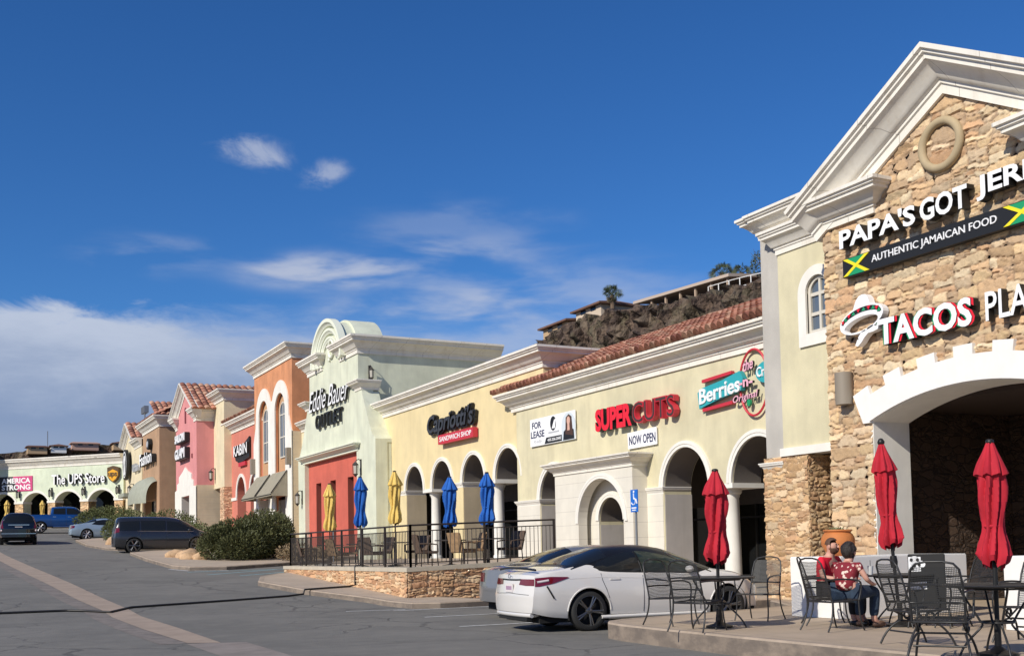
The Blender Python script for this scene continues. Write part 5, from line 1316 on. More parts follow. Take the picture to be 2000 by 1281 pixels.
def terrace_table(label, r=.52, h=.71):
    t = thing('patio_table', label, 'table', (0, 0, 0), 0, 'round black terrace tables')
    mb = MB(); mb.lathe([(.03, -.012), (r-.01, -.012), (r, -.004), (r+.004, .006), (r-.004, .014), (r-.03, .006), (.03, .006)], 0, 0, h, 48); part('tabletop', mb, M_iron, t, 40, world=False)
    mb = MB(); mb.tube([(.17*math.cos(2*PI*i/20), .17*math.sin(2*PI*i/20), .34) for i in range(20)], .010, 6, closed=True); part('ring', mb, M_iron, t, 60, world=False); mb = MB(); mb.tube([(.31*math.cos(2*PI*i/24), .31*math.sin(2*PI*i/24), h-.03) for i in range(24)], .009, 6, closed=True); part('ring', mb, M_iron, t, 60, world=False)
    for k in range(4):
        a = PI/4+PI/2*k; c, s = math.cos(a), math.sin(a)
        p = bez((.38*c, .38*s, .0), (.30*c, .30*s, .22), (.06*c, .06*s, .30), (.17*c, .17*s, .36), 8)+bez((.17*c, .17*s, .36), (.22*c, .22*s, .46), (.30*c, .30*s, .56), (.36*c, .36*s, h-.02), 8)[1:]
        tubepart('leg', [p], .012, t)
    mb = MB(); mb.lathe([(.19, 0), (.19, .03), (.08, .06), (.035, .10), (.032, .34)], 0, 0, 0, 24); part('base', mb, M_black, t, 40, world=False)
    return t
t0 = terrace_table('round black terrace table between white sedan and the stone pier'); t0.location = (9.90, 12.78, .25)
c = copy_tree(t0); place(c, 11.89, 11.30, .25, .4, 'round black terrace table with the drink glass and the seated couple')
c = copy_tree(t0); place(c, 9.54, 7.79, .25, .2, 'round black terrace table nearest the road kerb')
ch = terrace_chair('black chair with its back to the road at the table beside white sedan')
ch.location = (9.32, 12.50, .25); ch.rotation_euler = (0, 0, .35)
def more_chair(src, x, y, deg, label): c = copy_tree(src); return place(c, x, y, .25, R(deg), label)
more_chair(ch, 9.75, 13.72, -80, 'black chair on the car side of the table beside white sedan')
more_chair(ch, 11.35, 13.65, 205, 'black chair facing away from the stone pier at the first table')
more_chair(ch, 10.72, 11.37, -3, 'chair holding the woman in the flowered shirt')
more_chair(ch, 11.42, 12.24, -35, 'chair holding the man in the red shirt')
sp = terrace_chair('spring based chair standing edge on beside the leaning red parasol', True); sp.location = (9.84, 9.1, .25); sp.rotation_euler = (0, 0, R(-16))
more_chair(sp, 8.74, 7.78, 12, 'spring based chair with its open back towards the road at the nearest table').rotation_euler = (0, 0, R(34))
more_chair(ch, 12.2, 10.45, 170, 'shaded black chair in front of the dark doorway')
more_chair(sp, 11.0, 8.55, 190, 'spring based chair against the second white wall')
def board_stand():
    t = thing('menu_stand', 'dark board with white flower motif standing behind the chairs', 'stand', (12.0, 10.88, .25), R(35))
    mb = MB(); mb.bbox(-.02, .02, -.22, .26, .25, 1.0, .01); part('board', mb, M_black, t, world=False)
    mb = MB(); 
    for (a, z, r) in ((.17, .90, .075), (.08, .86, .05), (.20, .80, .045)): mb.prism(ell(a, z, r, r*.95, 14), [], lambda p, q, d: (-.021-d, p, q), 0, .004)
    mb.box(-.026, -.021, .02, .24, .52, .62); mb.box(-.025, -.021, .09, .25, .76, .96)
    q = part('motif', mb, M_sgn_w, t, world=False)
    mb = MB()
    for (a, z) in ((.13, .92), (.21, .92), (.17, .84), (.11, .85), (.2, .80)): mb.prism(ell(a, z, .02, .024, 10), [], lambda p, q2, d: (-.026-d, p, q2), 0, .004)
    part('motif_centre', mb, M_black, t, world=False)
    for s in (-1, 1): tubepart('leg', [[(0, s*.25, .26), (-.12, s*.27, 0)], [(0, s*.25, .26), (.14, s*.27, 0)]], .012, t)
board_stand()
def glass():
    t = thing('drink_glass', 'clear drink glass with straw on the couple\'s table', 'glass', (11.48, 11.42, .975))
    mb = MB(); mb.lathe([(.028, 0), (.04, .12), (.038, .12), (.026, .008)], 0, 0, 0, 20); part('cup', mb, mat('cup_plastic', (.55, .55, .55), .1, spec=.6), t, 40, world=False)
    mb = MB(); mb.tube([(0, 0, .02), (.01, .012, .2)], .004, 6); part('straw', mb, M_black, t, world=False)
glass()

# ------------------------------------------------------------------ furniture and parasols on the raised terrace
def wicker_chair(label, m):
    t = thing('wicker_chair', label, 'chair', (0, 0, 0), 0, 'wicker chairs on the raised terrace')
    mb = MB(); mb.bbox(-.25, .25, -.26, .26, .38, .46, .02); part('seat', mb, m, t, world=False)
    mb = MB(); sheet(mb, [[(-.24-.14*i/5-.03*math.cos(PI*(j/6-.5)), -.26+.52*j/6, .40+.52*i/5) for j in range(7)] for i in range(6)]); sheet(mb, [[(-.20-.14*i/5-.03*math.cos(PI*(j/6-.5)), -.25+.5*j/6, .40+.51*i/5) for j in range(7)] for i in range(6)]); part('backrest', mb, m, t, world=False)
    for s in (-1, 1): 
        mb = MB(); mb.tube([(-.3, s*.27, .66), (0, s*.29, .66), (.22, s*.28, .63), (.24, s*.26, .42)], .02, 6); part('armrest', mb, m, t, world=False)
        for x in (-.23, .23): mb = MB(); mb.tube([(x, s*.23, .40), (x*1.1, s*.25, 0)], .016, 6); part('leg', mb, M_rail, t, world=False)
    return t
def deck_table(label):
    t = thing('deck_table', label, 'table', (0, 0, 0), 0, 'tables on the raised terrace')
    mb = MB(); mb.lathe([(.02, 0), (.45, 0), (.46, .015), (.45, .03), (.02, .03)], 0, 0, .71, 28); part('tabletop', mb, M_rail, t, 40, world=False)
    mb = MB(); mb.lathe([(.24, 0), (.24, .03), (.05, .06), (.04, .71)], 0, 0, 0, 16); part('pedestal', mb, M_rail, t, 40, world=False)
    return t
dt = None; wk = {}
TB = [(11.75, 36.2, 'table under the yellow parasol nearest the red panel', M_yel_u, 'closed pale yellow parasol in front of the red panel', 2.8, 11),
      (12.0, 33.8, 'table under the blue parasol at the mint corner', M_blue_u, 'closed blue parasol in front of the mint wall corner', 2.87, 12),
      (12.4, 31.8, 'table under the bright yellow parasol beside the first arch', M_yel_u, 'closed bright yellow parasol before the blank warm wall', 2.9, 13),
      (12.9, 28.8, 'table under the blue parasol before the second arch', M_blue_u, 'closed blue parasol in front of the second arch', 2.52, 14),
      (13.3, 27.2, 'table under the blue parasol before the last arch', M_blue_u, 'closed blue parasol in front of the round column of the last arch', 2.52, 15)]
rows = (('with its back to the red panel', 'facing the railing beside the red panel'), ('beside the mint corner', 'turned to the lot at the mint corner'), ('with its back to the first arch', 'facing the railing near the first arch'),
        ('before the second arch', 'turned to the lot before the second arch'), ('before the last arch', 'turned to the lot before the last arch'))
for i, (x, y, lb, m, ul, ht, sd_) in enumerate(TB):
    z = deck(x, y)
    if dt is None: dt = deck_table(lb); tt = dt
    else: tt = copy_tree(dt); tt['label'] = lb
    tt.location = (x, y, z)
    umbrella('parasol', ul, x, y, z+.0, ht, ht-(1.55 if ht > 2.6 else 1.36), .255, m, sd_, group='closed parasols on the raised terrace', ffinial=False)
    for k, (dx, dy, a) in enumerate(((-.78, -.1, 5), (.75, .15, 185))):
        mm = M_wick2 if (i+k) % 3 == 1 else M_wick
        key = mm.name
        nm = ('tan' if mm is M_wick2 else 'dark brown')+' wicker chair '+rows[i][k]
        if key not in wk: wk[key] = wicker_chair(nm, mm); cc = wk[key]
        else: cc = copy_tree(wk[key]); cc['label'] = nm
        cc.location = (x+dx, y+dy, deck(x+dx, y+dy)); cc.rotation_euler = (0, 0, R(a+(-14, 9, 20, -8, 12)[i]))
for (x, y, lb, sd_) in ((4.6, 93.0, 'distant closed yellow parasol in front of the shaded arch', 31), (7.2, 94.5, 'distant closed yellow parasol above the blue pickup bed', 32)):
    umbrella('parasol', lb, x, y, gz(y)+.1, 2.3, .95, .25, M_yel_u, sd_, group='distant yellow parasols', ffinial=False)

# ------------------------------------------------------------------ cable across the road, over the kerb and up the wall
def cable():
    p = [(-6, 27.6), (-2, 27.7), (1.24, 27.86), (2.65, 27.86), (3.0, 27.6), (3.51, 27.05), (4.1, 28.02), (4.67, 28.21), (6.68, 28.84), (8.72, 29.62)]
    pts = [(x, y, gz(y)+.03) for x, y in p]
    fine_ = []
    for a, b2 in zip(pts[:-1], pts[1:]): fine_ += [tuple(Vector(a)+(Vector(b2)-Vector(a))*k/6) for k in range(6)]
    q = [(8.86, 29.66, gz(29.66)+.05), (8.90, 29.68, gz(29.68)+.17), (9.6, 29.95, gz(29.95)+.17), (10.4, 30.25, gz(30.25)+.17), (10.57, 30.3, gz(30.3)+.2), (10.57, 30.3, 1.03), (10.65, 30.3, 1.05)]
    mb = MB(); mb.tube(fine_+q, .026, 8)
    o = link('cable', mb.mesh('cable', M_black, 60)); tag(o, 'black cable lying across the road and up over the kerb to the terrace wall', 'cable')
cable()
# ------------------------------------------------------------------ vehicles
def paint(name, col, rough=.22, metal=0.0): return mat(name, col, rough, metal=metal, coat=.9)
M_tyre = mat('tyre_rubber', (.018, .018, .018), .8)
M_rim = mat('rim_dark', (.16, .16, .165), .25, metal=.8)
M_rim_s = mat('rim_silver', (.50, .50, .52), .3, metal=.8)
M_cglass = mat('car_glass', (.012, .014, .016), .05, spec=.35)
M_tail = mat('tail_lamp', (.15, .006, .012), .12, coat=.8)
M_tailc = mat('tail_lamp_clear', (.62, .56, .56), .12, coat=.8)
M_trim = mat('black_trim', (.012, .012, .012), .35)
M_well = mat('wheel_well', (.006, .006, .006), .9)
M_chrome = mat('chrome', (.62, .62, .64), .12, metal=1.0)
M_plate = mat('number_plate', (.72, .66, .64), .5)
def itp(tab, x):
    if x <= tab[0][0]: return tab[0][1]
    for i in range(len(tab)-1):
        (a, p), (b2, q) = tab[i], tab[i+1]
        if x <= b2:
            t = (x-a)/(b2-a)
            # Catmull-Rom style tangents, clamped
            m0 = (q-tab[i-1][1])/(b2-tab[i-1][0]) if i > 0 else (q-p)/(b2-a)
            m1 = (tab[i+2][1]-p)/(tab[i+2][0]-a) if i+2 < len(tab) else (q-p)/(b2-a)
            h = b2-a; t2, t3 = t*t, t*t*t
            return p*(2*t3-3*t2+1)+m0*h*(t3-2*t2+t)+q*(-2*t3+3*t2)+m1*h*(t3-t2)
    return tab[-1][1]
def inpoly(x, y, P):
    c = False; j = len(P)-1
    for i in range(len(P)):
        if (P[i][1] > y) != (P[j][1] > y) and x < (P[j][0]-P[i][0])*(y-P[i][1])/(P[j][1]-P[i][1])+P[i][0]: c = not c
        j = i
    return c
def build_car(name, label, cat, sp, body_m, rim_m=None, roof_m=None, grid=.04):
    """local x forward from the rear bumper, y to its left, z up"""
    t = thing(name, label, cat)
    L, W = sp['L'], sp['W']/2; top, belt, bot, wid = sp['top'], sp['belt'], sp['bot'], sp['wid']
    nx = int(L/grid); NL, NU, NC = 18, 18, 10
    n_e = sp.get('n', 2.5); tum = sp.get('tum', .30)
    rb, rf = sp.get('rr', .20), sp.get('rf', .45)
    def section(x):
        zt, zb, zs, w = itp(top, x), itp(belt, x), itp(bot, x), W*itp(wid, x)
        zt = max(zt, zb+.02); pts = []
        for i in range(NL+1):
            u = i/NL; k = itp([(0, .915), (.10, .955), (.30, .985), (.55, 1.0), (.78, .985), (.93, .965), (1, .945)], u)
            pts.append((w*k, zs+(zb-zs)*u))
        cab = min(1, max(0, (zt-zb-.06)/.34)); tm = tum*cab; wb = w*.945
        for i in range(1, NU+1):
            a = PI/2*i/NU; ne = n_e+(1.2*(1-cab))
            y = wb*max(0, math.cos(a))**(2/ne); s = max(0, math.sin(a))**(2/ne)
            pts.append((y*(1-tm*s), zb+(zt-zb)*s))
        return pts
    zmid = sp.get('zmid', .55)
    def warp(x, y, z):
        fr = max(0, 1-x/.9)**2; ff = max(0, 1-(L-x)/1.2)**2; q = min(1.1, abs(y)/W)
        x2 = x+fr*(rb*q**2.6+sp.get('lean_r', .10)*max(0, z-zmid)**1.0*1.6+.10*max(0, .42-z))-ff*(rf*q**2.4+.22*max(0, z-.62)+.15*max(0, .38-z))
        return (x2, y, z)
    xs = [L*i/nx for i in range(nx+1)]; secs = [section(x) for x in xs]; K = NL+NU+1
    arches = [(sp['wx'][0], sp['wr']+.055), (sp['wx'][1], sp['wr']+.055)]; zc = sp['wr']-.01
    groups = {'body': [], 'side': [], 'wind': [], 'roof': [], 'tail': [], 'low': []}
    V = []
    for s in (1, -1):
        for i, x in enumerate(xs):
            for j in range(K):
                y, z = secs[i][j]
                px, pz = x, z
                if j <= NL:
                    for (ax, ar) in arches:
                        d = math.hypot(px-ax, pz-zc)
                        if abs(d-ar) < grid*.75 and d > 1e-6 and pz > secs[i][0][1]+.01: px = ax+(px-ax)*ar/d; pz = zc+(pz-zc)*ar/d
                V.append(warp(px, s*y, pz))
    off = (nx+1)*K
    side, wind, roofz = sp.get('side', []), sp.get('wind', []), sp.get('roofx')
    for si, s in enumerate((1, -1)):
        o = si*off
        for i in range(nx):
            for j in range(K-1):
                f = (o+i*K+j, o+(i+1)*K+j, o+(i+1)*K+j+1, o+i*K+j+1)
                if s < 0: f = f[::-1]
                cx = sum(V[q][0] for q in f)/4; cy = sum(V[q][1] for q in f)/4; cz = sum(V[q][2] for q in f)/4
                gx = (xs[i]+xs[i+1])/2; gzz = (secs[i][j][1]+secs[i+1][j+1][1])/2
                if j < NL and any(math.hypot(gx-ax, gzz-zc) < ar for ax, ar in arches): continue
                g = 'low' if (j < NL and gzz < sp.get('lowz', -1)) else 'body'
                groups[g].append(f)
    # end caps
    for i, rev in ((0, False), (nx, True)):
        for j in range(K-1):
            rows = []
            for jj in (j, j+1):
                row = []
                for c in range(NC+1):
                    y, z = secs[i][jj]; v = warp(xs[i], y*(1-2*c/NC), z); V.append(v); row.append(len(V)-1)
                rows.append(row)
            for c in range(NC):
                f = (rows[0][c], rows[1][c], rows[1][c+1], rows[0][c+1])
                zz = sum(V[q][2] for q in f)/4; yy = sum(V[q][1] for q in f)/4; g = 'body'
                if i == 0 and zz < sp.get('rlow', -1): g = 'low'
                groups[g].append(f if not rev else f[::-1])
    def sub(fs, nm, m, par, sm=40):
        used = {}; mb = MB(); vs = []
        for f in fs:
            for q in f:
                if q not in used: used[q] = len(vs); vs.append(V[q])
        mb.add(vs, [tuple(used[q] for q in f) for f in fs])
        me = mb.mesh(nm, m)
        bm = bmesh.new(); bm.from_mesh(me); bmesh.ops.remove_doubles(bm, verts=bm.verts, dist=.002); bmesh.ops.recalc_face_normals(bm, faces=bm.faces); bm.to_mesh(me); bm.free()
        me.shade_smooth(); me.set_sharp_from_angle(angle=R(sm))
        return link(nm, me, par, False)
    body = sub(groups['body'], 'body', body_m, t)
    if groups['low']: sub(groups['low'], 'lower_bumper', M_trim, t)
    # wheel wells, floor, wheels
    mb = MB()
    for ax, ar in arches:
        for s in (1, -1):
            ring = [(ax+(ar+.004)*math.cos(a), zc+(ar+.004)*math.sin(a)) for a in [-.35+i*(PI+.7)/18 for i in range(19)]]
            y1, y0 = s*W*.965, s*W*.45
            vs = [(x, y1, z) for x, z in ring]+[(x, y0, z) for x, z in ring]; k = len(ring)
            mb.add(vs, [(i, i+1, i+1+k, i+k) for i in range(k-1)]+[tuple(range(k, 2*k))])
    mb.box(.25, L-.35, -W*.80, W*.80, itp(bot, L/2)-.02, itp(bot, L/2)+.12)
    part('underbody', mb, M_well, t, world=False)
    wr = sp['wr']; hub = None
    def wheel(x, s):
        nonlocal hub
        y = s*(W*.975-.105)
        if hub is None:
            w_ = MB(); w_.lathe([(wr*.74, -.105), (wr*.90, -.11), (wr*.98, -.085), (wr, -.05), (wr, .05), (wr*.98, .085), (wr*.90, .11), (wr*.74, .105)], 0, 0, 0, 40, cap=False)
            o = part('wheel', w_, M_tyre, t, 50, world=False)
            r_ = MB(); r_.lathe([(wr*.78, .0), (wr*.78, .098), (wr*.74, .102), (wr*.72, .085), (wr*.68, .03), (.0, .03)], 0, 0, 0, 40, cap=False)
            part('rim_well', r_, M_well, o, 50, world=False)
            r_ = MB(); r_.lathe([(wr*.785, .085), (wr*.78, .104), (wr*.735, .106), (wr*.72, .08)], 0, 0, 0, 40, cap=False)
            ns = sp.get('spokes', 5)
            for k in range(ns):
                a = 2*PI*k/ns+.3; ca, sa = math.cos(a), math.sin(a)
                for da in (-.10, .10):
                    c2, s2 = math.cos(a+da), math.sin(a+da)
                    r_.tube([(.05*ca, .05*sa, .075), (wr*.42*math.cos(a+da*.8), wr*.42*math.sin(a+da*.8), .088), (wr*.75*c2, wr*.75*s2, .092)], [.022, .017, .016], 6)
            r_.lathe([(.062, .05), (.06, .09), (.04, .1)], 0, 0, 0, 16)
            part('rim', r_, rim_m or M_rim, o, 40, world=False); hub = o; w = o
        else:
            w = copy_tree(hub, t)
        w.location = (x, y, wr); w.rotation_euler = (-s*PI/2, .37*x, 0)
        return w
    for x in sp['wx']:
        for s in (1, -1): wheel(x, s)
    def surf(x, u_z, s):
        """point on the flank at length x, height z"""
        sec = section(x)
        for j in range(len(sec)-1):
            if sec[j][1] <= u_z <= sec[j+1][1] and sec[j+1][1] > sec[j][1]:
                k = (u_z-sec[j][1])/(sec[j+1][1]-sec[j][1]); y = sec[j][0]+(sec[j+1][0]-sec[j][0])*k; return Vector(warp(x, s*(y+.002), u_z))
        return Vector(warp(x, s*sec[-1][0], u_z))
    def surfn(x, z, s, off):
        p = surf(x, z, s); tx = surf(x+.04, z, s)-surf(x-.04, z, s); tz = surf(x, z+.02, s)-surf(x, z-.02, s)
        n = tx.cross(tz)
        if n.length < 1e-9: return p+Vector((0, s*off, 0))
        n.normalize()
        if n.y*s < 0: n = -n
        return p+n*off
    def cross_at(P, x):
        zs = []
        for i in range(len(P)):
            (ax, az), (bx, bz) = P[i], P[(i+1) % len(P)]
            if (ax <= x < bx) or (bx <= x < ax): zs.append(az+(bz-az)*(x-ax)/(bx-ax))
        return (min(zs), max(zs)) if len(zs) > 1 else None
    def grid_part(rows, nm, m, sm=60, par=None):
        n = len(rows[0]); mb = MB(); mb.add([tuple(p) for r in rows for p in r], [(i*n+j, i*n+j+1, (i+1)*n+j+1, (i+1)*n+j) for i in range(len(rows)-1) for j in range(n-1)])
        return part(nm, mb, m, par or t, sm, world=False)
    def flank_patch(P, s, nm, m, off, nx_=26, nz=8):
        a, b2 = max(0.0, min(p[0] for p in P)), max(p[0] for p in P); rows = []
        for i in range(nx_+1):
            x = a+.002+(b2-a-.004)*i/nx_; c = cross_at(P, x)
            if c: rows.append([surfn(x, c[0]+(c[1]-c[0])*k/nz, s, off) for k in range(nz+1)])
        if len(rows) > 1: grid_part(rows, nm, m)
    def tail_patch(P, nm, m, ys=(1, -1), nz=10, ny=10, off=.008):
        Q = [(b2, a) for a, b2 in P]; za, zb2 = min(p[1] for p in P), max(p[1] for p in P); sec = section(0)
        def ymax(z):
            for j in range(len(sec)-1):
                if sec[j][1] <= z <= sec[j+1][1]: return sec[j][0]+(sec[j+1][0]-sec[j][0])*(z-sec[j][1])/max(1e-6, sec[j+1][1]-sec[j][1])
            return sec[-1][0]
        for s in ys:
            rows = []
            for i in range(nz+1):
                z = za+.002+(zb2-za-.004)*i/nz; c = cross_at(Q, z)
                if not c: continue
                lo, hi = c[0], min(c[1], ymax(z)-.004)
                if hi > lo: rows.append([Vector(warp(0, s*(lo+(hi-lo)*k/ny), z))-Vector((off, 0, 0)) for k in range(ny+1)])
            if len(rows) > 1: grid_part(rows, nm, m)
    def shell(x0, x1, zlow, nm, m, off, nx_=40, M=14, par=None):
        rows = []
        for i in range(nx_+1):
            x = x0+(x1-x0)*i/nx_; sec = section(x); zl = min(itp(zlow, x) if len(zlow) > 1 else zlow[0][1], sec[-1][1]-.004)
            up = [p for p in sec if p[1] > zl]
            for j in range(len(sec)-1):
                if sec[j][1] <= zl < sec[j+1][1]:
                    k = (zl-sec[j][1])/(sec[j+1][1]-sec[j][1]); up = [(sec[j][0]+(sec[j+1][0]-sec[j][0])*k, zl)]+up; break
            # resample by length
            d = [0]
            for a, b2 in zip(up[:-1], up[1:]): d.append(d[-1]+math.hypot(b2[0]-a[0], b2[1]-a[1]))
            pts = []
            for k in range(M+1):
                q = d[-1]*k/M; jj = 0
                while jj < len(d)-2 and d[jj+1] < q: jj += 1
                r = (q-d[jj])/max(1e-9, d[jj+1]-d[jj]) if len(d) > 1 else 0
                y, z = (up[jj][0]+(up[jj+1][0]-up[jj][0])*r, up[jj][1]+(up[jj+1][1]-up[jj][1])*r) if len(up) > 1 else up[0]
                pts.append((y, z))
            zt = sec[-1][1]
            o2 = [(y+off*(1-k/M), z+off*min(1, .25+k/M*1.2)) for k, (y, z) in enumerate(pts)]
            rows.append([Vector(warp(x, y, z)) for y, z in o2]+[Vector(warp(x, -y, z)) for y, z in o2[::-1][1:]])
        return grid_part(rows, nm, m, 60, par)
    for q, P in enumerate(sp.get('side', [])):
        for s in (1, -1): flank_patch(P, s, 'side_window', sp.get('glass', {}).get(q, M_cglass), .009)
    for (a, b2) in sp.get('wind', []):
        if sp.get('screens', True):
            frac = .93; shell(a, b2, [(a, itp(belt, a)+.06*(1)), (b2, itp(belt, b2)+.06)] if False else [(a, max(itp(belt, a)+.05, itp(top, a)-.16)), (b2, max(itp(belt, b2)+.05, itp(top, b2)-.16))], 'windscreen', M_cglass, .008, 16, 8)
    for P in sp.get('rglass', []): tail_patch(P+[(-p[0], p[1]) for p in P[::-1]], 'rear_window', M_cglass, (1,), 10, 12)
    for P in sp.get('tails', []):
        for s in (1, -1): flank_patch(P, s, 'tail_light', M_tail, .007, 22, 5)
    for P in sp.get('rtails', []): tail_patch(P, 'tail_light', M_tail)
    if sp.get('shell'): x0_, x1_, zl_ = sp['shell']; shell(x0_, x1_, zl_, 'roof', roof_m or body_m, .004, 70, 16)
    for s in (1, -1):
        for (ax, ar) in arches: mb = MB(); mb.tube([surf(ax+(ar+.012)*math.cos(a), zc+(ar+.012)*math.sin(a), s)-Vector((0, s*.006, 0)) for a in [.05+i*(PI-.1)/24 for i in range(25)]], .016, 6); part('arch_lip', mb, sp.get('lip', body_m), t, 60, world=False)
        if sp.get('seams'):
            mb = MB()
            for line in sp['seams']: mb.tube([surf(x, z, s) for x, z in line], .005, 4)
            part('door_seam', mb, M_trim, t, world=False)
        for (hx, hz) in sp.get('handles', []):
            p = surf(hx, hz, s); mb = MB(); mb.bbox(p.x-.11, p.x+.11, p.y-.012, p.y+.022, p.z-.022, p.z+.020, .012); mb.mi = [0]*len(mb.f); part('door_handle', mb, sp.get('handle_m', body_m), t, 60, world=False)
        if sp.get('wline'):
            mb = MB()
            for line in sp['wline']: mb.tube([surf(x, z, s) for x, z in line], sp.get('wlr', .010), 5)
            part('window_trim', mb, sp.get('wline_m', M_trim), t, 60, world=False)
        if sp.get('mirror'):
            mx, mz = sp['mirror']; p = surf(mx, mz, s); mb = MB(); mb.ball((p.x-.02, p.y+s*.12, p.z+.03), (.07, .10, .058), 14, 10); mb.tube([p, (p.x, p.y+s*.1, p.z+.02)], .025, 6); part('mirror', mb, sp.get('mirror_m', body_m), t, 60, world=False)
        if sp.get('crease'):
            mb = MB(); mb.tube([surf(x, z, s)-Vector((0, s*.010, 0)) for x, z in sp['crease']], .013, 6); part('crease', mb, body_m, t, 60, world=False)
    t['_']=0; del t['_']
    return t, surf, warp
def put(t, x, y, z, heading): t.location = (x, y, z); t.rotation_euler = (0, 0, R(heading))

# white sedan
sed = dict(L=4.94, W=1.84, wr=.345, wx=(1.12, 3.945), n=2.7, tum=.28, zmid=.62, rr=.11, rf=.55, lean_r=.12, lowz=-1,
    top=[(0, .985), (.25, 1.055), (.55, 1.085), (.78, 1.13), (1.25, 1.315), (1.7, 1.43), (2.15, 1.462), (2.6, 1.445), (3.0, 1.36), (3.45, 1.16), (3.75, 1.03), (4.3, .95), (4.7, .82), (4.88, .70)],
    belt=[(0, .93), (.5, 1.0), (1.1, 1.0), (2.0, .965), (3.2, .92), (3.9, .87), (4.5, .78), (4.88, .62)],
    bot=[(0, .34), (.35, .27), (.75, .23), (1.06, .20), (2.5, .18), (3.9, .19), (4.5, .22), (4.88, .26)],
    wid=[(0, .925), (.3, .975), (.8, .99), (1.3, 1.0), (3.2, .99), (3.9, .985), (4.5, .93), (4.88, .78)],
    side=[[(1.40, 1.03), (1.26, 1.09), (1.36, 1.165), (1.62, 1.25), (1.98, 1.335), (2.16, 1.345), (2.16, .99), (1.75, 1.005)], [(2.20, .99), (2.20, 1.345), (2.45, 1.33), (2.85, 1.24), (3.30, 1.03), (3.34, .965)]],
    glass={1: mat('car_glass_green', (.022, .034, .030), .05, spec=.4)}, wind=[(.80, 1.60), (2.86, 3.62)], shell=(.70, 3.66, [(.70, 1.075), (.95, 1.112), (1.16, 1.13), (1.27, 1.10), (1.33, 1.03), (1.7, .995), (2.2, .975), (3.3, .955), (3.66, 1.02)]),
    tails=[[(0, .785), (.10, .785), (.42, .835), (.74, .92), (.73, .935), (.35, .945), (0, .925)]], rtails=[[(.36, .81), (.95, .785), (.95, .925), (.40, .915)]],
    seams=[[(2.18, .30+.07*i) for i in range(10)], [(1.36, .98), (1.38, .86), (1.44, .72), (1.50, .56)], [(3.34, .30+.065*i) for i in range(10)], [(1.45, .27), (2.2, .265), (3.4, .265)]],
    handles=[(1.62, .875), (2.52, .845)], mirror=(3.12, .99), wlr=.011,
    wline=[[(1.25, 1.09), (1.40, 1.025), (1.75, 1.0), (2.2, .985), (2.8, .965), (3.36, .955)], [(2.18, .985), (2.18, 1.15), (2.17, 1.34)]],
    crease=[(.75, .90), (1.3, .915), (2.2, .885), (3.2, .855), (3.9, .82)], spokes=5)
M_carw = paint('pearl_white_paint', (.70, .675, .64), .2)
car, surf, warp = build_car('parked_sedan', 'white sedan with black roof parked nose in beside the near terrace', 'car', sed, M_carw, M_rim, mat('gloss_black_roof', (.010, .010, .011), .3, spec=.3), .03)
def sedan_details():
    mb = MB(); 
    for s in (1, -1): mb.tube([Vector(warp(.0, s*.40, .90))-Vector((.012, 0, 0)), Vector(warp(.0, s*.2, .895))-Vector((.012, 0, 0)), Vector(warp(.0, 0, .893))-Vector((.012, 0, 0))], .012, 6)
    part('garnish', mb, M_trim, car, 60, world=False)
    mb = MB(); mb.tube([Vector(warp(.10, y, 1.03+.035*(1-(y/.8)**2)))+Vector((-.05, 0, .03)) for y in [-.78+.156*i for i in range(11)]], .020, 8); part('spoiler', mb, M_trim, car, 60, world=False)
    p = Vector(warp(0, 0, .74)); mb = MB(); mb.box(p.x-.022, p.x-.006, -.16, .16, .68, .83); pl = part('number_plate', mb, M_plate, car, world=False)
    mb = MB()
    for i in range(6): y = .11-.042*i; mb.box(p.x-.025, p.x-.0225, y-.013, y+.013, .72, .785)
    part('plate_figures', mb, mat('plate_purple', (.32, .16, .30), .5), pl, world=False)
    mb = MB(); mb.tube([(-.03+p.x+.02+.035*math.sin(a)*.0, .035*math.cos(a)*1.2, .955+.035*math.sin(a)) for a in [2*PI*i/16 for i in range(16)]], .006, 5, closed=True); part('badge', mb, M_chrome, car, world=False)
    mb = MB(); mb.tube([Vector(warp(0, y, .665-.03*abs(y)))-Vector((.001, 0, 0)) for y in [-.72+.12*i for i in range(13)]], .0045, 4); part('boot_seam', mb, M_trim, car, world=False)
    # lower valance, exhaust tips, bumper slash
    mb = MB(); mb.box(.06, .16, -.62, .62, .2, .30); mb.mi = [0]*len(mb.f); part('diffuser', mb, M_trim, car, world=False)
    mb = MB(); mb.tube([Vector(warp(.0, y, .30))+Vector((.03, 0, 0)) for y in [-.74+.148*i for i in range(11)]], .042, 8); part('valance', mb, M_carw, car, 60, world=False)
    for s in (1, -1):
        for dy in (.58, .68):
            mb = MB(); mb.tube([(.08, s*dy, .30), (.3, s*dy, .30)], .038, 12, cap=False); mb.tube([(.12, s*dy, .30), (.13, s*dy, .30)], .034, 10); part('exhaust_tip', mb, M_chrome, car, 60, world=False)
        mb = MB(); mb.tube([surf(.26, .79, s)+Vector((0, s*.004, 0)), surf(.33, .70, s)+Vector((0, s*.004, 0)), surf(.42, .58, s)+Vector((0, s*.004, 0))], .014, 6); part('bumper_slash', mb, M_trim, car, world=False)
        mb = MB(); mb.tube([surf(.05+.05*i, .855+.006*i, s)+Vector((0, s*.0, 0)) for i in range(6)], .022, 6); part('reversing_lamp', mb, M_tailc, car, 60, world=False)
        mb = MB(); mb.tube([surf(.75+.3*i, .265, s)+Vector((0, s*.02, -.03)) for i in range(10)][2:], .032, 8); part('side_skirt', mb, M_carw, car, 60, world=False)
sedan_details()
put(car, 8.86, 17.32, 0.0, -4.5)
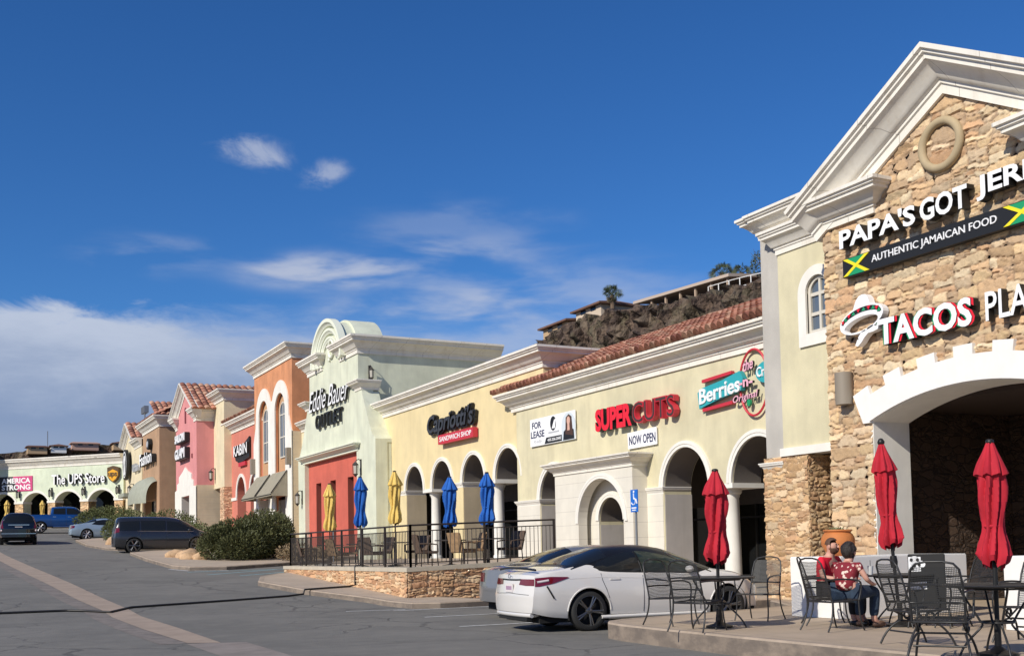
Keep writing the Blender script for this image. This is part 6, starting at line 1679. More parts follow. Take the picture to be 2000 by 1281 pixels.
# grey sedan behind it
sed2 = dict(sed); sed2.update(shell=None, seams=[], crease=None, rtails=[[(.45, .74), (.95, .74), (.95, .95), (.5, .93)]], tails=[[(-.1, .76), (.12, .76), (.42, .86), (.40, .95), (-.1, .95)]], handles=[(1.62, .88), (2.52, .86)], wx=(1.06, 3.8))
M_carg = paint('silver_grey_paint', (.27, .27, .275), .3, .5)
c2, _, _ = build_car('parked_sedan', 'silver grey sedan half hidden behind the white sedan', 'car', sed2, M_carg, M_rim_s, None, .05)
put(c2, 9.98, 20.3, gz(20.4)+.0, -3)
# dark minivan
van = dict(L=5.2, W=2.0, wr=.375, wx=(1.02, 4.1), n=3.6, tum=.20, zmid=.8, rr=.18, rf=.6, lean_r=.13,
    top=[(0, 1.66), (.12, 1.79), (.6, 1.84), (2.2, 1.84), (3.1, 1.77), (3.7, 1.50), (4.2, 1.18), (4.7, 1.02), (5.15, .80)],
    belt=[(0, 1.08), (1.5, 1.06), (3.4, 1.03), (4.2, 1.0), (4.8, .88), (5.15, .7)], bot=[(0, .34), (.6, .26), (2.5, .22), (4.6, .22), (5.15, .28)],
    wid=[(0, .90), (.3, .97), (1, 1.0), (3.5, 1.0), (4.3, .97), (5.15, .78)],
    side=[[(.22, 1.14), (.22, 1.58), (1.30, 1.62), (1.30, 1.12)], [(1.36, 1.12), (1.36, 1.62), (2.55, 1.62), (2.55, 1.10)], [(2.62, 1.10), (2.62, 1.60), (3.15, 1.54), (3.85, 1.20), (3.9, 1.08)]],
    umax=.95, wind=[(3.25, 4.15)], wu=.45, rtails=[[(.62, 1.0), (1, 1.0), (1, 1.28), (.72, 1.26)]], tails=[[(-.1, 1.02), (.22, 1.06), (.20, 1.26), (-.1, 1.28)]], rglass=[[(0, 1.15), (.80, 1.15), (.74, 1.58), (0, 1.60)]],
    seams=[[(1.33, .35+.08*i) for i in range(9)], [(2.58, .32+.08*i) for i in range(10)], [(3.75, .32+.08*i) for i in range(9)]], handles=[(1.5, 1.0), (2.75, .99)], mirror=(3.7, 1.1), spokes=6,
    wline=[[(.2, 1.12), (1.5, 1.10), (2.6, 1.085), (3.92, 1.06)]], wline_m=M_chrome)
c3, _, _ = build_car('parked_minivan', 'dark grey minivan parked beside the round green bush', 'minivan', van, paint('dark_grey_paint', (.030, .031, .036), .25, .4), M_rim, None, .05)
put(c3, 7.75, 59.3, gz(59.0)-.02, -4)
# pale blue coupe
cou = dict(sed); cou.update(L=4.75, W=1.8, shell=None, seams=[[(2.0, .3+.07*i) for i in range(10)]], crease=None, handles=[(2.15, .86)], rtails=[[(.5, .70), (.95, .70), (.95, .92), (.5, .92)]],
    tails=[[(-.1, .74), (.16, .76), (.2, .90), (-.1, .92)]],
    top=[(0, .93), (.3, .99), (.62, 1.03), (.9, 1.10), (1.35, 1.28), (1.8, 1.37), (2.2, 1.385), (2.6, 1.34), (3.0, 1.2), (3.4, 1.0), (4.2, .90), (4.6, .78), (4.75, .68)],
    side=[[(1.30, 1.00), (1.62, 1.22), (2.0, 1.28), (2.3, 1.27), (2.7, 1.17), (3.08, .98), (2.9, .93), (1.7, .96)]], wind=[(.85, 1.6), (2.62, 3.35)], wline=[[(1.3, 1.0), (1.7, .95), (2.9, .925)]], mirror=(2.95, .96), spokes=7, wx=(1.0, 3.75))
c4, _, _ = build_car('parked_coupe', 'pale blue coupe between the green bushes', 'car', cou, paint('pale_blue_paint', (.33, .43, .52), .3, .3), M_rim_s, None, .05)
put(c4, 7.35, 76.0, gz(75.6)-.03, 0)
# black suv, seen from behind
suv = dict(L=4.9, W=2.0, wr=.38, wx=(1.0, 3.85), n=3.8, tum=.20, zmid=.9, rr=.14, rf=.4, lean_r=.16,
    top=[(0, 1.64), (.12, 1.77), (.6, 1.82), (2.2, 1.82), (2.9, 1.74), (3.5, 1.40), (3.8, 1.20), (4.5, 1.12), (4.9, .95)],
    belt=[(0, 1.14), (2.5, 1.10), (3.6, 1.08), (4.5, 1.0), (4.9, .85)], bot=[(0, .42), (.6, .34), (2.5, .30), (4.3, .32), (4.9, .4)],
    wid=[(0, .93), (.3, .985), (1, 1.0), (3.5, 1.0), (4.3, .97), (4.9, .82)],
    side=[[(.25, 1.2), (.25, 1.62), (1.2, 1.68), (1.2, 1.18)], [(1.27, 1.18), (1.27, 1.68), (2.1, 1.68), (2.1, 1.16)], [(2.17, 1.16), (2.17, 1.68), (2.8, 1.60), (3.4, 1.22), (3.4, 1.14)]],
    umax=.95, wind=[(2.95, 3.75)], wu=.45, rglass=[[(0, 1.22), (.80, 1.22), (.72, 1.62), (0, 1.64)]], rtails=[[(.80, .92), (1, .92), (1, 1.36), (.86, 1.36)]], tails=[[(-.1, .94), (.2, .96), (.18, 1.36), (-.1, 1.36)]],
    seams=[], handles=[(1.4, 1.06), (2.3, 1.05)], mirror=(3.3, 1.2), spokes=6)
M_cark = paint('black_paint', (.008, .008, .009), .12)
c5, sf5, wp5 = build_car('driving_suv', 'black SUV driving away up the lane with lit tail lamp', 'car', suv, M_cark, M_rim_s, None, .05)
def suv_details():
    p = Vector(wp5(0, 0, 1.1)); mb = MB(); mb.box(p.x-.03, p.x-.005, -.55, .55, 1.09, 1.14); part('chrome_bar', mb, M_chrome, c5, world=False)
    mb = MB(); mb.box(p.x-.03, p.x-.01, -.19, .19, .88, 1.02); part('number_plate', mb, M_plate, c5, world=False)
    mb = MB(); mb.box(wp5(0, 0, .56)[0]-.03, wp5(0, 0, .56)[0]-.004, -.9, .9, .60, .64); part('bumper_strip', mb, M_chrome, c5, world=False)
    for s in (1, -1): mb = MB(); q = Vector(wp5(0, s*.90, .80)); mb.ball((q.x-.01, q.y, .80), (.03, .05, .06), 10, 8); part('reflector', mb, mat('reflector', (.75, .62, .60), .2), c5, 60, world=False)
suv_details()
put(c5, 4.02, 69.0, gz(70), 88.5)
# blue pickup: cab loft plus open bed
def pickup():
    pk = dict(L=5.8, W=2.0, wr=.40, wx=(1.25, 4.75), n=3.8, tum=.22, zmid=.9, rr=.08, rf=.4, lean_r=.04,
        top=[(0, 1.32), (1.88, 1.34), (1.93, 1.36), (2.0, 1.80), (2.2, 1.90), (3.2, 1.93), (3.7, 1.84), (4.2, 1.46), (4.45, 1.34), (5.4, 1.24), (5.8, 1.08)],
        belt=[(0, 1.30), (2.0, 1.30), (4.3, 1.24), (5.4, 1.15), (5.8, .95)], bot=[(0, .52), (2.5, .46), (5.0, .46), (5.8, .52)], wid=[(0, .96), (.3, .99), (1, 1.0), (4.5, 1.0), (5.3, .96), (5.8, .86)],
        side=[[(2.12, 1.36), (2.16, 1.76), (2.95, 1.80), (2.95, 1.34)], [(3.02, 1.34), (3.02, 1.80), (3.55, 1.76), (4.12, 1.40), (4.1, 1.32)]], umax=.95, wind=[(3.72, 4.4)], wu=.45,
        seams=[[(1.95, .6+.07*i) for i in range(10)], [(2.98, .55+.07*i) for i in range(11)], [(4.15, .55+.07*i) for i in range(11)]], handles=[(2.2, 1.16), (3.2, 1.15)], handle_m=M_chrome, mirror=(4.0, 1.38), mirror_m=M_chrome, spokes=6, tails=[[(-.1, .9), (.12, .9), (.12, 1.25), (-.1, 1.25)]], lip=M_trim)
    t, sf, wp = build_car('parked_pickup', 'blue crew cab pickup parked before the far arches', 'pickup', pk, paint('blue_paint_metal', (.012, .075, .26), .25, .4), M_rim_s, None, .05)
    mb = MB(); mb.box(.1, 1.8, -.82, .82, 1.335, 1.345); part('bed_cover', mb, M_trim, t, world=False)
    for s in (1, -1): mb = MB(); mb.tube([(2.1, s*.98, .44), (4.1, s*.98, .44)], .05, 8); part('side_step', mb, M_chrome, t, world=False)
    put(t, 5.25, 87.6, gz(87.5), -2)
pickup()

# ------------------------------------------------------------------ people
def skin_mesh(name, joints, edges, m, par, root=0, sub=2):
    me = bpy.data.meshes.new(name); me.from_pydata([j[0] for j in joints], edges, [])
    o = bpy.data.objects.new(name, me); COL.objects.link(o)
    md = o.modifiers.new('s', 'SKIN'); md.use_smooth_shade = True
    me.skin_vertices[0].data[root].use_root = True
    for i, j in enumerate(joints):
        r = j[1]; me.skin_vertices[0].data[i].radius = r if hasattr(r, '__len__') else (r, r)
    d = o.modifiers.new('u', 'SUBSURF'); d.levels = sub; d.render_levels = sub
    bpy.context.view_layer.update()
    m2 = bpy.data.meshes.new_from_object(o.evaluated_get(bpy.context.evaluated_depsgraph_get()))
    bpy.data.objects.remove(o); m2.name = name; m2.materials.clear(); m2.materials.append(m); m2.shade_smooth()
    q = link(name, m2, par, False); return q
M_skin = mat('skin', (.56, .30, .22), .6, var=.06, vscale=8)
def seated(label, loc, rz, shirt, trousers, hair_fn, female, head_turn, elbow, hand):
    """x forward, seat at .44; elbow / hand: right and left joint positions"""
    t = thing('person', label, 'person', loc, rz)
    k = .92 if female else 1.0
    sh = .165 if female else .20
    J = []; E = []
    def low(p): return (p[0], p[1], .48+(p[2]-.54)*.80) if p[2] > .5 else tuple(p)
    def j(p, r): J.append((low(p), r)); return len(J)-1
    def e(a, b2): E.append((a, b2))
    pel = j((-.05, 0, .54), (.155, .13)); wst = j((-.06, 0, .72), (.135 if not female else .12, .10)); che = j((-.03, 0, .92*k+.04), (.165*k, .11)); nb = j((.0, 0, 1.06*k+.03), (.075, .065)); nk = j((.025, 0, 1.12*k+.03), (.052, .055))
    hd0 = j((.045, 0, 1.19*k+.03), (.066, .074)); hd = j((.05, 0, 1.255*k+.03), (.076, .092)); hd2 = j((.04, 0, 1.32*k+.025), (.062, .075))
    for a, b2 in ((pel, wst), (wst, che), (che, nb), (nb, nk), (nk, hd0), (hd0, hd), (hd, hd2)): e(a, b2)
    for s, i in ((-1, 0), (1, 1)):
        shd = j((-.01, s*sh, 1.01*k+.03), (.058, .058) if not female else (.048, .048)); el = j(elbow[i], .040 if not female else .034); wr = j(hand[i][0], .027 if not female else .023); pm = j(hand[i][1], (.034, .016))
        e(che, shd); e(shd, el); e(el, wr); e(wr, pm)
        d = (Vector(hand[i][1])-Vector(hand[i][0])).normalized(); side = d.cross(Vector((0, 0, 1))).normalized()
        for q in range(4):
            b0 = Vector(hand[i][1])+side*(.024-.016*q)
            ln = (.068, .078, .074, .058)[q]
            f1 = j(b0+d*ln*.5+Vector((0, 0, -.006)), .0085); f2 = j(b0+d*ln+Vector((0, 0, -.026)), .0075); e(pm, f1); e(f1, f2)
        th = j(Vector(hand[i][0])+d*.03+side*(.04*(s if s > 0 else 1)), .0095); th2 = j(Vector(hand[i][0])+d*.07+side*(.05), .008); e(wr, th); e(th, th2)
        hip = j((.02, s*.10, .53), .098); kn = j((.40, s*.115, .545), .068); an = j((.40 if not female else .36, s*.11, .11), .043); ft = j((.46, s*.12, .045), (.04, .03)); to = j((.58, s*.13, .035), (.038, .022))
        e(pel, hip); e(hip, kn); e(kn, an); e(an, ft); e(ft, to)
    body = skin_mesh('body', J, E, M_skin, t)
    # shirt follows the torso and upper arms
    J2 = []; E2 = []
    def j2(p, r): J2.append((low(p), r)); return len(J2)-1
    g = 1.14
    a0 = j2((-.055, 0, .55), (.165, .145)); a1 = j2((-.065, 0, .72), (.152 if not female else .14, .118)); a2 = j2((-.035, 0, .93*k+.04), (.185*k, .128)); a3 = j2((-.005, 0, 1.045*k+.03), (.088, .080))
    E2 += [(a0, a1), (a1, a2), (a2, a3)]
    for s, i in ((-1, 0), (1, 1)):
        sp_ = Vector((-.012, s*sh*1.02, 1.01*k+.035)); el = Vector(elbow[i]); b0 = j2(sp_, .068 if not female else .058); b1 = j2(sp_+(el-sp_)*(.66 if not female else .45), .064 if not female else .056); E2 += [(a2, b0), (b0, b1)]
    skin_mesh('shirt', J2, E2, shirt, t)
    J2 = []; E2 = []
    a0 = j2((-.05, 0, .56), (.158, .135)); 
    for s in (-1, 1):
        h = j2((.02, s*.10, .53), .108); kn = j2((.40, s*.115, .545), .080); an = j2((.40 if not female else .36, s*.11, .13), .058); E2 += [(a0, h), (h, kn), (kn, an)]
    skin_mesh('trousers', J2, E2, trousers, t)
    for s in (-1, 1):
        mb = MB(); x0 = .36 if female else .40
        mb.ball((x0+.09, s*.125, .045), (.135, .050, .045), 14, 8); part('shoe', mb, mat('shoe_brown', (.16, .09, .06), .6) if female else M_trim, t, 60, world=False)
    t.scale = (1.05,)*3
    # head details
    hz = low((0, 0, 1.255*k+.03))[2]; hx = .05
    hair_fn(t, hx, hz)
    mb = MB(); mb.add([(hx+.085, -.013, hz-.02), (hx+.085, .013, hz-.02), (hx+.080, 0, hz+.025), (hx+.108, 0, hz-.018), (hx+.085, 0, hz-.03)], [(0, 2, 3), (1, 3, 2), (0, 3, 4), (1, 4, 3)]); part('nose', mb, M_skin, t, world=False)
    for s in (-1, 1):
        mb = MB(); mb.ball((hx-.005, s*.078, hz-.005), (.022, .010, .034), 8, 8); part('ear', mb, M_skin, t, 60, world=False)
        mb = MB(); mb.ball((hx+.080, s*.030, hz+.022), (.008, .013, .007), 8, 6); part('eye', mb, M_trim, t, 60, world=False)
    mb = MB(); mb.ball((hx+.083, 0, hz-.055), (.008, .026, .007), 8, 6); part('mouth', mb, mat('lips', (.36, .12, .10), .5), t, 60, world=False)
    return t
M_hairb = mat('hair_dark', (.020, .013, .010), .5, var=.4, vscale=60, bump=1.0, bscale=110)
M_hairr = mat('hair_brown', (.10, .048, .028), .7, var=.3, vscale=60, bump=.6, bscale=120)
def cap_hair(t, hx, hz, m, long=False, beard=False):
    bm = bmesh.new(); bmesh.ops.create_icosphere(bm, subdivisions=4, radius=1)
    for v in list(bm.verts):
        x, y, z = v.co
        if z < (-.05 if not long else -.9) or (x > .35 and z < .55): bm.verts.remove(v)
    mb = MB(); bm.verts.index_update(); rr = (.094, .086, .098) if not long else (.106, .097, .125)
    vs = [(hx-.008-(.018 if long else 0)+v.co.x*rr[0]*(1+.06*noise.noise(v.co*5)), v.co.y*rr[1]*(1 if (not long or v.co.z > -.1) else 1+.28*(v.co.z+.1))*(1+(.10 if not long else .30)*noise.noise(v.co*(6 if not long else 3))), hz+.018+v.co.z*rr[2]*(1+.08*noise.noise(v.co*7))) for v in bm.verts]
    fs = [[v.index for v in f.verts] for f in bm.faces]; bm.free(); mb.add(vs, fs); part('hair', mb, m, t, 180, world=False)
    if beard:
        bm = bmesh.new(); bmesh.ops.create_icosphere(bm, subdivisions=4, radius=1)
        for v in list(bm.verts):
            x, y, z = v.co
            if z > .05 or x < -.15 or (z > -.32 and x > .80 and abs(y) < .5): bm.verts.remove(v)
        bm.verts.index_update(); mb = MB(); mb.add([(hx+.012+v.co.x*.086, v.co.y*.080, hz-.03+v.co.z*.088) for v in bm.verts], [[v.index for v in f.verts] for f in bm.faces]); bm.free(); part('beard', mb, m, t, 180, world=False)
def flower_fn(t, b, pos, c):
    v = t.new('ShaderNodeTexVoronoi', feature='F1'); t.put(v.inputs['Vector'], pos); v.inputs['Scale'].default_value = 15.0
    n = t.noise(pos, 40, 3, .6)
    k = t.ss(t.m('ADD', v.outputs['Distance'], t.m('MULTIPLY_ADD', n, .5, -.25)), .40, .30)
    return t.mix(k, (.20, .012, .022), (.74, .58, .50))
M_shirt_r = mat('red_tshirt', (.72, .006, .030), .85, var=.06, vscale=6)
M_shirt_f = mat('flowered_shirt', None, .85, fn=flower_fn)
M_jean = mat('dark_denim', (.022, .040, .070), .9, var=.2, vscale=10)
M_short = mat('black_trousers', (.012, .012, .016), .9)
seated('man with cropped hair and beard in a red t-shirt sitting behind the woman', (11.44, 12.17, .25), R(-74), M_shirt_r, M_short, lambda t, x, z: cap_hair(t, x, z, M_hairr, False, True), False, 0,
       ((.05, -.27, .76), (.06, .27, .76)), (((.27, -.20, .72), (.33, -.17, .73)), ((.27, .18, .72), (.33, .14, .73))))
seated('woman with short dark hair in a dark red flowered shirt seen from behind', (11.05, 11.40, .25), R(10), M_shirt_f, M_jean, lambda t, x, z: cap_hair(t, x, z, M_hairb, True), True, 0,
       ((.04, -.25, .74), (.04, .23, .74)), (((.22, -.20, .66), (.29, -.16, .655)), ((.22, .16, .68), (.29, .13, .67))))

# ------------------------------------------------------------------ planting
def leafy(name, label, cat, x, y, z, rx, ry, rz_, n, size, m, seed, group=None, low=.05, lumps=9, stems=True, loc=True):
    """shrub of many leaf blades spread through lumpy mounds over woody stems"""
    rnd = random.Random(seed); t = thing(name, label, cat, (x, y, z), 0, group)
    C = [(0, 0, rz_*.5, .92)]*3
    for i in range(lumps):
        a = 2*PI*i/lumps+rnd.uniform(-.3, .3); k = rnd.uniform(.45, .8)
        C.append((rx*k*math.cos(a), ry*k*math.sin(a), rz_*rnd.uniform(.3, .62), rnd.uniform(.42, .62)))
    mb = MB(); vs = []; fs = []
    for i in range(n):
        cx, cy, cz, k = C[rnd.randrange(len(C))]
        d = Vector((rnd.gauss(0, 1), rnd.gauss(0, 1), rnd.gauss(0, 1))).normalized()
        rr = (rnd.uniform(.55, 1.06)**.5+(rnd.random() < .06)*rnd.uniform(0, .14))*k
        p = Vector((cx+d.x*rx*rr, cy+d.y*ry*rr, max(low, cz+d.z*rz_*.5*rr/k*min(1, k+.1))))
        if p.z < low+.001 and rnd.random() < .6: continue
        out = (d+Vector((rnd.uniform(-.7, .7), rnd.uniform(-.7, .7), rnd.uniform(-.2, .9)))).normalized(); w = out.orthogonal().normalized(); w.rotate(Matrix.Rotation(rnd.uniform(0, 6.28), 3, out))
        s = size*rnd.uniform(.6, 1.35); o = len(vs)
        vs += [p-w*s*.28, p+w*s*.28, p+out*s*.9+w*s*.12, p+out*s*.9-w*s*.12]; fs.append((o, o+1, o+2, o+3))
    mb.add(vs, fs); part('foliage', mb, m, t, world=False)
    if stems:
        mb = MB()
        for i in range(14):
            a = rnd.uniform(0, 6.28); q = rnd.uniform(.3, .8); mb.tube([(0, 0, -.1), (rx*q*.4*math.cos(a), ry*q*.4*math.sin(a), rz_*.3), (rx*q*.8*math.cos(a), ry*q*.8*math.sin(a), rz_*.62)], [.03, .02, .008], 5)
        part('stem', mb, mat('twig', (.09, .06, .04), .9), t, world=False)
    return t
def leaf_mat(name, a, b2, tr=.25):
    def fn(t, b, pos, c):
        n = t.noise(pos, 3.2, 3, .6); n2 = t.noise(pos, 30, 2, .6)
        return t.mix(t.ss(t.m('ADD', t.m('MULTIPLY', n, .7), t.m('MULTIPLY', n2, .3)), .36, .64), a, b2)
    return mat(name, None, .6, fn=fn, spec=.35)
M_leaf = leaf_mat('shrub_leaf', (.056, .064, .023), (.128, .132, .052))
M_leaf2 = leaf_mat('olive_leaf', (.075, .095, .030), (.15, .165, .06))
M_dry = leaf_mat('dry_leaf', (.20, .14, .08), (.34, .26, .15))
M_grass = leaf_mat('tuft_blade', (.14, .13, .06), (.30, .25, .14))
leafy('round_bush', 'large clipped green bush on the near island', 'bush', 11.35, 47.6, gz(47.6)+.1, 1.40, 1.5, 1.75, 26000, .085, M_leaf, 41, lumps=12)
leafy('round_bush', 'dark green bush behind the large clipped bush by the orange tower', 'bush', 12.75, 48.4, gz(48.4)+.1, 1.35, 1.6, 2.15, 24000, .085, M_leaf, 42, lumps=12)
leafy('round_bush', 'olive bush behind the dark minivan', 'bush', 12.3, 62.3, gz(62)+.1, 1.5, 1.6, 1.35, 7000, .085, M_leaf2, 43)
leafy('round_bush', 'wide olive bush behind the pale blue coupe', 'bush', 10.4, 80.3, gz(80)+.1, 2.2, 1.8, 2.0, 11000, .10, M_leaf2, 44)
leafy('round_bush', 'olive bush between pale blue coupe and dark minivan', 'bush', 9.65, 69.5, gz(69.5)+.1, .95, 1.1, 1.75, 7000, .085, M_leaf2, 45)
leafy('round_bush', 'olive bush spreading behind the roof of the minivan', 'bush', 12.6, 70.5, gz(70.5)+.1, 1.7, 1.5, 1.9, 7000, .095, M_leaf2, 46)
leafy('dry_shrub', 'low dry brown shrub beside the terrace wall', 'shrub', 13.2, 45.0, gz(45)+.1, .9, .8, .75, 1300, .09, M_dry, 47)
leafy('dry_shrub', 'small dry shrub at the foot of the mint building', 'shrub', 14.8, 46.6, gz(46)+.1, .8, .7, .6, 1000, .09, M_dry, 48)
def tuft(x, y, z, label):
    t = thing('grass_tuft', label, 'grass', (x, y, z)); rnd = random.Random(9); mb = MB()
    for i in range(260):
        a = rnd.uniform(0, 6.28); r = rnd.uniform(.05, .75); h = rnd.uniform(.5, .95); d = Vector((math.cos(a), math.sin(a), 0)); w = Vector((-d.y, d.x, 0))*.014
        p0 = d*.08*rnd.random(); p1 = d*r*.45+Vector((0, 0, h*.75)); p2 = d*r+Vector((0, 0, h))
        mb.add([p0-w, p0+w, p1+w, p1-w, p2], [(0, 1, 2, 3), (3, 2, 4)])
    part('blades', mb, M_grass, t, world=False)
tuft(10.4, 50.2, gz(50.2)+.1, 'dry grass tuft in front of the minivan nose')
def boulders():
    spots = [(9.35, 50.6, .36), (9.75, 49.7, .42), (9.55, 48.6, .36), (10.0, 48.1, .34), (10.3, 50.6, .36), (8.9, 65.5, .5), (9.1, 64.4, .4)]
    lb = ['tan boulder beside the dry grass tuft', 'largest tan boulder left of the clipped bush', 'tan boulder nearest the island kerb', 'small tan boulder touching the clipped bush', 'tan boulder behind the grass tuft', 'rounded boulder behind the minivan tail', 'smaller boulder behind the minivan']
    for k, ((x, y, r), l) in enumerate(zip(spots, lb)):
        bm = bmesh.new(); bmesh.ops.create_icosphere(bm, subdivisions=3, radius=1)
        mb = MB(); mb.add([tuple(Vector((v.co.x*r*1.3, v.co.y*r*1.1, v.co.z*r*.8))*(1+.25*noise.noise(v.co*1.6+Vector((k*7, 0, 0))))) for v in bm.verts], [[v.index for v in f.verts] for f in bm.faces]); bm.free()
        o = link('boulder', mb.mesh('boulder', mat('tan_rock', (.50, .33, .19), .9, var=.25, vscale=4, bump=.6, bscale=14), 180)); o.location = (x, y, gz(y)+.18); tag(o, l, 'rock', 'boulders on the islands')
boulders()

# ------------------------------------------------------------------ basalt bluff, houses, palms
def basalt_fn(t, b, pos, c):
    n = t.noise(pos, .25, 5, .65); v = t.new('ShaderNodeTexVoronoi', feature='F1'); t.put(v.inputs['Vector'], pos); v.inputs['Scale'].default_value = .8
    n2 = t.noise(pos, 1.6, 5, .65)
    col = t.mix(t.ss(n2, .35, .68), (.055, .036, .028), (.165, .112, .080))
    f1 = t.new('ShaderNodeTexVoronoi', feature='F1'); wv = t.new('ShaderNodeVectorMath'); wv.operation = 'MULTIPLY_ADD'; nz = t.new('ShaderNodeTexNoise'); t.put(nz.inputs['Vector'], pos); nz.inputs['Scale'].default_value = .8; t.l.new(nz.outputs['Color'], wv.inputs[0]); wv.inputs[1].default_value = (1.2, 1.2, 1.2); t.l.new(pos, wv.inputs[2]); t.put(f1.inputs['Vector'], t.scale(wv.outputs[0], (1, 1, .7))); f1.inputs['Scale'].default_value = .85
    bn = t.new('ShaderNodeBump'); bn.inputs['Strength'].default_value = 1.0; bn.inputs['Distance'].default_value = .9
    t.l.new(t.m('ADD', t.m('MULTIPLY', f1.outputs['Distance'], -1.0), t.m('MULTIPLY', n2, .7)), bn.inputs['Height']); t.l.new(bn.outputs[0], b.inputs['Normal'])
    col = t.mix(t.m('MULTIPLY', t.ss(n, .50, .66), .6), col, (.23, .18, .12))
    sc = t.new('ShaderNodeSeparateColor'); t.l.new(v.outputs['Color'], sc.inputs[0])
    col = t.mix(t.m('MULTIPLY', t.ss(sc.outputs[0], .55, .8), .4), col, (.10, .095, .05))
    return col
M_bas = mat('basalt', None, .95, fn=basalt_fn, bump=.0)
def bluff(name, x0, ytab, xoff, depth, res, amp, freq, zfoot, seed):
    """cliff whose brow height follows ytab (y, z), face leaning back from x0"""
    mb = MB(); ya, yb = ytab[0][0], ytab[-1][0]; n = int((yb-ya)/res); m = 42
    so_ = Vector((seed, seed*2.3, 0))
    for i in range(n+1):
        y = ya+(yb-ya)*i/n; zt = itp(ytab, y)+.5*noise.noise(Vector((y*.45, 1, 2)))
        for j in range(m+1):
            if j <= 34: u = j/34; z = zfoot(y)+(zt-zfoot(y))*u; x = x0+xoff*(1-(1-u)**.55) if u > .45 else x0-6+(xoff*.3+6)*(u/.45)
            else: u = (j-34)/8; z = zt+.4*noise.noise(Vector((y*.2, u*4, 3))); x = x0+xoff+depth*u
            p = Vector((x, y, z)); q = p*freq+so_
            cel = noise.voronoi(q*1.0)[0]; d = (cel[1]-cel[0])
            if j <= 34: x += -amp*min(.6, d)*2.2*(.35+.65*(j/34))+amp*.8*noise.noise(q*.5); z += amp*.35*noise.noise(q*1.7+Vector((5, 5, 5)))
            else: z += amp*.25*noise.noise(q*1.3)
            mb.v.append((x, y, z))
    k = m+1; mb.f = [(i*k+j, (i+1)*k+j, (i+1)*k+j+1, i*k+j+1) for i in range(n) for j in range(m)]; mb.mi = [0]*len(mb.f)
    return struct(name, mb, M_bas, None)
CL = [(20, 21.5), (60, 22.6), (72, 23.6), (77, 24.0), (83, 24.3), (93, 25.5), (101, 26.2), (107, 26.0), (111, 25.4), (114, 24.6), (116.5, 22.5), (119, 17), (124, 9)]
bluff('cliff', 60.0, CL, 2.0, 30, .24, 1.15, .80, lambda y: 6.0, 4)
FH = [(-80, 27), (-20, 29.5), (4, 30.0), (20, 30.5), (22, 31.4), (36, 32.6), (47, 33.6), (60, 34.2), (100, 33), (140, 30), (220, 24)]
def far_mesa():
    """the same rim far beyond, running across"""
    mb = MB(); xs = [-80+1.5*i for i in range(200)]; m = 16; Y0 = 330
    for x in xs:
        zt = itp(FH, x)+.6
        for j in range(m+1):
            if j <= 10: u = j/10; z = 4+(zt-4)*u; y = Y0+6*(u) if u > .5 else Y0-22+25*(u/.5)
            else: u = (j-10)/6; z = zt; y = Y0+6+60*u
            q = Vector((x*.16, z*.22, y*.05)); y -= 2.6*noise.noise(q)*(1 if j <= 10 else .2); z += .9*noise.noise(q*2.1)*(1 if j > 3 else 0)
            mb.v.append((x, y, z))
    k = m+1; mb.f = [(i*k+j, (i+1)*k+j, (i+1)*k+j+1, i*k+j+1) for i in range(len(xs)-1) for j in range(m)]; mb.mi = [0]*len(mb.f)
    struct('hill', mb, M_bas)
far_mesa()
M_hw = mat('house_tan', (.48, .33, .19), .85, var=.06); M_hr = mat('house_roof', (.16, .085, .06), .85, var=.15); M_hp = mat('house_pink', (.48, .30, .23), .85, var=.06)
def house(label, x, y, z, lx, ly, h, rise, mw, mr, win=2, group=None, face='x'):
    t = thing('house', label, 'house', (x, y, z), 0, group)
    mb = MB(); mb.box(-lx/2, lx/2, -ly/2, ly/2, -1.0, h); part('wall', mb, mw, t, world=False)
    mb = MB(); e = .5
    a, b2 = -lx/2-e, lx/2+e; c, d = -ly/2-e, ly/2+e
    if ly >= lx: mb.add([(a, c, h), (b2, c, h), (b2, d, h), (a, d, h), (0, c+.8, h+rise), (0, d-.8, h+rise), (a, c, h-.2), (b2, c, h-.2), (b2, d, h-.2), (a, d, h-.2)], [(0, 1, 4), (2, 3, 5), (1, 2, 5, 4), (3, 0, 4, 5), (0, 6, 7, 1), (1, 7, 8, 2), (2, 8, 9, 3), (3, 9, 6, 0), (6, 9, 8, 7)])
    else: mb.add([(a, c, h), (b2, c, h), (b2, d, h), (a, d, h), (a+.8, 0, h+rise), (b2-.8, 0, h+rise), (a, c, h-.2), (b2, c, h-.2), (b2, d, h-.2), (a, d, h-.2)], [(3, 0, 4), (1, 2, 5), (0, 1, 5, 4), (2, 3, 4, 5), (0, 6, 7, 1), (1, 7, 8, 2), (2, 8, 9, 3), (3, 9, 6, 0), (6, 9, 8, 7)])
    part('roof', mb, mr, t, world=False)
    for i in range(win):
        k = (i+.5)/win-.5; mb = MB()
        if face == 'x': mb.box(-lx/2-.06, -lx/2-.01, ly*k*.8-.5, ly*k*.8+.5, h*.4, h*.8)
        else: mb.box(lx*k*.8-.6, lx*k*.8+.6, -ly/2-.06, -ly/2-.01, h*.35, h*.8)
        part('window', mb, M_glass, t, world=False)
    return t
house('brown roofed tan house at the outer end of the bluff', 64.0, 108.4, 25.7, 4, 5.6, 1.15, .4, M_hw, M_hr, 2)
house('pale walled house with shallow brown roof beside the lone palm', 64.4, 101.8, 26.5, 4, 5.2, 1.0, .4, mat('house_cream', (.58, .47, .36), .85, var=.06), M_hr, 2)
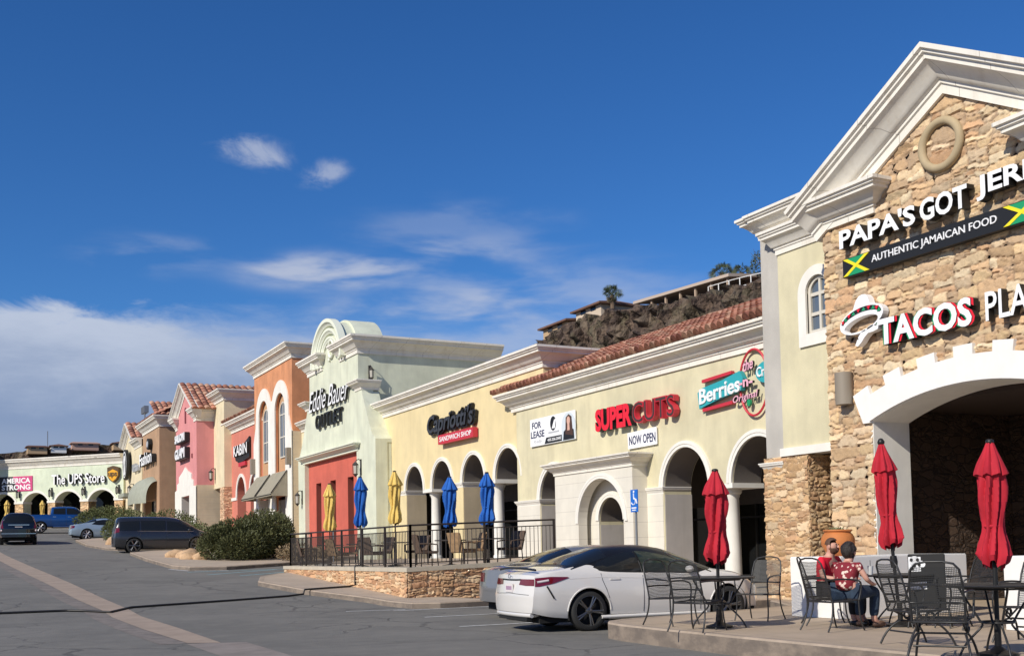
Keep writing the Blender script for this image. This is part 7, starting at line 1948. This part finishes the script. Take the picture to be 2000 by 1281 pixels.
def long_shelter():
    t = thing('shelter', 'long low flat roofed shelter on posts along the bluff edge', 'shelter', (65, 86.5, 25.4))
    mb = MB()
    mb.add([(x, y, z+dz) for (x, y, z) in ((-2.2, -8.2, .1), (2.6, -8.2, .5), (2.6, 7.2, 1.15), (-2.2, 7.2, .75)) for dz in (0, .28)], [(0, 2, 4, 6), (1, 7, 5, 3), (0, 1, 3, 2), (2, 3, 5, 4), (4, 5, 7, 6), (6, 7, 1, 0)]); part('roof', mb, mat('shelter_roof', (.50, .40, .32), .8), t, world=False)
    for i in range(7):
        y = -7.6+2.4*i; mb = MB(); mb.box(-1.9, -1.7, y-.1, y+.1, -1.2, .1+.65*(y+8.2)/15.4); part('post', mb, mat('shelter_post', (.46, .34, .24), .8), t, world=False)
    mb = MB(); mb.box(1.8, 2.0, -8, 7, -1.2, .5); part('back_wall', mb, M_hp, t, world=False)
long_shelter()
def palm(label, x, y, z, h, r, seed, n=46, group='fan palms on the bluff'):
    rnd = random.Random(seed); t = thing('palm_tree', label, 'palm', (x, y, z), 0, group)
    mb = MB(); mb.tube([(0, 0, -1), (.05, 0, h*.5), (0, .03, h)], [.28, .24, .22], 10); part('trunk', mb, mat('palm_trunk', (.16, .11, .07), .9, var=.2), t, 60, world=False)
    mb = MB(); dead = MB()
    for i in range(n):
        a = rnd.uniform(0, 6.28); el_ = rnd.choice((rnd.uniform(-1.25, -.55), rnd.uniform(-.35, 1.4), rnd.uniform(-.2, 1.2))); d = Vector((math.cos(a)*math.cos(el_), math.sin(a)*math.cos(el_), math.sin(el_))); tgt = dead if el_ < -.55 else mb
        L = r*rnd.uniform(.75, 1.1)*(.62 if el_ < -.55 else 1); base = Vector((0, 0, h)); stem = base+d*L*.55
        u = d.orthogonal().normalized(); u.rotate(Matrix.Rotation(rnd.uniform(0, 6.28), 3, d)); w = d.cross(u)
        tgt.add([base-w*.02, base+w*.02, stem+w*.015, stem-w*.015], [(0, 1, 2, 3)])
        for k in range(11):
            b3 = (k-5)/5*1.15; dd = (d*math.cos(b3)+w*math.sin(b3)).normalized(); tip = stem+dd*L*.5+Vector((0, 0, -.10*L*abs(b3)-.08*L)); sw = dd.cross(u)*.024*L/1.2
            tgt.add([stem, stem+dd*L*.28+sw, tip, stem+dd*L*.28-sw], [(0, 1, 2, 3)])
    part('crown', mb, leaf_mat('palm_leaf', (.05, .075, .03), (.13, .15, .075)), t, world=False); part('dead_fronds', dead, leaf_mat('palm_dead', (.15, .115, .06), (.26, .20, .11)), t, world=False)
palm('lone fan palm between the pale house and the long shelter', 62.8, 97.6, 26.0, 1.9, 1.3, 61, 90)
palm('larger fan palm at the near end of the long shelter', 65.5, 82.6, 24.6, 2.4, 1.3, 62, 70)
palm('smaller fan palm near the glass fence on the bluff', 66.0, 80.4, 24.6, 2.0, 1.05, 63, 60)
def bare_tree():
    t = leafy('tree', 'feathery grey green tree beyond the stone gable on the bluff', 'tree', 66.5, 77.0, 25.4, 1.7, 1.8, 2.9, 1500, .17, leaf_mat('feathery_leaf', (.055, .075, .04), (.12, .14, .075)), 66, low=.2, lumps=8, stems=False)
    mb = MB(); rnd = random.Random(4); mb.tube([(0, 0, -3), (.1, 0, -.5), (0, .1, 1.2)], [.2, .16, .1], 8)
    for i in range(18):
        a = rnd.uniform(0, 6.28); r = rnd.uniform(.8, 1.8); mb.tube([(0, 0, rnd.uniform(-.6, 1.0)), (r*.5*math.cos(a), r*.6*math.sin(a), 1.2), (r*math.cos(a), r*1.2*math.sin(a), rnd.uniform(1.8, 3.2))], [.06, .04, .01], 5)
    part('trunk', mb, MATS['twig'], t, world=False)
bare_tree()
def bluff_fence():
    t = thing('fence', 'white railed fence with pale panels along the bluff edge', 'fence', (62, 73, 24)); mb = MB()
    for i in range(11):
        y = 66+1.5*i; z = itp(CL, y)+.05; p = MB(); p.tube([(62.6, y, z-.6), (62.6, y, z+.9)], .05, 6); part('post', p, M_whitew, t)
    for dz in (.9, .15): mb.tube([(62.6, 66+1.5*i, itp(CL, 66+1.5*i)+.05+dz) for i in range(11)], .045, 6)
    part('rail', mb, M_whitew, t)
bluff_fence()
hs = [(-2, 15.5, 'pink house at the outer end of the distant rim', M_hp, 31.0), (11, 4, 'low dark roofed house on the distant rim', M_hw, 30.2), (24, 5, 'flat tan house near the mast on the distant rim', M_hw, 31.6), (29.5, 4, 'small pale house on the distant rim', M_whitew, 32.0), (36.5, 7, 'largest pink roofed house on the distant rim', M_hp, 32.9), (46, 4, 'grey house at the near end of the distant rim', M_hw, 33.2)]
for (x, w, lb, m, z) in hs: house(lb, x, 334, z-.2, w, 4, 1.0, .5, m, M_hp if 'pink' in lb else M_hr, 2, 'houses on the distant rim', 'y')
def mast():
    t = thing('mast', 'thin mast on the distant rim', 'mast', (27, 337, 31)); mb = MB(); mb.tube([(0, 0, -1), (0, 0, 6.3)], .12, 6); part('pole', mb, M_cable, t, world=False)
mast()
